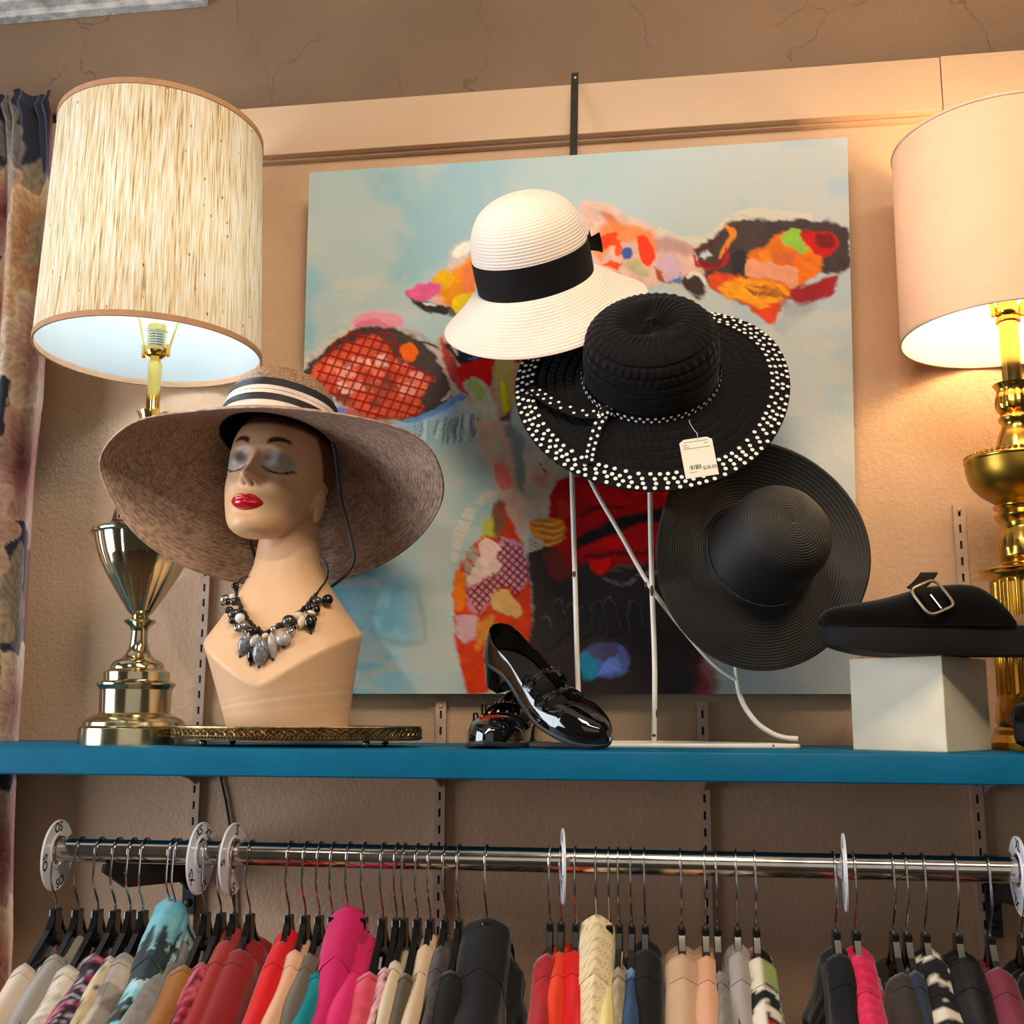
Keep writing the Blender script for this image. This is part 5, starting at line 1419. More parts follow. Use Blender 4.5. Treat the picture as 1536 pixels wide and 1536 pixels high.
def white_hat():
    Yh = -0.205
    bc = P(804, 423, Yh)                                            # centre of the band's lower edge
    el = math.radians(50)
    n = np.array([-0.13, -math.cos(el), math.sin(el)])
    Rm = frame(n, np.array([-0.0, 1.0, 0.0]))                           # local x right, y away
    Rm = np.stack([Rm[:, 0], Rm[:, 1], Rm[:, 2]], 1)
    if Rm[0, 0] < 0: Rm = np.stack([-Rm[:, 0], -Rm[:, 1], Rm[:, 2]], 1)
    straw = straw_mat('white_paper_braid', (246, 230, 216), 0.03, 0.55, 300, 0.12, 0.4)
    th = thing('cloche_hat', 'white braided cloche hat with a wide black band on the wire stand', 'hat', bc)
    r0 = 0.0865
    def dfm(R, Z, t, s):
        f = np.clip((R - r0) / 0.06, 0, 1)
        return 0.012 * f * np.cos(t) ** 2 + 0.010 * f * np.clip(np.cos(t), 0, 1), 0.012 * f * np.cos(2 * t) * 0.7 - 0.004 * f
    oc = 1.08
    brim = hat_surface([(r0, 0.002), (r0 + 0.010, -0.007), (0.112, -0.024), (0.130, -0.041), (0.1405, -0.051)], 180, Rm, bc, 0.0011, 0.0043, dfm, oc)
    part('brim', MB().grid(thick(brim, Rm, -0.0016), cu=True, cv=True), straw, th, angle=None)
    crown = hat_surface([(r0, 0.001), (r0, 0.03), (0.0845, 0.060), (0.077, 0.090), (0.060, 0.113), (0.034, 0.126), (0.001, 0.130)], 180, Rm, bc, -0.0011, 0.0045, None, oc)
    part('crown', MB().grid(crown, cv=True), straw, th, angle=None)
    blk = mat('black_ribbon_cloth', (13, 12, 13), 0.75, var=0.1, bump=0.25, bs=900, spec=0.25)
    band = hat_surface([(r0 + 0.0016, 0.002), (r0 + 0.0018, 0.025), (r0 + 0.0010, 0.0505)], 160, Rm, bc, 0, 1, None, oc)
    part('hat_band', MB().grid(thick(band, Rm, -0.0008), cu=True, cv=True), blk, th, angle=None)
    # flat bow standing off the right of the band
    def loc(a, r, z): return Rm @ np.array([r * math.cos(a), r * math.sin(a) * oc, z]) + bc
    bw = MB()
    a0 = math.radians(28)
    tang = Rm @ np.array([-math.sin(a0), math.cos(a0) * oc, 0.0]); tang /= np.linalg.norm(tang)
    out = Rm @ np.array([math.cos(a0), math.sin(a0), 0]); upv = Rm[:, 2]
    base = loc(a0, r0 + 0.003, 0.026)
    for s, L_ in ((1, 0.030), (-1, 0.026)):
        G = []
        for i in range(9):
            t = i / 8
            p = base + tang * s * L_ * t * 0.55 + out * (0.002 + 0.020 * t + 0.004 * math.sin(t * 3.1))
            w = 0.008 + 0.0075 * t
            G.append([p - upv * w, p - upv * w * 0.4 + out * 0.001, p + upv * w * .4 + out * 0.001, p + upv * w])
        G = np.array(G); bw.grid(np.concatenate([G, (G + out * 0.0016)[:, ::-1]], 1), cv=True)
    part('bow', bw, blk, th)
white_hat()

def dotted_hat():
    Yh = -0.225
    bc = P(976, 566, Yh)
    el = math.radians(31)
    n = np.array([0.03, -math.cos(el), math.sin(el)])
    Rm = frame(n, Y_); 
    if Rm[0, 0] < 0: Rm = np.stack([-Rm[:, 0], -Rm[:, 1], Rm[:, 2]], 1)
    cl = mat('black_cotton', (19, 17, 18), 0.9, var=0.15, vs=60, bump=0.4, bs=700, spec=0.15, sheen=0.12)
    trimm = mat('black_binding_cloth', (12, 11, 12), 0.8, var=0.1, spec=0.2)
    dot = mat('white_polka_dot', (238, 236, 232), 0.6, var=0.02)
    th = thing('polka_dot_hat', 'black cotton sun hat with a white polka dot edge and ribbon on the stand', 'hat', bc)
    r0, r1, oc = 0.096, 0.1945, 0.99
    def wav(R, Z, t, s):
        f = np.clip((R - r0) / (r1 - r0), 0, 1)
        dz = 0.010 * np.sin(2 * t + 1.2) * f + 0.005 * np.sin(3 * t) * f + 0.010 * np.clip(-np.sin(t), 0, 1) * f * -1
        # stitched tucks: shallow radial puckers between seams
        pk = 0.0012 * np.sin(80 * t + 14 * R * 100 % 6.28 * 0 + 3 * np.floor((R - r0) / 0.0135)) * (np.sin((R - r0) / 0.0135 * math.pi) ** 2)
        sm = -0.0022 * np.exp(-((((R - r0) / 0.0135 + 0.5) % 1 - 0.5) / 0.09) ** 2)
        return 0.0 * R, dz + pk + sm
    prof = [(r0, 0.004), (r0 + 0.006, 0.0), (0.13, -0.006), (0.165, -0.012), (r1, -0.016)]
    brim = hat_surface(prof, 340, Rm, bc, 0.00001, 0.0014, wav, oc, sub=1)
    part('brim', MB().grid(thick(brim, Rm, 0.0014), cu=True, cv=True), cl, th, angle=None)
    def cw(R, Z, t, s):
        z0 = Z
        k = np.floor(z0 / 0.0142)
        pk = 0.0016 * np.sin(44 * t + 2.1 * k + 3.0 * np.sin(3 * t + k)) * (0.4 + 0.9 * vnoise(t * 5 + 0 * Z, k * 3.3 + 0 * t)) * np.sin((z0 / 0.0142 % 1) * math.pi) ** 1.2 * np.clip((Z - 0.045) / 0.03, 0.12, 1)
        sm = -0.0030 * np.exp(-((((z0 / 0.0142) + 0.5) % 1 - 0.5) / 0.10) ** 2) * np.clip((Z - 0.02) / 0.03, 0.2, 1)
        lump = 0.003 * np.sin(2 * t + 0.6) * np.clip(Z / 0.09, 0, 1)
        top = np.clip((0.07 - R) / 0.07, 0, 1)
        twist = -0.010 * np.exp(-((R - 0.018) / 0.016) ** 2) + 0.0022 * np.sin(3 * t + R * 190) * top
        return pk + sm + lump, twist * (Z > 0.06) + 0.0012 * np.sin(40 * t + R * 60) * top * (1 - top) * 3
    cpro = [(r0 - 0.001, 0.0), (r0 - 0.001, 0.03), (0.0925, 0.06), (0.085, 0.083), (0.067, 0.097), (0.042, 0.103), (0.018, 0.104), (0.001, 0.105)]
    crown = hat_surface(cpro, 300, Rm, bc, 0.00001, 0.0016, cw, oc, sub=1)
    part('crown', MB().grid(crown, cv=True), cl, th, angle=None)
    def surf_pt(r, t, lift=0.0008):
        z = np.interp(r, [p[0] for p in prof], [p[1] for p in prof])
        R2 = np.array([[r]]); dr, dz = wav(R2, R2 * 0 + z, np.array([[t]]), R2)
        return Rm @ np.array([r * math.cos(t), r * math.sin(t) * oc, z + dz[0, 0] * 1.0 + lift]) + bc
    # dotted binding round the brim edge
    eg = []
    for r in np.linspace(r1 - 0.0275, r1 + 0.0008, 8):
        eg.append([surf_pt(r, t, 0.0009) for t in np.arange(260) * 2 * math.pi / 260])
    eg.append([surf_pt(r1 + 0.0012, t, -0.001) for t in np.arange(260) * 2 * math.pi / 260])
    eg.append([surf_pt(r1 - 0.004, t, -0.0028) for t in np.arange(260) * 2 * math.pi / 260])
    bind = part('edge_binding', MB().grid(np.array(eg), cv=True), trimm, th, angle=None)
    def disc(mb, p, u, v, r):
        nrm = np.cross(u, v)
        q = [p + r * (u * math.cos(a) + v * math.sin(a)) for a in np.arange(9) * 2 * math.pi / 9]
        mb.add([p + nrm * 0.0004] + q, [(0, 1 + k, 1 + (k + 1) % 9) for k in range(9)])
    db = MB()
    for k, r in enumerate((r1 - 0.0235, r1 - 0.0165, r1 - 0.0095, r1 - 0.0025)):
        nd = int(2 * math.pi * r / 0.0138)
        for i in range(nd):
            t = (i + 0.5 * (k % 2)) * 2 * math.pi / nd + 0.02 * math.sin(k * 9 + i)
            p = surf_pt(r, t, 0.0024); u = Rm @ np.array([math.cos(t), math.sin(t) * oc, -0.17]); u /= np.linalg.norm(u)
            v = Rm @ np.array([-math.sin(t), math.cos(t) * oc, 0.0]); v /= np.linalg.norm(v)
            disc(db, p, u, v, 0.0030)
    part('polka_dots', db, dot, bind, smooth=False, kind='stuff', label='white printed dots')
    # ribbon round the crown with dots, knot and two tails at the left front
    bandz = (0.002, 0.0135)
    def crown_pt(t, z, lift):
        rr = r0 + 0.0018 + lift
        return Rm @ np.array([rr * math.cos(t), rr * math.sin(t) * oc, z]) + bc
    bd = np.array([[crown_pt(t, z, 0.0006 * math.sin(7 * t)) for t in np.arange(160) * 2 * math.pi / 160] for z in np.linspace(*bandz, 5)])
    rbn = part('ribbon', MB().grid(bd, cv=True), trimm, th, angle=None)
    db = MB()
    for k, z in enumerate((0.0050, 0.0105)):
        nd = 58
        for i in range(nd):
            t = (i + 0.5 * k) * 2 * math.pi / nd
            p = crown_pt(t, z, 0.0012); u = crown_pt(t + 0.01, z, 0.0012) - p; u /= np.linalg.norm(u)
            disc(db, p, u, np.cross(Rm @ np.array([math.cos(t), math.sin(t), 0]), u), 0.0023)
    part('polka_dots', db, dot, rbn, smooth=False, kind='stuff', label='white printed dots')
    tk = math.radians(236)                                           # where the knot sits
    kp = surf_pt(r0 + 0.008, tk, 0.008)
    part('ribbon_knot', MB().ball(kp, (0.0105, 0.0085, 0.010), 10, 14, Rm), trimm, th)
    def tail(path, w, sag):
        pts = spline([surf_pt(r, math.radians(a), l) for r, a, l in path], 34)
        T = np.gradient(pts, axis=0); T /= np.linalg.norm(T, axis=1)[:, None]
        N = np.stack([np.cross(Rm[:, 2], t) for t in T]); N /= np.linalg.norm(N, axis=1)[:, None]
        nn = np.cross(T, N)
        G = np.stack([pts + N * w * s + nn * 0.0018 * (1 - s * s) for s in (-1, -0.5, 0, 0.5, 1)], 1)
        o = part('ribbon_tail', MB().grid(np.concatenate([G, (G - nn[:, None] * 0.0009)[:, ::-1]], 1), cv=True), trimm, th)
        d = MB()
        for i in range(2, 32, 2):
            s = 0.5 if (i // 2) % 2 else -0.5
            p = pts[i] + N[i] * w * s + nn[i] * 0.0024
            disc(d, p, T[i], -N[i] if np.dot(np.cross(T[i], -N[i]), nn[i]) > 0 else N[i], 0.0024)
        part('polka_dots', d, dot, o, smooth=False, kind='stuff', label='white printed dots')
    tail([(r0 + 0.010, 236, 0.010), (0.125, 222, 0.011), (0.145, 206, 0.010), (0.158, 196, 0.008), (0.172, 188, 0.005)], 0.0085, 0)
    tail([(r0 + 0.008, 236, 0.010), (0.124, 237, 0.011), (0.145, 240, 0.008), (0.162, 242, 0.005), (0.176, 244, 0.004)], 0.0080, 0)
    # knot dots
    d = MB()
    for i in range(12):
        a = i * 2.4; z = 0.1 + 0.8 * (i / 12)
        v = Rm @ np.array([math.cos(a) * math.sqrt(1 - z * z), math.sin(a) * math.sqrt(1 - z * z), z])
        u = np.cross(v, [0, 0, 1.0]); u /= np.linalg.norm(u)
        disc(d, kp + v * 0.0108, u, np.cross(v, u), 0.0021)
    part('polka_dots', d, dot, th, smooth=False, kind='stuff', label='white printed dots on the ribbon knot')
    return Rm, bc, surf_pt
DOT_R, DOT_C, DOT_PT = dotted_hat()

def price_tag():
    a = P(1028, 633, -0.315)
    c = P(1048, 686, -0.395)
    th = thing('price_tag', 'white paper price tag hanging from the polka dot hat', 'tag', c)
    w, h = 0.0205, 0.0262
    R_ = rot('Z', 2) @ rot('X', 90 - 10) @ rot('Z', 8)
    card = []
    pr = [(-w, -h), (w, -h), (w, h - 0.004), (w - 0.006, h), (-w + 0.006, h), (-w, h - 0.004)]
    V = [(x, y, 0.0002) for x, y in pr] + [(x, y, -0.0002) for x, y in pr]
    F = [tuple(range(6)), tuple(reversed(range(6, 12)))] + [(i, i + 6, (i + 1) % 6 + 6, (i + 1) % 6) for i in range(6)]
    cd = part('tag_card', (np.array(V) @ R_.T + c, [f for f in F]), mat('white_tag_card', (236, 226, 208), 0.6, var=0.02), th, smooth=False)
    lettering('$28.00', 0.0064, M_INK, cd, R_ @ np.array([0.0112, -0.0152, 0.0003]) + c, R_)
    bars = MB(); x = -0.0135
    random.seed(3)
    while x < 0.0:
        wd = random.choice((0.0005, 0.0008, 0.0013))
        q = np.array([(x, -0.0155, 0.0003), (x + wd, -0.0155, 0.0003), (x + wd, -0.0095, 0.0003), (x, -0.0095, 0.0003)]) @ R_.T + c
        bars.add(q, [(0, 1, 2, 3)]); x += wd + random.choice((0.0005, 0.0009, 0.0012))
    part('barcode', bars, M_INK, cd, smooth=False, kind='stuff')
    ln = MB()
    for y, x0, x1, st in ((0.0215, -0.015, 0.014, 0.0016), (0.0178, -0.0165, -0.012, 0.0016), (0.0178, 0.010, 0.014, 0.0014), (0.0148, -0.0165, -0.009, 0.0015), (0.0125, -0.0165, 0.016, 0.0015), (-0.0195, -0.0145, -0.005, 0.0014)):
        x = x0
        while x < x1:
            wd = random.uniform(0.0007, 0.0015)
            q = np.array([(x, y, 0.0003), (x + wd, y, 0.0003), (x + wd, y + 0.0011, 0.0003), (x, y + 0.0011, 0.0003)]) @ R_.T + c
            ln.add(q, [(0, 1, 2, 3)]); x += wd + 0.0005
    part('fine_print', ln, mat('grey_print_ink', (110, 104, 98), 0.7), cd, smooth=False, kind='stuff', label='rows of tiny grey print')
    top = R_ @ np.array([0.003, h - 0.003, 0.0004]) + c
    st = spline([a + (0.006, 0.004, 0.004), P(1034, 633, -0.352), P(1041, 645, -0.380), top + (-0.001, -0.002, 0.008), top], 26)
    part('tag_string', MB().tube(st, 0.0004, 6), mat('clear_tag_loop', (214, 206, 196), 0.4), th)
price_tag()

def black_straw_hat():
    Yh = -0.200
    bc = P(1134, 838, Yh)
    to_cam = CAM_O - bc; to_cam /= np.linalg.norm(to_cam)
    tilt = math.radians(38)
    side = CAM_R * 0.72 + CAM_U * 0.70; side -= to_cam * (side @ to_cam); side /= np.linalg.norm(side)
    n = to_cam * math.cos(tilt) + side * math.sin(tilt)
    Rm = frame(n, Y_)
    if Rm[0, 0] < 0: Rm = np.stack([-Rm[:, 0], -Rm[:, 1], Rm[:, 2]], 1)
    st = straw_mat('black_paper_straw', (14, 12, 11), 0.25, 0.62, 300, 0.15, 0.5)
    th = thing('straw_hat', 'black braided straw hat with an upturned brim hung low on the stand', 'hat', bc)
    # direction of the upturned side in hat coordinates
    loc_s = Rm.T @ (CAM_R * 0.30 + CAM_U * 0.95); phi = math.atan2(loc_s[1], loc_s[0])
    r0 = 0.0755
    def dfm(R, Z, t, s):
        f = np.clip((R - r0) / 0.073, 0, 1)
        c = np.cos(t - phi)
        upc = np.clip(0.35 + 0.65 * c, 0, 1)
        dz = 0.060 * upc * f ** 1.7 - 0.018 * np.clip(-c, 0, 1) * f + 0.010 * np.sin(2 * t + 0.4) * f
        dr = 0.010 * upc * f ** 2 + 0.006 * np.clip(-c, 0, 1) * f
        return dr, dz
    brim = hat_surface([(r0 + 0.001, 0.012), (r0 + 0.006, 0.003), (r0 + 0.016, 0.0), (0.116, 0.0), (0.150, 0.0)], 190, Rm, bc, 0.0009, 0.0036, dfm, 1.02)
    part('brim', MB().grid(thick(brim, Rm, -0.0016), cu=True, cv=True), st, th, angle=None)
    crown = hat_surface([(r0 + 0.001, 0.012), (r0 - 0.004, 0.035), (0.0690, 0.070), (0.0650, 0.090), (0.054, 0.103), (0.032, 0.110), (0.0008, 0.1115)], 180, Rm, bc, -0.0011, 0.0036, None, 1.02)
    part('crown', MB().grid(crown, cv=True), st, th, angle=None)
    # thin band tail falling over the brim at the lower right
    def pt(r, t, z): return Rm @ np.array([r * math.cos(t), r * math.sin(t) * 1.02, z]) + bc
    a = phi - math.radians(62)
    G = []
    for r, z in ((r0 + 0.0035, 0.03), (r0 + 0.006, 0.012), (r0 + 0.013, 0.0055), (0.103, 0.004), (0.119, 0.0055), (0.130, 0.0075)):
        G.append([pt(r, a + w, z) for w in (-0.042, 0.0, 0.042)])
    G = np.array(G)
    part('band_tail', MB().grid(np.concatenate([G, (G - n * 0.001)[:, ::-1]], 1), cv=True), mat('black_band_tail', (20, 18, 17), 0.5, bump=0.3, bs=600), th)
    return n, bc
BSH_N, BSH_C = black_straw_hat()

# ------------------------------------------------------------------ white wire hat stand
def hat_stand():
    w = mat('chipped_white_enamel', (232, 226, 214), 0.4, var=0.04, vs=30, bump=0.1, bs=120, coat=0.2)
    rust = mat('rusty_chip', (84, 62, 48), 0.7)
    r = 0.0038
    yf = -0.205
    base = P(980, 1119, yf)
    th = thing('hat_stand', 'chipped white wire hat stand holding three hats behind the patent shoes', 'stand', (base[0], yf, 0))
    xl = float(P(800, 1118, yf)[0]); xr = float(P(1196, 1116, yf)[0])
    ring = spline([(xl, yf, r), ((xl + xr) / 2, yf - 0.002, r), (xr - 0.02, yf, r), (xr, yf + 0.012, r), (xr - 0.012, yf + 0.026, r), (xr - 0.05, yf + 0.055, r), ((xl + xr) / 2, yf + 0.13, r), (xl + 0.02, yf + 0.06, r)], 120, True)
    part('base_ring', MB().tube(ring, r, 10, closed=True), w, th)
    up1 = spline([P(858, 640, -0.17), P(858, 715, -0.17), P(862, 850, -0.165), P(866, 1000, -0.16), P(867, 1045, -0.16), np.array([P(862, 1060, -0.16)[0] - 0.004, yf + 0.05, 0.03]), np.array([P(862, 1060, -0.16)[0] - 0.006, yf + 0.001, r])], 50)
    part('upright', MB().tube(up1, r, 10), w, th)
    up2 = spline([P(974, 600, yf + 0.028), P(975, 740, yf + 0.018), P(978, 880, yf + 0.008), P(982, 1000, yf), np.array([P(981, 1112, yf)[0], yf, r])], 40)
    part('upright', MB().tube(up2, r, 10), w, th)
    brace = spline([P(860, 660, -0.16), P(890, 730, -0.165), P(930, 800, -0.172), P(978, 884, -0.188), P(1040, 963, -0.192), P(1075, 1000, -0.19), P(1107, 1022, -0.185)], 50)
    part('brace', MB().tube(brace, r * 0.85, 10), w, th)
    leg = spline([P(1104, 940, -0.182), P(1104, 1000, -0.184), P(1108, 1035, -0.186), P(1117, 1060, -0.188), P(1136, 1085, -0.19), P(1160, 1101, -0.191), P(1180, 1107, -0.192), P(1197, 1108, -0.193)], 50)
    part('curved_leg', MB().tube(leg, r * 0.98, 10), w, th)
    arm = spline([P(1104, 950, -0.182), P(1106, 910, -0.178), BSH_C - BSH_N * 0.02, BSH_C + BSH_N * 0.07], 24)
    part('hat_arm', MB().tube(arm, r, 8), w, th)
    arm2 = spline([P(858, 640, -0.17), P(850, 560, -0.185), P(826, 470, -0.19), P(810, 400, -0.2)], 24)
    part('hat_arm', MB().tube(arm2, r, 8), w, th)
    arm3 = spline([P(974, 610, yf + 0.026), DOT_C + DOT_R[:, 2] * 0.02, DOT_C + DOT_R[:, 2] * 0.08], 16)
    part('hat_arm', MB().tube(arm3, r, 8), w, th)
    ch = MB()
    for x, y, Y, a, b in ((861, 861, -0.1695, 3, 5), (969, 877, -0.1945, 2, 5), (977.5, 886, yf + 0.0035, 3, 9), (981, 1103, yf - 0.003, 3, 3), (985, 1070, yf - 0.0035, 1.6, 6), (1160, 1119, yf - 0.0035, 2.5, 2)):
        ch.ball(P(x, y, Y), (a / 1100, 0.0012, b / 1100), 6, 8)
    part('enamel_chips', ch, rust, th, kind='stuff', label='small rusty chips in the white enamel')
hat_stand()
# ------------------------------------------------------------------ shoes and display block
def shoe_shell(st, nv, L, closed_from, thick_=0.0018):
    """upper of a shoe from stations along its length.
    station: x, half width, bottom z, height, opening half-angle 0..1 (0 closed), lean"""
    st = np.asarray(st, float); sp = spline(st, 64)
    x, w, zb, h, op = sp.T[:5]
    op = np.clip(op, 0, 0.93)
    out = []
    for side in (-1, 1):
        G = np.zeros((64, nv, 3))
        for i in range(64):
            v = np.linspace(1, op[i], nv)                                # 1 = feather edge, 0 = top centre
            a = v * math.pi / 2
            yy = w[i] * np.sin(a) ** 0.76
            zz = zb[i] + h[i] * np.cos(a) ** 0.68
            # bulge in slightly towards the top line
            yy = yy * (1 - 0.10 * np.clip((zz - zb[i]) / (h[i] + 1e-6), 0, 1) ** 2 * (op[i] > 0.02))
            G[i] = np.stack([np.full(nv, x[i]), side * yy, zz], -1)
        out.append(G)
    return out, sp
def shell_mesh(halves, t=0.0016):
    mb = MB()
    for s, G in zip((-1, 1), halves):
        dn = np.gradient(G, axis=0); dv = np.gradient(G, axis=1)
        N = np.cross(dn, dv); N /= np.linalg.norm(N, axis=2)[..., None] + 1e-12
        c = G.mean((0, 1)) * np.array([1, 0, 1])
        if ((G - c) * N).sum() < 0: N = -N
        mb.grid(np.concatenate([G, (G - N * t)[:, ::-1]], 1), cv=True)
    return mb
def sole_mesh(outline, z0, z1, edge=0.0015):
    """flat slab with rounded edge from a closed outline; z0, z1 functions of x"""
    o = np.asarray(outline); n = len(o)
    c = o.mean(0)
    rows = []
    for k, (s, f) in enumerate(((-edge, 0.0), (0, 0.2), (0, 0.8), (-edge, 1.0))):
        d = o - c; l = np.linalg.norm(d, axis=1)[:, None]
        q = o + d / l * s
        rows.append(np.stack([q[:, 0], q[:, 1], z0(q[:, 0]) + (z1(q[:, 0]) - z0(q[:, 0])) * f], -1))
    mb = MB().grid(np.array(rows), cv=True)
    for r, rev in ((0, True), (3, False)):
        k = mb.n; R_ = rows[r]
        inner = [R_]
        for f in (0.7, 0.35):
            q = c + (R_[:, :2] - c) * f
            inner.append(np.stack([q[:, 0], q[:, 1], (z0 if r == 0 else z1)(q[:, 0])], -1))
        mb.grid(np.array(inner), cv=True)
        kk = mb.n - n
        mb.F.append(tuple(kk + i for i in (range(n - 1, -1, -1) if rev else range(n))))
    return mb
PATENT = mat('black_patent_leather', (9, 9, 11), 0.07, var=0.0, coat=1.0, spec=0.6)
PATENT2 = mat('black_crinkled_patent', (10, 10, 11), 0.16, var=0.0, coat=0.8, bump=0.5, bs=160, dist=0.002)
LINING = mat('black_shoe_lining', (20, 19, 20), 0.7)
RUBBER = mat('dark_grey_rubber_sole', (44, 43, 44), 0.55, bump=0.1)
CHROME = mat('chrome_buckle', (190, 188, 182), 0.15, metal=1.0, var=0.0)
def foot_outline(L, wb, wh, toe=0.5, n=60):
    """closed outline of a sole: heel at x = 0, toe at x = L"""
    xs = np.array([0, 0.03, 0.12, 0.30, 0.48, 0.66, 0.80, 0.90, 0.965, 1.0]) * L
    ws = np.array([0.0, 0.55, 0.95, 0.88, 0.93, 1.0, 0.92, 0.72, 0.42, 0.0]) * wb
    ws[1:3] *= wh / wb; ws[3] *= 0.5 * (1 + wh / wb)
    sp = spline(np.stack([xs, ws], 1), n)
    up = np.stack([sp[:, 0], np.maximum(sp[:, 1], 0)], 1)
    return np.concatenate([up, (up * [1, -1])[::-1][1:-1]])
def xform(mb, R_, t): 
    mb.V = [v @ np.asarray(R_).T + np.asarray(t) for v in mb.V]; return mb
def mary_jane(label, R_, t, group):
    L = 0.215; hh = 0.030
    def zb(x): 
        u = np.clip(np.asarray(x) / L, 0, 1)
        return 0.006 + hh * (1 - sstep(0.18, 0.66, u)) + 0.004 * np.clip((u - 0.85) / 0.15, 0, 1) ** 2
    th = thing('mary_jane_shoe', label, 'shoe', t, group)
    st = []
    for u, w, h, op in ((0.0, 0.0004, 0.052, 0.55), (0.008, 0.0095, 0.055, 0.58), (0.05, 0.024, 0.056, 0.66), (0.14, 0.0285, 0.050, 0.76), (0.28, 0.0285, 0.044, 0.80), (0.42, 0.031, 0.038, 0.80), (0.54, 0.0345, 0.033, 0.74), (0.64, 0.0365, 0.032, 0.60), (0.70, 0.0365, 0.0335, 0.36), (0.735, 0.036, 0.034, 0.06), (0.78, 0.0345, 0.0335, 0.0), (0.85, 0.0305, 0.031, 0.0), (0.92, 0.0235, 0.026, 0.0), (0.97, 0.014, 0.019, 0.0), (1.0, 0.002, 0.008, 0.0)):
        st.append((u * L, w, float(zb(u * L)), h, op))
    halves, sp = shoe_shell(st, 26, L, 0.72)
    part('upper', xform(shell_mesh(halves), R_, t), PATENT, th, angle=60)
    o = foot_outline(L, 0.0375, 0.029)
    o[:, 0] = o[:, 0] * 1.01 - 0.001
    part('outsole', xform(sole_mesh(o, lambda x: zb(x) - 0.006, lambda x: zb(x) + 0.0005), R_, t), RUBBER, th, angle=50)
    o2 = foot_outline(L * 0.97, 0.032, 0.0255); o2[:, 0] += 0.003
    part('insole', xform(sole_mesh(o2, lambda x: zb(x) + 0.0008, lambda x: zb(x) + 0.003), R_, t), LINING, th, angle=50)
    # block heel
    ho = []
    hm = MB(); rows = []
    for f in np.linspace(0, 1, 8):
        k = 1 - 0.14 * f; z = (1 - f) * float(zb(0.0)) + 0.0 * f - 0.005 * (1 - f)
        a = np.linspace(-math.pi / 2, math.pi / 2, 15)
        q = [(0.026 - 0.026 * math.cos(b) * k + 0.004 * f, 0.0265 * k * math.sin(b), max(0, z)) for b in a]
        q += [(0.050 - 0.006 * f, 0.0255 * k, max(0, z)), (0.050 - 0.006 * f, 0, max(0, z)), (0.050 - 0.006 * f, -0.0255 * k, max(0, z))]
        rows.append(q)
    hm.grid(np.array(rows), cv=True); nn = len(rows[0])
    hm.F.append(tuple(range(nn))); hm.F.append(tuple(reversed(range(7 * nn, 8 * nn))))
    part('heel', xform(hm, R_, t), PATENT, th, angle=40)
    # two straps across the instep with studs and a square buckle at the outer side
    for k, u in enumerate((0.47, 0.60)):
        x = u * L; i = int(np.argmin(abs(sp[:, 0] - x))); w = sp[i, 1]; z = float(zb(x))
        hs = sp[i, 3]
        G = []
        for j in range(25):
            a = -1.25 + 2.5 * j / 24
            yy = (w + 0.0022) * math.sin(a) * (0.98 if abs(a) < 1.1 else 1.0); zz = z + 0.004 + hs * 0.98 * math.cos(a) ** 0.8
            xo = x + 0.004 * math.cos(a)
            row = []
            for s in (-1, -0.6, 0.6, 1):
                row.append((xo + 0.0062 * s, yy, zz + 0.0006 * (abs(s) < 1)))
            G.append(row)
        G = np.array(G); mid = np.array([x, 0, z + 0.01])
        inn = G - (G - mid) / np.linalg.norm(G - mid, axis=2)[..., None] * 0.002
        stp = part('strap', xform(MB().grid(np.concatenate([G, inn[:, ::-1]], 1), cv=True), R_, t), PATENT2, th)
        sd = MB()
        for j in range(5, 20, 3):
            sd.ball(G[j, 1:3].mean(0) + (G[j, 1:3].mean(0) - mid) * 0.03, 0.0022, 5, 8)
        part('studs', xform(sd, R_, t), CHROME, stp, kind='stuff', label='small shiny studs')
        b = G[3].mean(0) + np.array([0, -0.002, 0])
        fr = [(b[0] + dx * 0.0085, b[1] - 0.0015, b[2] + dz * 0.0085) for dx, dz in ((-1, -1), (0, -1.1), (1, -1), (1.1, 0), (1, 1), (0, 1.1), (-1, 1), (-1.1, 0))]
        part('buckle', xform(MB().tube(fr, 0.0014, 6, closed=True), R_, t), PATENT, stp)
    lb = MB().box((0.085, 0.0235, zb(0.085) + 0.020), (0.100, 0.0245, zb(0.1) + 0.030), 0.0004)
    part('size_label', xform(lb, R_, t), mat('white_size_label', (226, 222, 214), 0.6), th)
    return th
# left shoe: flat on the shelf, toe to the viewer
def place_shoes():
    SC = 1.13
    toe = P(726, 1118, -0.285)
    d = np.array([-0.10, -0.995, 0]); d /= np.linalg.norm(d)
    y = np.cross([0, 0, 1.0], d)
    R1 = np.stack([d, y, np.array([0, 0, 1.0])], 1)
    t1 = np.array([toe[0], -0.285, 0.0]) - d * 0.215 * SC
    mary_jane('black patent mary jane shoe standing flat with its toe to the front', R1 * SC, t1, 'pair of patent mary jane shoes')
    # right shoe: stands on its toe, heel propped up on the other
    toe2 = P(908, 1117, -0.285); toe2 = np.array([toe2[0], -0.275, 0.004])
    heel2 = P(738, 1012, -0.150)
    d = toe2 - heel2; d /= np.linalg.norm(d)
    upv = np.array([0.30, -0.50, 0.82]); upv -= d * (upv @ d); upv /= np.linalg.norm(upv)
    y = np.cross(upv, d)
    R2 = np.stack([d, y, upv], 1)
    t2 = toe2 - d * 0.215 * SC
    # lowest point of the sole touches the shelf
    th = mary_jane('black patent mary jane shoe propped up on its toe against the other shoe', R2 * SC, t2, 'pair of patent mary jane shoes')
    zmin = min((R2 @ np.array(v.co))[2] * 0 + v.co[2] for c in th.children for v in c.data.vertices) + th.location.z
    th.location.z -= zmin - 0.0005
place_shoes()

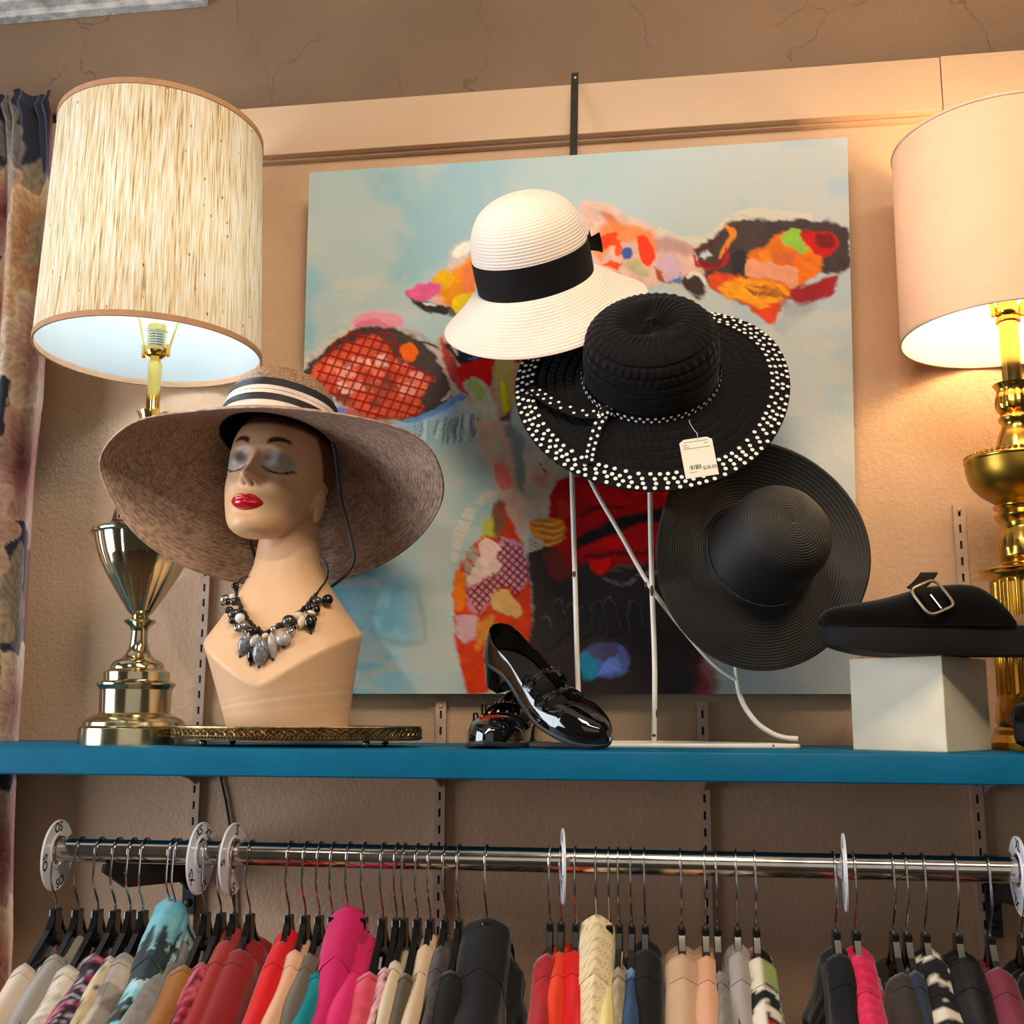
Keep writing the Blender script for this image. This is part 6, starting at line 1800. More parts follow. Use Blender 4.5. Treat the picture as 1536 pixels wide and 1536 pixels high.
def display_block():
    a = PZ(1281, 1125.5, 0); b = PZ(1421, 1129, 0); c = PZ(1489, 1123, 0)
    b = np.array([b[0], max(b[1], -0.292), 0]); 
    e1 = np.array([-math.cos(math.radians(40)), math.sin(math.radians(40)), 0]); e2 = np.array([-e1[0] * 0 + math.sin(math.radians(40)), math.cos(math.radians(40)), 0])
    w1, w2 = 0.131, 0.126
    h = float(P(1418, 983, b[1])[2])
    s = 0.118
    mb = MB().box((0, 0, 0), (1, 1, 1), 0)
    bx = MB().box((0, 0, 0), (w1, w2, h), 0.0015)
    M = np.stack([e1, e2, np.array([0, 0, 1.0])], 1)
    bx.V = [v @ M.T + b for v in bx.V]
    single('display_block', bx, mat('cream_painted_wood', (226, 214, 188), 0.55, var=0.025, vs=20, bump=0.15, bs=80), b + (e1 * w1 + e2 * w2) / 2 * np.array([1, 1, 0]), 'plain cream painted display block on the shelf carrying a black mule', 'block', smooth=False)
    return b, e1, e2, w1, w2, h
BLK = display_block()

def mule(label, R_, t, group):
    """platform slip-on: thick sole, closed toe upper with a buckled strap, open back with a tan footbed edge"""
    L = 0.30
    suede = mat('black_suede', (12, 10, 10), 0.95, var=0.15, vs=80, bump=0.2, bs=700, spec=0.08, sheen=0.12)
    foam = mat('black_platform_foam', (19, 18, 18), 0.75, bump=0.06, bs=300, spec=0.25)
    th = thing('platform_mule', label, 'shoe', t, group)
    o = foot_outline(L, 0.047, 0.038, n=70)
    top = lambda x: 0.036 + 0.004 * np.clip((np.asarray(x) / L - 0.6) / 0.4, 0, 1) ** 2 + 0.0 * x
    bot = lambda x: 0.016 * np.clip((np.asarray(x) / L - 0.66) / 0.34, 0, 1) ** 2 + 0.003 * np.clip((0.1 - np.asarray(x) / L) / 0.1, 0, 1)
    part('platform_sole', xform(sole_mesh(o, bot, top, 0.002), R_, t), foam, th, angle=50)
    of = foot_outline(L * 0.97, 0.0455, 0.0365, n=70); of[:, 0] += 0.004
    fb = lambda x: top(x) + 0.020 * np.clip(1 - np.abs(np.asarray(x) / L - 0.0) / 0.34, 0, 1) ** 0.6 + 0.002
    part('footbed', xform(sole_mesh(of, lambda x: top(x) + 0.0003, fb, 0.002), R_, t), mat('tan_suede_footbed', (150, 116, 84), 0.9, sheen=0.2), th, angle=50, label='tan footbed showing above the sole at the open back')
    st = []
    for u, w, h, op in ((0.22, 0.0415, 0.012, 0.0), (0.245, 0.0425, 0.028, 0.0), (0.29, 0.0435, 0.043, 0.0), (0.34, 0.0445, 0.0530, 0.0), (0.40, 0.0455, 0.0560, 0.0), (0.47, 0.0468, 0.0550, 0.0), (0.55, 0.0485, 0.0525, 0.0), (0.64, 0.0495, 0.0455, 0.0), (0.72, 0.0485, 0.0385, 0.0), (0.80, 0.0455, 0.0330, 0.0), (0.88, 0.0395, 0.0285, 0.0), (0.94, 0.031, 0.024, 0.0), (0.98, 0.019, 0.018, 0.0), (1.003, 0.002, 0.007, 0.0)):
        st.append((u * L, w, float(top(u * L)) - 0.0005, h, op))
    halves, sp = shoe_shell(st, 24, L, 0)
    part('upper', xform(shell_mesh(halves), R_, t), suede, th, angle=60)
    # strap and buckle over the instep, its free end standing up
    x = 0.575 * L; i = int(np.argmin(abs(sp[:, 0] - x))); w, z, hs = sp[i, 1], sp[i, 2], sp[i, 3]
    G = []
    for j in range(22):
        a = -1.40 + 1.45 * j / 21
        yy = (w + 0.0028) * np.sign(math.sin(a)) * abs(math.sin(a)) ** 0.76; zz = z + (hs + 0.0028) * max(0.0, math.cos(a)) ** 0.68
        xo = x + 0.0014 * (min(j, 14) - 6) - 0.0042 * max(0, j - 14)
        if j > 14: zz += 0.0014 * (j - 14) ** 1.35
        G.append([(xo + 0.0115 * s, yy, zz) for s in (-1, -0.5, 0.5, 1)])
    G = np.array(G); mid = np.array([x, 0, z + 0.01])
    inn = G - (G - mid) / np.linalg.norm(G - mid, axis=2)[..., None] * 0.0022
    mb = MB().grid(np.concatenate([G, inn[:, ::-1]], 1), cv=True)
    stp = part('strap', xform(mb, R_, t), mat('black_strap_leather', (15, 13, 12), 0.85, bump=0.1, spec=0.12), th)
    c = G[5].mean(0); u = G[6].mean(0) - G[4].mean(0); u /= np.linalg.norm(u); v = G[5, 3] - G[5, 0]; v -= u * (u @ v); v /= np.linalg.norm(v)
    nn = np.cross(u, v); 
    if nn @ (c - mid) < 0: nn = -nn
    fr = []
    for k in range(40):
        a = k * 2 * math.pi / 40; ca, sa = math.cos(a), math.sin(a)
        e = 0.42
        fr.append(c + nn * 0.0028 + u * 0.0215 * np.sign(ca) * abs(ca) ** e + v * 0.0195 * np.sign(sa) * abs(sa) ** e)
    part('buckle', xform(MB().tube(fr, 0.0021, 8, closed=True), R_, t), mat('brushed_nickel_buckle', (206, 190, 158), 0.28, metal=1.0), stp, label='pale metal square buckle')
    part('buckle_prong', xform(MB().tube([c + nn * 0.0032 - u * 0.018, c + nn * 0.0032 + u * 0.004], 0.0012, 6), R_, t), CHROME, stp)
    return th
def place_mules():
    b, e1, e2, w1, w2, h = BLK
    toe = P(1228, 958, -0.285); 
    d = np.array([-1.0, -0.10, 0.0]); d /= np.linalg.norm(d)
    z = np.array([0, 0, 1.0]); y = np.cross(z, d)
    R_ = np.stack([d, y, z], 1)
    t = np.array([toe[0], -0.287, h]) - d * 0.302
    # open side towards the viewer is the outer side: strap runs over it
    R_ = R_ @ np.diag([1.0, -1.0, 1.0])
    mule('black suede platform mule with a square buckle on the cream block', R_, t, 'pair of platform mules')
    toe2 = P(1508, 1090, -0.285)
    d = np.array([-0.93, -0.36, 0]); d /= np.linalg.norm(d); y = np.cross(z, d)
    R2 = np.stack([d, y, z], 1)
    t2 = np.array([toe2[0] + 0.012, -0.290, 0.0]) - d * 0.30
    mule('black suede platform mule whose rounded toe enters at the right edge beside the block', R2, t2, 'pair of platform mules')
place_mules()
# ------------------------------------------------------------------ chrome clothes rail, size dividers
ROD_Y, ROD_Z, ROD_R = -0.280, -0.1415, 0.0158
def rail():
    x0 = float(P(92, 1273, ROD_Y)[0]); x1 = 0.95
    th = thing('clothes_rail', 'chrome tube clothes rail running under the blue shelf', 'rail', ((x0 + x1) / 2, ROD_Y, ROD_Z))
    ch = mat('chrome_tube', (206, 198, 188), 0.13, metal=1.0, var=0.05, vs=30, rv=0.05)
    n = 40
    part('tube', MB().lathe([(0.001, 0), (ROD_R - 0.001, 0), (ROD_R, 0.001), (ROD_R, x1 - x0 - 0.001), (0.001, x1 - x0)], n).xf(rot('Y', 90), (x0, ROD_Y, ROD_Z)), ch, th, angle=40)
rail()
def rail_bracket(x, label):
    """dark steel arm that carries the rail from a wall standard"""
    th = thing('rail_bracket', label, 'bracket', (x, -0.012, ROD_Z), 'dark arms carrying the clothes rail')
    z = ROD_Z
    prof = [(-0.0115, z + 0.004), (ROD_Y - 0.012, z - ROD_R - 0.0005), (ROD_Y - 0.014, z - ROD_R - 0.010), (ROD_Y + 0.02, z - ROD_R - 0.026), (ROD_Y + 0.05, z - 0.056), (-0.05, z - 0.075), (-0.0115, z - 0.095)]
    prof[0] = (-0.0115, z - 0.018)
    w = 0.0022; m = len(prof)
    V = [(x - w, y, zz) for y, zz in prof] + [(x + w, y, zz) for y, zz in prof]
    F = [tuple(range(m)), tuple(reversed(range(m, 2 * m)))] + [(i, i + m, (i + 1) % m + m, (i + 1) % m) for i in range(m)]
    part('arm', (np.array(V), F), M_BLKM, th, smooth=False)
    sc = MB()
    part('wall_plate', MB().box((x - 0.011, -0.0165, z - 0.13), (x + 0.011, -0.0112, z - 0.015), 0.001), M_BLKM, th, smooth=False)
    for dz in (-0.032, -0.112):
        part('bolt', MB().ball((x, -0.0175, z + dz), (0.0065, 0.004, 0.0065), 7, 12), M_BLKM, th)
    part('rivet', MB().ball((x + 0.0022, ROD_Y + 0.045, z - 0.036), (0.0012, 0.0025, 0.0025), 6, 8), CHROME, th)
rail_bracket(std_x[0] + 0.001, 'dark steel arm carrying the left end of the clothes rail')
rail_bracket(std_x[3] + 0.012, 'dark steel arm carrying the right part of the clothes rail')

M_DISC = mat('white_plastic_disc', (226, 226, 232), 0.35, var=0.02, vs=12)
def divider(px, py, txt, label, face, yaw, spin):
    """round size divider clipped over the rail: notch at the back, raised hub, letters round the face"""
    c = P(px, py, ROD_Y); c = np.array([c[0], ROD_Y, ROD_Z - 0.007])
    R_ = rot('Z', yaw)
    th = thing('size_divider', label, 'size disc', c, 'round size dividers on the clothes rail')
    R0, r0, n = 0.0475, 0.0205, 72
    notch = 0.42                                                          # direction of the open slot in the disc
    rows = []
    def ring(r, x):
        out = []
        for k in range(n):
            a = k * 2 * math.pi / n
            d = abs((a - notch + math.pi) % (2 * math.pi) - math.pi)
            rr = r
            out.append((x, rr * math.cos(a), rr * math.sin(a) + 0.0))
        return out
    t = 0.0011
    ofs = 0.007
    # annulus with an open sector
    G = []
    aa = np.linspace(notch + 0.14, notch + 2 * math.pi - 0.14, n)
    for r, x in ((r0, -t), (r0, t * 2.4), (r0 + 0.003, t * 2.4), (r0 + 0.0045, t), (R0 - 0.002, t), (R0 - 0.0012, t * 1.7), (R0, t * 1.2), (R0, -t), (r0, -t)):
        G.append([(x * face, r * math.cos(a), r * math.sin(a)) for a in aa])
    G = np.array(G)
    G[:2, :, 2] += 0; 
    # the hub is eccentric so that it sits on the tube
    for i, r in enumerate((r0, r0, r0 + 0.003, r0 + 0.0045, R0, R0, R0, R0, r0)):
        f = 1 - (r - r0) / (R0 - r0)
        G[i, :, 2] += ofs * np.clip(f, 0, 1)
    mb = MB().grid(G)
    k = len(G)
    mb.F.append(tuple(i * n for i in range(k - 1))); mb.F.append(tuple(i * n + n - 1 for i in reversed(range(k - 1))))
    V, F = mb.arrays()
    d = part('disc', (V @ R_.T + c, F), M_DISC, th, angle=35)
    for s in spin:
        a = math.radians(s)
        B = np.stack([np.array([0, math.sin(a) * -face * -1 if False else 0, 0])] * 3)
        rad = np.array([0, -math.cos(a) , math.sin(a)]) if True else None
        # letter axes on the face: right = reading direction, up = outwards
        nrm = np.array([face, 0, 0.0]); upv = np.array([0, math.cos(a), math.sin(a)]); rt = np.cross(upv, nrm)
        M = np.stack([rt, upv, nrm], 1)
        p = upv * 0.0375 + nrm * (t + 0.00025)
        lettering(txt, 0.0195 if len(txt) == 1 else 0.0185, M_INK, d, R_ @ p + c, R_ @ M, bold=0.0003)
    return th
divider(86, 1278, 'OS', 'white round size divider lettered OS at the left end of the rail', 1, 6, (95, 188, 288))
divider(301, 1282, 'XS', 'white round size divider lettered XS on the rail', 1, 2, (108, 212, 290, 55))
divider(350, 1282, 'S', 'white round size divider lettered S next to the XS disc', 1, 0, (78, 180, 275))
divider(845, 1292, 'M', 'white round size divider edge-on at the middle of the rail beside the red tops', -1, 8, (90, 200, 320))
divider(1267, 1302, 'L', 'white round size divider left of the pink knitted top', -1, -6, (100, 190, 300))
divider(1529, 1312, 'XL', 'white round size divider cut by the right edge of the photo', -1, -4, (100, 200, 300))

# ------------------------------------------------------------------ hangers
M_HANG = mat('black_hanger_plastic', (17, 17, 18), 0.22, var=0.05, coat=0.4)
M_HOOK = mat('steel_hanger_hook', (186, 184, 182), 0.18, metal=1.0, var=0.04)
HZ = 0.079                                                                # plastic top below the rail axis
def build_hanger():
    th = thing('clothes_hanger', 'x', 'hanger', (0, 0, 0), 'black plastic hangers on the clothes rail')
    rr = ROD_R + 0.0018
    arc = [(rr * math.sin(a) , rr * math.cos(a)) for a in np.linspace(2.3, -1.45, 18)]
    pts = [(0, 0, -HZ - 0.016), (0, 0, -HZ), (0, 0, -HZ + 0.008), (0, -0.006, -HZ + 0.020), (0, -0.0150, -HZ + 0.033), (0, -0.0192, -HZ + 0.048), (0, -rr - 0.0006, -0.012)] + [(0, -y if False else y, z) for y, z in reversed(arc)]
    hp = spline(np.array(pts), 60)
    part('hook', MB().tube(hp, 0.00155, 7), M_HOOK, th)
    # body: deep ribbed plate at the neck sloping out to both arms, an I-section in plastic
    ys = np.linspace(-0.180, 0.180, 41)
    top = -HZ - 0.004 - 0.152 * (np.abs(ys) / 0.205) ** 0.82
    top = np.where(np.abs(ys) < 0.016, -HZ - 0.002 - 0.016 * (np.abs(ys) / 0.016) ** 2, top)
    hgt = 0.014 + 0.030 * np.exp(-(ys / 0.040) ** 2)
    mb = MB()
    def loft(wx, z0, z1):
        G = []
        for i, y in enumerate(ys):
            a, b = z0(i), z1(i)
            G.append([(-wx, y, a), (wx, y, a), (wx, y, b), (-wx, y, b)])
        k = mb.n; mb.grid(np.array(G), cv=True); mb.F.append((k + 3, k + 2, k + 1, k)); e = k + 4 * (len(ys) - 1); mb.F.append((e, e + 1, e + 2, e + 3))
    loft(0.0016, lambda i: top[i] - hgt[i] + 0.002, lambda i: top[i] - 0.002)
    part('web', mb, M_HANG, th, smooth=False)
    mb = MB()
    loft(0.0038, lambda i: top[i] - 0.0042, lambda i: top[i])
    part('top_flange', mb, M_HANG, th, smooth=False)
    mb = MB()
    loft(0.0032, lambda i: top[i] - hgt[i], lambda i: top[i] - hgt[i] + 0.0038)
    part('bottom_flange', mb, M_HANG, th, smooth=False)
    nk = MB().box((-0.0047, -0.0095, -HZ - 0.034), (0.0047, 0.0095, -HZ + 0.0015), 0.0018)
    part('neck_block', nk, M_HANG, th, smooth=False)
    return th
HANGER0 = build_hanger()
def hanger_top(y):
    return -HZ - 0.004 - 0.152 * (np.abs(y) / 0.205) ** 0.82
# ------------------------------------------------------------------ garments, one per hanger
def pattern(kind, c, S, T, seed):
    """printed or woven colour over cloth coordinates S (along the shoulder), T (down), metres"""
    r = np.random.default_rng(seed)
    if max(c) < 50: c = tuple(0.66 * v for v in c)
    n1 = fbm(S * 70 + seed * 3.1, T * 70 + seed, 4); fine = fbm(S * 420 + seed, T * 420, 2)
    base = lin(c)[None, None] * (0.93 + 0.14 * n1)[..., None]
    def mx(col, m, k): return col * (1 - m[..., None]) + lin(k) * m[..., None]
    col = base
    if kind == 'marl': col = base * (0.70 + 0.6 * fine)[..., None]
    elif kind == 'check':
        a = sstep(-0.12, 0.12, np.sin(S * 2 * math.pi / 0.055)); b = sstep(-0.12, 0.12, np.sin(T * 2 * math.pi / 0.055))
        col = mx(base, (a + b) * 0.42, (104, 96, 92)); col = col * (0.85 + 0.3 * fine)[..., None]
    elif kind == 'paisley':
        d = fbm(S * 55 + 9, T * 55, 4); w = np.sin(d * 34); v = np.sin(fbm(S * 32, T * 32 + 7, 3) * 26)
        col = mx(base, sstep(0.1, 0.4, v) * 0.9, (150, 26, 62)); col = mx(col, sstep(0.72, 0.92, w) * 0.8, (198, 190, 200)); col = mx(col, sstep(0.8, 0.95, v) * 0.8, (214, 96, 130)); col = mx(col, sstep(-0.7, -0.9, w) * 0.9, (20, 16, 26))
    elif kind == 'flecks':
        d = np.sin(fbm(S * 60 + 3, T * 60, 3) * 30); e = fbm(S * 26 + 5, T * 26, 3)
        col = mx(base, sstep(0.55, 0.8, d) * sstep(0.42, 0.55, e), (44, 40, 38)); col = mx(col, sstep(0.4, 0.6, np.sin(fbm(S * 40, T * 40 + 4, 2) * 24)) * 0.5, (206, 170, 110))
    elif kind == 'lace':
        d = np.abs(np.sin(fbm(S * 60 + seed, T * 60, 3) * 28)); col = base * (0.55 + 0.75 * d)[..., None]
    elif kind == 'crimson':
        d = np.sin(fbm(S * 60 + seed, T * 60, 3) * 30); col = mx(base, sstep(0.35, 0.7, d) * 0.85, (222, 92, 116)); col = mx(col, sstep(-0.5, -0.85, d) * 0.85, (70, 8, 26))
    elif kind == 'palm':
        col = lin((128, 196, 206))[None, None] * (0.75 + 0.55 * fbm(S * 16, T * 9 + 4, 4))[..., None]
        col = mx(col, sstep(0.52, 0.66, fbm(S * 12 + 3, T * 40, 4)) * 0.6, (206, 226, 224)); col = mx(col, sstep(0.5, 0.7, fbm(S * 20 + 8, T * 30 + 2, 3)) * 0.5, (62, 150, 172))
        for cx, cy, R0 in ((-0.115, 0.085, 0.060), (-0.175, 0.150, 0.055), (-0.08, 0.17, 0.06), (-0.15, 0.035, 0.03), (-0.02, 0.08, 0.05), (-0.19, 0.235, 0.06), (-0.10, 0.25, 0.06), (-0.06, 0.055, 0.06), (-0.13, 0.11, 0.07), (-0.165, 0.085, 0.055), (-0.09, 0.125, 0.065)):
            dx, dy = S - cx, T - cy
            m = np.zeros(S.shape)
            for k in range(11):
                a = k * 0.571 + r.uniform(-0.2, 0.2); L = R0 * r.uniform(0.7, 1.1)
                u = dx * math.cos(a) + dy * math.sin(a); v = -dx * math.sin(a) + dy * math.cos(a) - 6.0 * np.clip(u, 0, 1) ** 2 * (1 if math.cos(a) > 0 else -1)
                wd = 0.0058 * np.clip(1 - u / L, 0, 1) ** 0.6 * (0.55 + 0.6 * np.abs(np.sin(u * 700)))
                m = np.maximum(m, sstep(0.0012, -0.0004, np.abs(v) - wd) * (u > 0) * (u < L))
            m = np.maximum(m, sstep(0.0012, 0, np.abs(dx + 0.25 * dy + 0.006 * np.sin(dy * 60)) - 0.0030) * (dy > 0) * (dy < 0.10))
            g = fbm(S * 120, T * 120, 2)
            col = mx(col, m * 0.95, (22, 28, 30)); col = mx(col, m * sstep(0.58, 0.7, g) * 0.7, (150, 140, 86))
    elif kind == 'mono':
        d = np.sin(fbm(S * 17 + seed, T * 17, 3) * 24); e = np.sin(fbm(S * 30 + 5, T * 30 + seed, 2) * 22)
        col = mx(base, sstep(0.15, 0.25, d), (234, 224, 204)); col = mx(col, sstep(0.75, 0.85, e) * sstep(-0.2, 0.2, d), (18, 17, 20))
        if seed % 2: col = mx(col, sstep(0.64, 0.70, fbm(S * 20 + 11, T * 20 + 3, 3)), (214, 44, 60)); col = mx(col, sstep(0.70, 0.75, fbm(S * 24 + 2, T * 24 + 31, 3)), (150, 170, 96))
    elif kind == 'leopard':
        d = np.sin(fbm(S * 40 + seed, T * 40, 3) * 26); col = mx(base, sstep(0.5, 0.7, d), (30, 26, 28)); col = mx(col, sstep(-0.5, -0.8, d) * 0.7, (204, 120, 140))
    elif kind == 'denim': 
        col = base * (0.8 + 0.4 * np.abs(np.sin((S + T) * 1100)) * fine)[..., None]; col = mx(col, sstep(0.55, 0.62, fbm(S * 26, T * 26 + 8, 2)) * 0.7, (150, 178, 200))
    elif kind == 'tweed': col = base * (0.45 + 1.1 * fine)[..., None]
    elif kind == 'knit': col = base * (0.72 + 0.4 * np.abs(np.sin(S * 620)) * np.abs(np.sin(T * 560)))[..., None]
    elif kind == 'mesh':
        h = (np.sin(S * 1250) * np.sin(T * 1250)); col = base * (1 - 0.33 * sstep(0.25, 0.6, h))[..., None]
    elif kind == 'lacewhite':
        d = np.abs(np.sin(fbm(S * 70, T * 70, 3) * 30)); col = base * (0.55 + 0.55 * d)[..., None]
    return np.clip(col, 0, 1)

def cloth(name, rough=0.8, sheen=0.25, bump=0.25, bs=900, spec=0.2): return paint_mat(name, rough, bump=bump, bs=bs, sheen=sheen, spec=spec)
CL = {'plain': cloth('woven_cloth'), 'satin': cloth('satin_cloth', 0.38, 0.1, 0.08, 500, 0.5), 'knit': cloth('knitted_cloth', 0.9, 0.4, 0.6, 350), 'fine': cloth('fine_jersey', 0.75, 0.3, 0.15, 1200)}

def garment(name, label, cat, X, kind, c, seed, half, top, neck, collar=0.0, mt='plain', fold=0.004, W=0.215, Lg=0.46, tail=None, lean=0.0):
    """cloth draped over a hanger.  top: how far the shoulder seam lies below the hanger's upper edge;
    neck: half width of the neck opening; collar: height of a stand-up collar"""
    hi = kind in ('palm', 'mesh', 'knit', 'mono', 'paisley', 'check')
    NS, NT = (210, 130) if kind in ('mesh', 'palm') else (120, 84) if hi else (76, 52)
    s = np.linspace(-1, 1, NS)                                            # along the shoulder, front is -1
    k = np.linspace(-1, 1, 2 * NT + 1)                                    # left hem, over the shoulder, right hem
    Sg, Kg = np.meshgrid(s, k, indexing='ij')
    y = W * Sg
    zt = hanger_top(y) + 0.0050
        # neckline dips in the middle, collar rises around it
    op = np.clip(1 - (np.abs(y) / max(neck, 0.02)) ** 2, 0, 1)
    zt = zt - top * op ** 0.45 if collar <= 0 else zt + collar * np.exp(-(np.abs(y) / 0.062) ** 4)
    end = np.clip((np.abs(Sg) - 0.86) / 0.14, 0, 1)
    zt = zt - 0.020 * end ** 2
    T = np.abs(Kg)                                                        # 0 at the shoulder, 1 at the hem
    d = T ** 1.25 * Lg
    prof = np.sin(np.clip(d / 0.015, 0, 1) * math.pi / 2) ** 0.9
    side = np.sign(Kg)
    th_ = half * (1.08 + 0.95 * np.clip(d / 0.16, 0, 1)) * prof * np.sqrt(np.clip(1 - end ** 2, 0.0, 1))
    rs = np.random.default_rng(seed)
    ph = rs.uniform(0, 6.28, 6)
    f1 = np.sin(Sg * 5.2 + ph[0] + d * 9) * np.sin(d * 11 + ph[1]); f2 = np.sin(Sg * 11 + d * 24 * side + ph[2]); f3 = fbm(Sg * 3.1 + seed, d * 14 + side * 3, 3) - 0.5
    diag = np.sin((Sg * 0.6 + d * 3.6) * 16 + ph[3] + 3 * f3)
    cr = np.abs(((Sg * 2.2 + d * 13 + 2.4 * fbm(Sg * 2 + seed, d * 6, 2) + ph[4]) % 1) - 0.5) * 2
    wr = fold * (0.55 * (cr ** 2 - 0.3) * np.clip(d / 0.03, 0, 1) + 0.5 * f1 + 0.28 * f2 + 1.2 * f3 + 0.35 * diag * np.clip(d / 0.05, 0, 1)) * np.clip((d - 0.006) / 0.055, 0.08, 1)
    wr = wr * (1 + 0.9 * sstep(0.03, 0.10, d))
    rg = (1 - np.abs(2 * fbm(Sg * 6.5 + seed * 1.7 + side * 5, d * 26 + Sg * 3, 3) - 1)) ** 4
    crease = (0.0014 + 0.30 * max(0, fold - 0.005)) * (rg - 0.35) * np.clip((d - 0.004) / 0.03, 0, 1)
    for kq in range(2):                                                   # overlapping folds running down from the neck
        q = d - (rs.uniform(0.018, 0.05) + kq * 0.035 + rs.uniform(0.10, 0.5) * -y + 0.012 * np.sin(y * 40 + ph[kq]))
        crease = crease + (0.0022 + 0.22 * max(0, fold - 0.004)) * (sstep(-0.0035, 0.002, q) - 0.6 * sstep(0.0, 0.06, q)) * np.clip(d / 0.012, 0, 1) * (np.abs(Sg) < 0.9)
    # sleeve seam near the shoulder end
    zt = zt + 0.0022 * np.sin(Sg * 14 + ph[5]) * (np.abs(y) > neck)
    seam = -0.0022 * np.exp(-((np.abs(Sg) - 0.80 + 0.18 * d) / 0.010) ** 2)
    xx_ = side * (th_ + crease * (th_ > 0.002)) + wr + side * seam * (half > 0.004) + lean * d
    xx_ = np.where(Kg == 0, wr, xx_)
    out = 0.030 * sstep(0.0, 0.14, d) * np.sign(Sg) * np.abs(Sg) ** 3
    yy = y + out + 0.006 * f3 * np.clip(d / 0.05, 0, 1)
    zz = zt - d + 0.002 * f3
    ang = 0.0
    G = np.stack([X + xx_, ROD_Y + yy, ROD_Z + zz], -1)
    col = pattern(kind, c, y + out, d + (zt.max() - zt) * 0.6 + (0.3 * (side > 0) if kind != 'palm' else 0), seed)
    # pale or dark inner facing where the neck opening shows the inside is left as the cloth's own colour
    loc = (X, ROD_Y, ROD_Z + float(zt.min()) - 0.05)
    mm = CL[mt]
    n0 = G.shape[1]
    idx = np.arange(NS * n0).reshape(NS, n0)
    F = np.stack([idx[:-1, :-1], idx[1:, :-1], idx[1:, 1:], idx[:-1, 1:]], -1).reshape(-1, 4)
    th = thing(name, label, cat, loc, 'garments hanging on the clothes rail')
    part('cloth', (G.reshape(-1, 3), F), mm, th, cols=col.reshape(-1, 3), angle=None, recalc=False)
    # collar folded over the neck, or a narrow neckband: a second layer a little proud of the cloth
    mid = NT
    deep = 0.036 if collar > 0 else 0.009
    kk = max(2, int((deep / Lg) ** 0.8 * NT)); ii = np.where(np.abs(s) < max(neck * 1.25, 0.060) / W)[0]
    sub = G[ii[0]:ii[-1] + 1, mid - kk:mid + kk + 1]; sc = col[ii[0]:ii[-1] + 1, mid - kk:mid + kk + 1]
    t = np.abs(np.linspace(-1, 1, 2 * kk + 1))[None, :]
    lift = (0.0010 + (0.0034 * t ** 2 if collar > 0 else 0.0004)) * np.sign(np.linspace(-1, 1, 2 * kk + 1))[None, :]
    sub = sub.copy(); sub[..., 0] += lift; sub[..., 2] += 0.0012 * (1 - t); 
    if collar > 0:
        e = np.linspace(-1, 1, sub.shape[0])[:, None]
        sub[..., 1] -= 0.010 * t * (e < 0) * np.abs(e) ** 2; sub[..., 2] -= 0.010 * t * np.abs(e) ** 2
    m_, q_ = sub.shape[:2]; ix = np.arange(m_ * q_).reshape(m_, q_)
    F2 = np.stack([ix[:-1, :-1], ix[1:, :-1], ix[1:, 1:], ix[:-1, 1:]], -1).reshape(-1, 4)
    part('collar' if collar > 0 else 'neckband', (sub.reshape(-1, 3), F2), mm, th, cols=np.clip(sc * 0.93, 0, 1).reshape(-1, 3), angle=None, recalc=False)
    if tail: tail(th, G, mid, mm)
    return th

def piping(colr):
    def f(th, G, mid, mm):
        n = G.shape[0]
        a = int(n * 0.30)
        pts = [G[a - int(a * 0.35 * t), mid + 1 + int(t * (G.shape[1] - mid - 2) * 0.75)] + (0.0012, 0, 0) for t in np.linspace(0.12, 1, 30)]
        part('piping', MB().tube(spline(np.array(pts), 50), 0.0007, 6), mat('white_piping_cord', colr, 0.6), th, label='thin white piping')
    return f

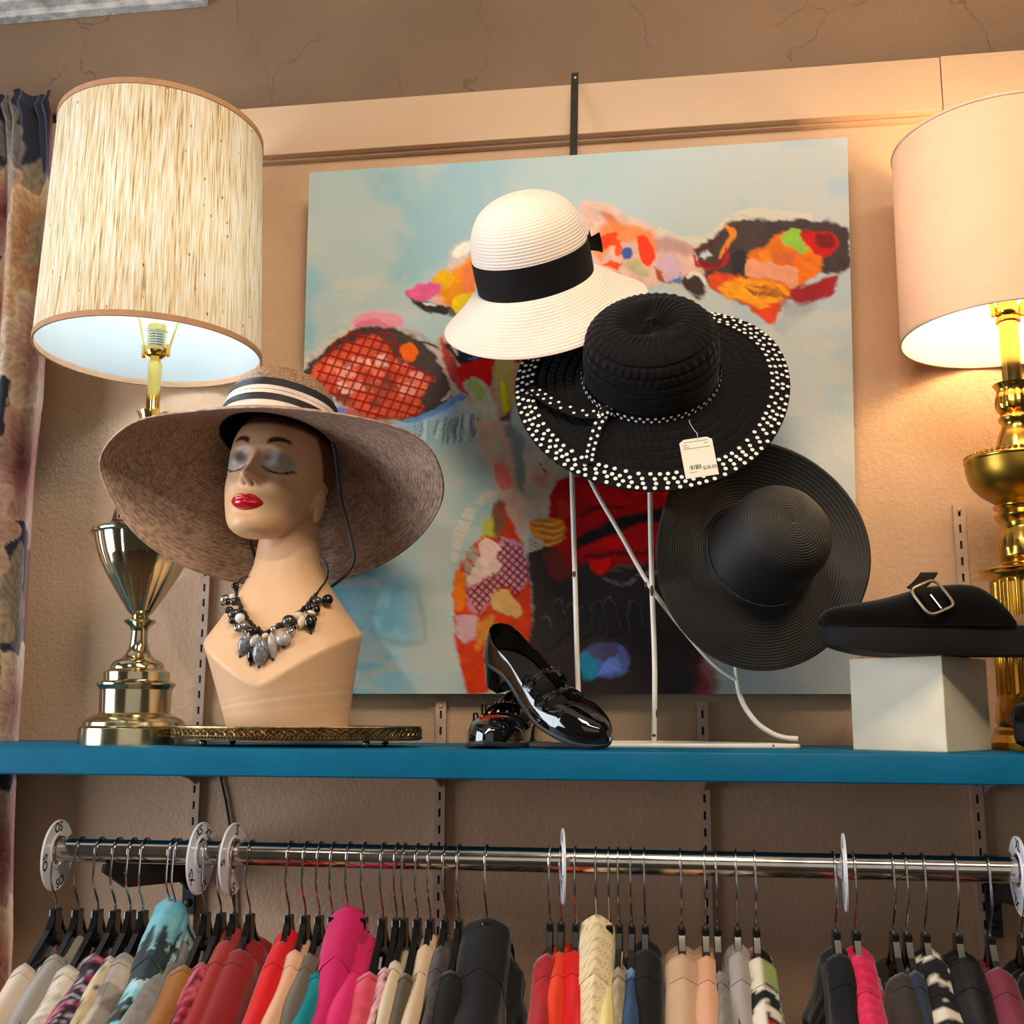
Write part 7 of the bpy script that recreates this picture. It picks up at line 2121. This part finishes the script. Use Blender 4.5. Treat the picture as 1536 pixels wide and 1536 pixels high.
# hook x, neck x (photo frame); name; label; category; pattern; colour; shoulder drop; neck half width; collar; material; fold
GAR = [
 (80, 89, 'blouse', 'cream blouse with a pink seam at the far left end of the rail', 'top', 'plain', (216, 196, 174), .075, .115, 0, 'fine', .003),
 (125, 115, 'cardigan', 'light grey cardigan second from the left end of the rail', 'cardigan', 'plain', (160, 152, 144), .036, .085, 0, 'fine', .003),
 (150, 147, 'lace_top', 'cream knitted lace top third from the left end of the rail', 'top', 'lacewhite', (226, 212, 190), .080, .110, 0, 'knit', .005),
 (176, 173, 'blouse', 'dark purple blouse with pink paisley scrolls', 'top', 'paisley', (52, 30, 52), .048, .085, 0, 'fine', .004),
 (200, 195, 'blouse', 'cream blouse flecked with small black flowers', 'top', 'flecks', (216, 198, 164), .052, .085, 0, 'plain', .004),
 (219, 214, 'cardigan', 'beige and grey check knit cardigan', 'cardigan', 'check', (198, 182, 164), .046, .080, 0, 'knit', .004),
 (258, 256, 'shirt', 'aqua shirt printed with black palm trees', 'shirt', 'palm', (130, 196, 206), .0, .03, .018, 'fine', .005),
 (266, 264, 'top', 'grey marl jersey top between the palm shirt and the ochre top', 'top', 'marl', (150, 148, 146), .030, .07, 0, 'knit', .006),
 (313, 308, 'top', 'ochre brown top seen as a narrow strip', 'top', 'plain', (160, 98, 40), .066, .10, 0, 'fine', .003),
 (327, 335, 'blouse', 'crimson blouse with pink scroll print', 'top', 'crimson', (146, 22, 50), .056, .09, 0, 'fine', .004),
 (352, 352, 'jacket', 'dusty red jacket beside the crimson print blouse', 'jacket', 'plain', (168, 50, 48), .018, .05, .004, 'plain', .005),
 (375, 376, 'cardigan', 'dark red cardigan behind the dusty red jacket', 'cardigan', 'plain', (150, 34, 38), .034, .06, 0, 'fine', .004),
 (437, 433, 'blouse', 'bright red blouse between the dusty red jacket and the peach top', 'top', 'plain', (222, 22, 26), .022, .05, .002, 'plain', .006),
 (460, 458, 'top', 'pale peach top next to the bright red blouse', 'top', 'plain', (232, 178, 142), .030, .065, 0, 'fine', .004),
 (481, 479, 'top', 'olive grey top behind the teal ruffled blouse', 'top', 'plain', (110, 100, 88), .034, .065, 0, 'fine', .003),
 (505, 496, 'blouse', 'teal ruffled blouse with deep folds', 'top', 'plain', (0, 132, 142), .066, .10, 0, 'satin', .010),
 (524, 523, 'jacket', 'magenta jacket with a high collar covering its hanger', 'jacket', 'plain', (206, 28, 96), .0, .03, .016, 'plain', .004),
 (548, 545, 'jacket', 'hot pink jacket in front of the magenta jacket', 'jacket', 'plain', (222, 38, 106), .024, .05, .002, 'plain', .006),
 (577, 573, 'sweater', 'rose pink marl sweater', 'sweater', 'marl', (216, 74, 92), .074, .10, 0, 'knit', .004),
 (597, 594, 'blouse', 'pink and black flower print blouse seen as a thin edge', 'top', 'leopard', (226, 176, 172), .060, .09, 0, 'fine', .003),
 (607, 606, 'jacket', 'cream jacket with smooth round shoulder', 'jacket', 'plain', (220, 200, 168), .042, .075, 0, 'plain', .004),
 (625, 627, 'top', 'dark khaki top behind the cream jacket', 'top', 'plain', (92, 82, 62), .080, .10, 0, 'fine', .003),
 (641, 648, 'jacket', 'beige jacket with creased sleeve', 'jacket', 'plain', (216, 186, 152), .020, .045, .002, 'plain', .006),
 (660, 672, 'lace_top', 'charcoal lace top beside the beige jacket', 'top', 'lace', (74, 66, 66), .004, .035, .003, 'knit', .004),
 (684, 691, 'top', 'plain black top right of the charcoal lace top', 'top', 'plain', (28, 27, 28), .060, .09, 0, 'plain', .004),
 (728, 731, 'jacket', 'black jacket with thin white piping hanging alone', 'jacket', 'plain', (36, 35, 35), .0, .03, .004, 'plain', .006),
 (834, 820, 'cardigan', 'dark red cardigan left of the orange top', 'cardigan', 'marl', (172, 30, 34), .052, .075, 0, 'fine', .004),
 (846, 839, 'top', 'orange red top beside the red cardigan', 'top', 'plain', (236, 62, 16), .028, .055, 0, 'fine', .004),
 (865, 863, 'blouse', 'scarlet blouse left of the cream mesh cardigan', 'top', 'plain', (226, 14, 20), .030, .060, 0, 'satin', .004),
 (893, 896, 'cardigan', 'cream mesh knit cardigan with an open collar', 'cardigan', 'mesh', (240, 216, 172), .0, .03, .010, 'knit', .006),
 (911, 916, 'top', 'pale yellow top right of the cream mesh cardigan', 'top', 'plain', (228, 212, 140), .075, .095, 0, 'fine', .003),
 (924, 931, 'jacket', 'brown and cream tweed jacket seen as a narrow strip', 'jacket', 'tweed', (170, 150, 120), .080, .095, 0, 'plain', .003),
 (942, 950, 'shirt', 'blue denim print shirt', 'shirt', 'denim', (50, 82, 116), .078, .09, 0, 'plain', .004),
 (963, 970, 'jacket', 'black jacket right of the denim shirt', 'jacket', 'plain', (24, 24, 26), .022, .05, .004, 'plain', .004),
 (1027, 1019, 'blouse', 'champagne satin blouse with heavy gathers', 'top', 'plain', (206, 170, 136), .030, .055, .0, 'satin', .011),
 (1060, 1056, 'blouse', 'soft peach blouse beside the champagne satin blouse', 'top', 'plain', (222, 166, 130), .030, .055, 0, 'fine', .005),
 (1072, 1077, 'sweater', 'grey marl sweater right of the peach blouse', 'sweater', 'marl', (134, 128, 122), .078, .09, 0, 'knit', .003),
 (1097, 1110, 'jacket', 'light grey jacket with folded collar', 'jacket', 'plain', (168, 158, 152), .006, .04, .006, 'plain', .005),
 (1126, 1138, 'blouse', 'black and white swirl print blouse left of the black velvet jacket', 'top', 'mono', (22, 20, 22), .040, .06, 0, 'fine', .004),
 (1258, 1250, 'jacket', 'black velvet jacket left of the pink knitted top', 'jacket', 'plain', (18, 18, 19), .024, .05, .004, 'plain', .006),
 (1281, 1284, 'sweater', 'bright pink chunky knitted top', 'sweater', 'knit', (238, 40, 92), .016, .045, .006, 'knit', .008),
 (1345, 1337, 'top', 'dark brown top with cream lace edge', 'top', 'plain', (58, 48, 42), .062, .085, 0, 'plain', .004),
 (1362, 1358, 'shirt', 'dark navy denim shirt left of the flower print blouse', 'shirt', 'plain', (44, 54, 76), .050, .085, 0, 'plain', .004),
 (1385, 1388, 'blouse', 'black and white blouse with red flowers', 'top', 'mono', (24, 22, 26), .020, .045, .006, 'fine', .006),
 (1430, 1438, 'blouse', 'black crinkled blouse near the right end of the rail', 'top', 'lace', (30, 29, 30), .026, .055, .004, 'satin', .008),
 (1478, 1487, 'jacket', 'dusky mauve jacket at the right edge of the photo', 'jacket', 'plain', (126, 50, 68), .040, .065, 0, 'plain', .004),
 (1528, 1534, 'jacket', 'black jacket cut by the right edge of the photo', 'jacket', 'plain', (26, 25, 27), .040, .065, 0, 'plain', .004),
]
def hang_all():
    X = [float(P(0.35 * h + 0.65 * n, 1340 + 0.03 * n, ROD_Y)[0]) for h, n, *_ in GAR]
    for i, (h, n, name, label, cat, kind, c, top, neck, col, mt, fold) in enumerate(GAR):
        gl = X[i] - X[i - 1] if i else 0.03; gr = X[i + 1] - X[i] if i + 1 < len(X) else 0.03
        half = float(np.clip(0.30 * (gl + gr), 0.0076, 0.015))
        if i == 25: half = 0.020
        if 0 < col <= 0.006 and i != 25: col, neck, top = 0, 0.046, 0.016
        elif col > 0: col = max(col, 0.006) + 0.003
        half *= float(np.random.default_rng(90 + i).uniform(0.92, 1.3))
        lab = 'black plastic hanger with a steel hook holding the ' + ' '.join(label.split()[:7])
        if i == 0:
            hg = HANGER0; hg.location = (X[i], ROD_Y, ROD_Z); hg['label'] = lab
        else:
            hg = dup(HANGER0, (X[i], ROD_Y, ROD_Z), lab)
        hg.rotation_euler.z = math.radians(float(np.clip((h - n) * 0.15, -2, 2)))
        garment(name, label, cat, X[i], kind, c, 11 + i, half, top * 0.8, (max(0.016, neck * (0.60 if i < 26 else 0.46) - 0.004)), col, mt, fold * 1.25, tail=piping((222, 216, 206)) if i == 25 else None)
hang_all()
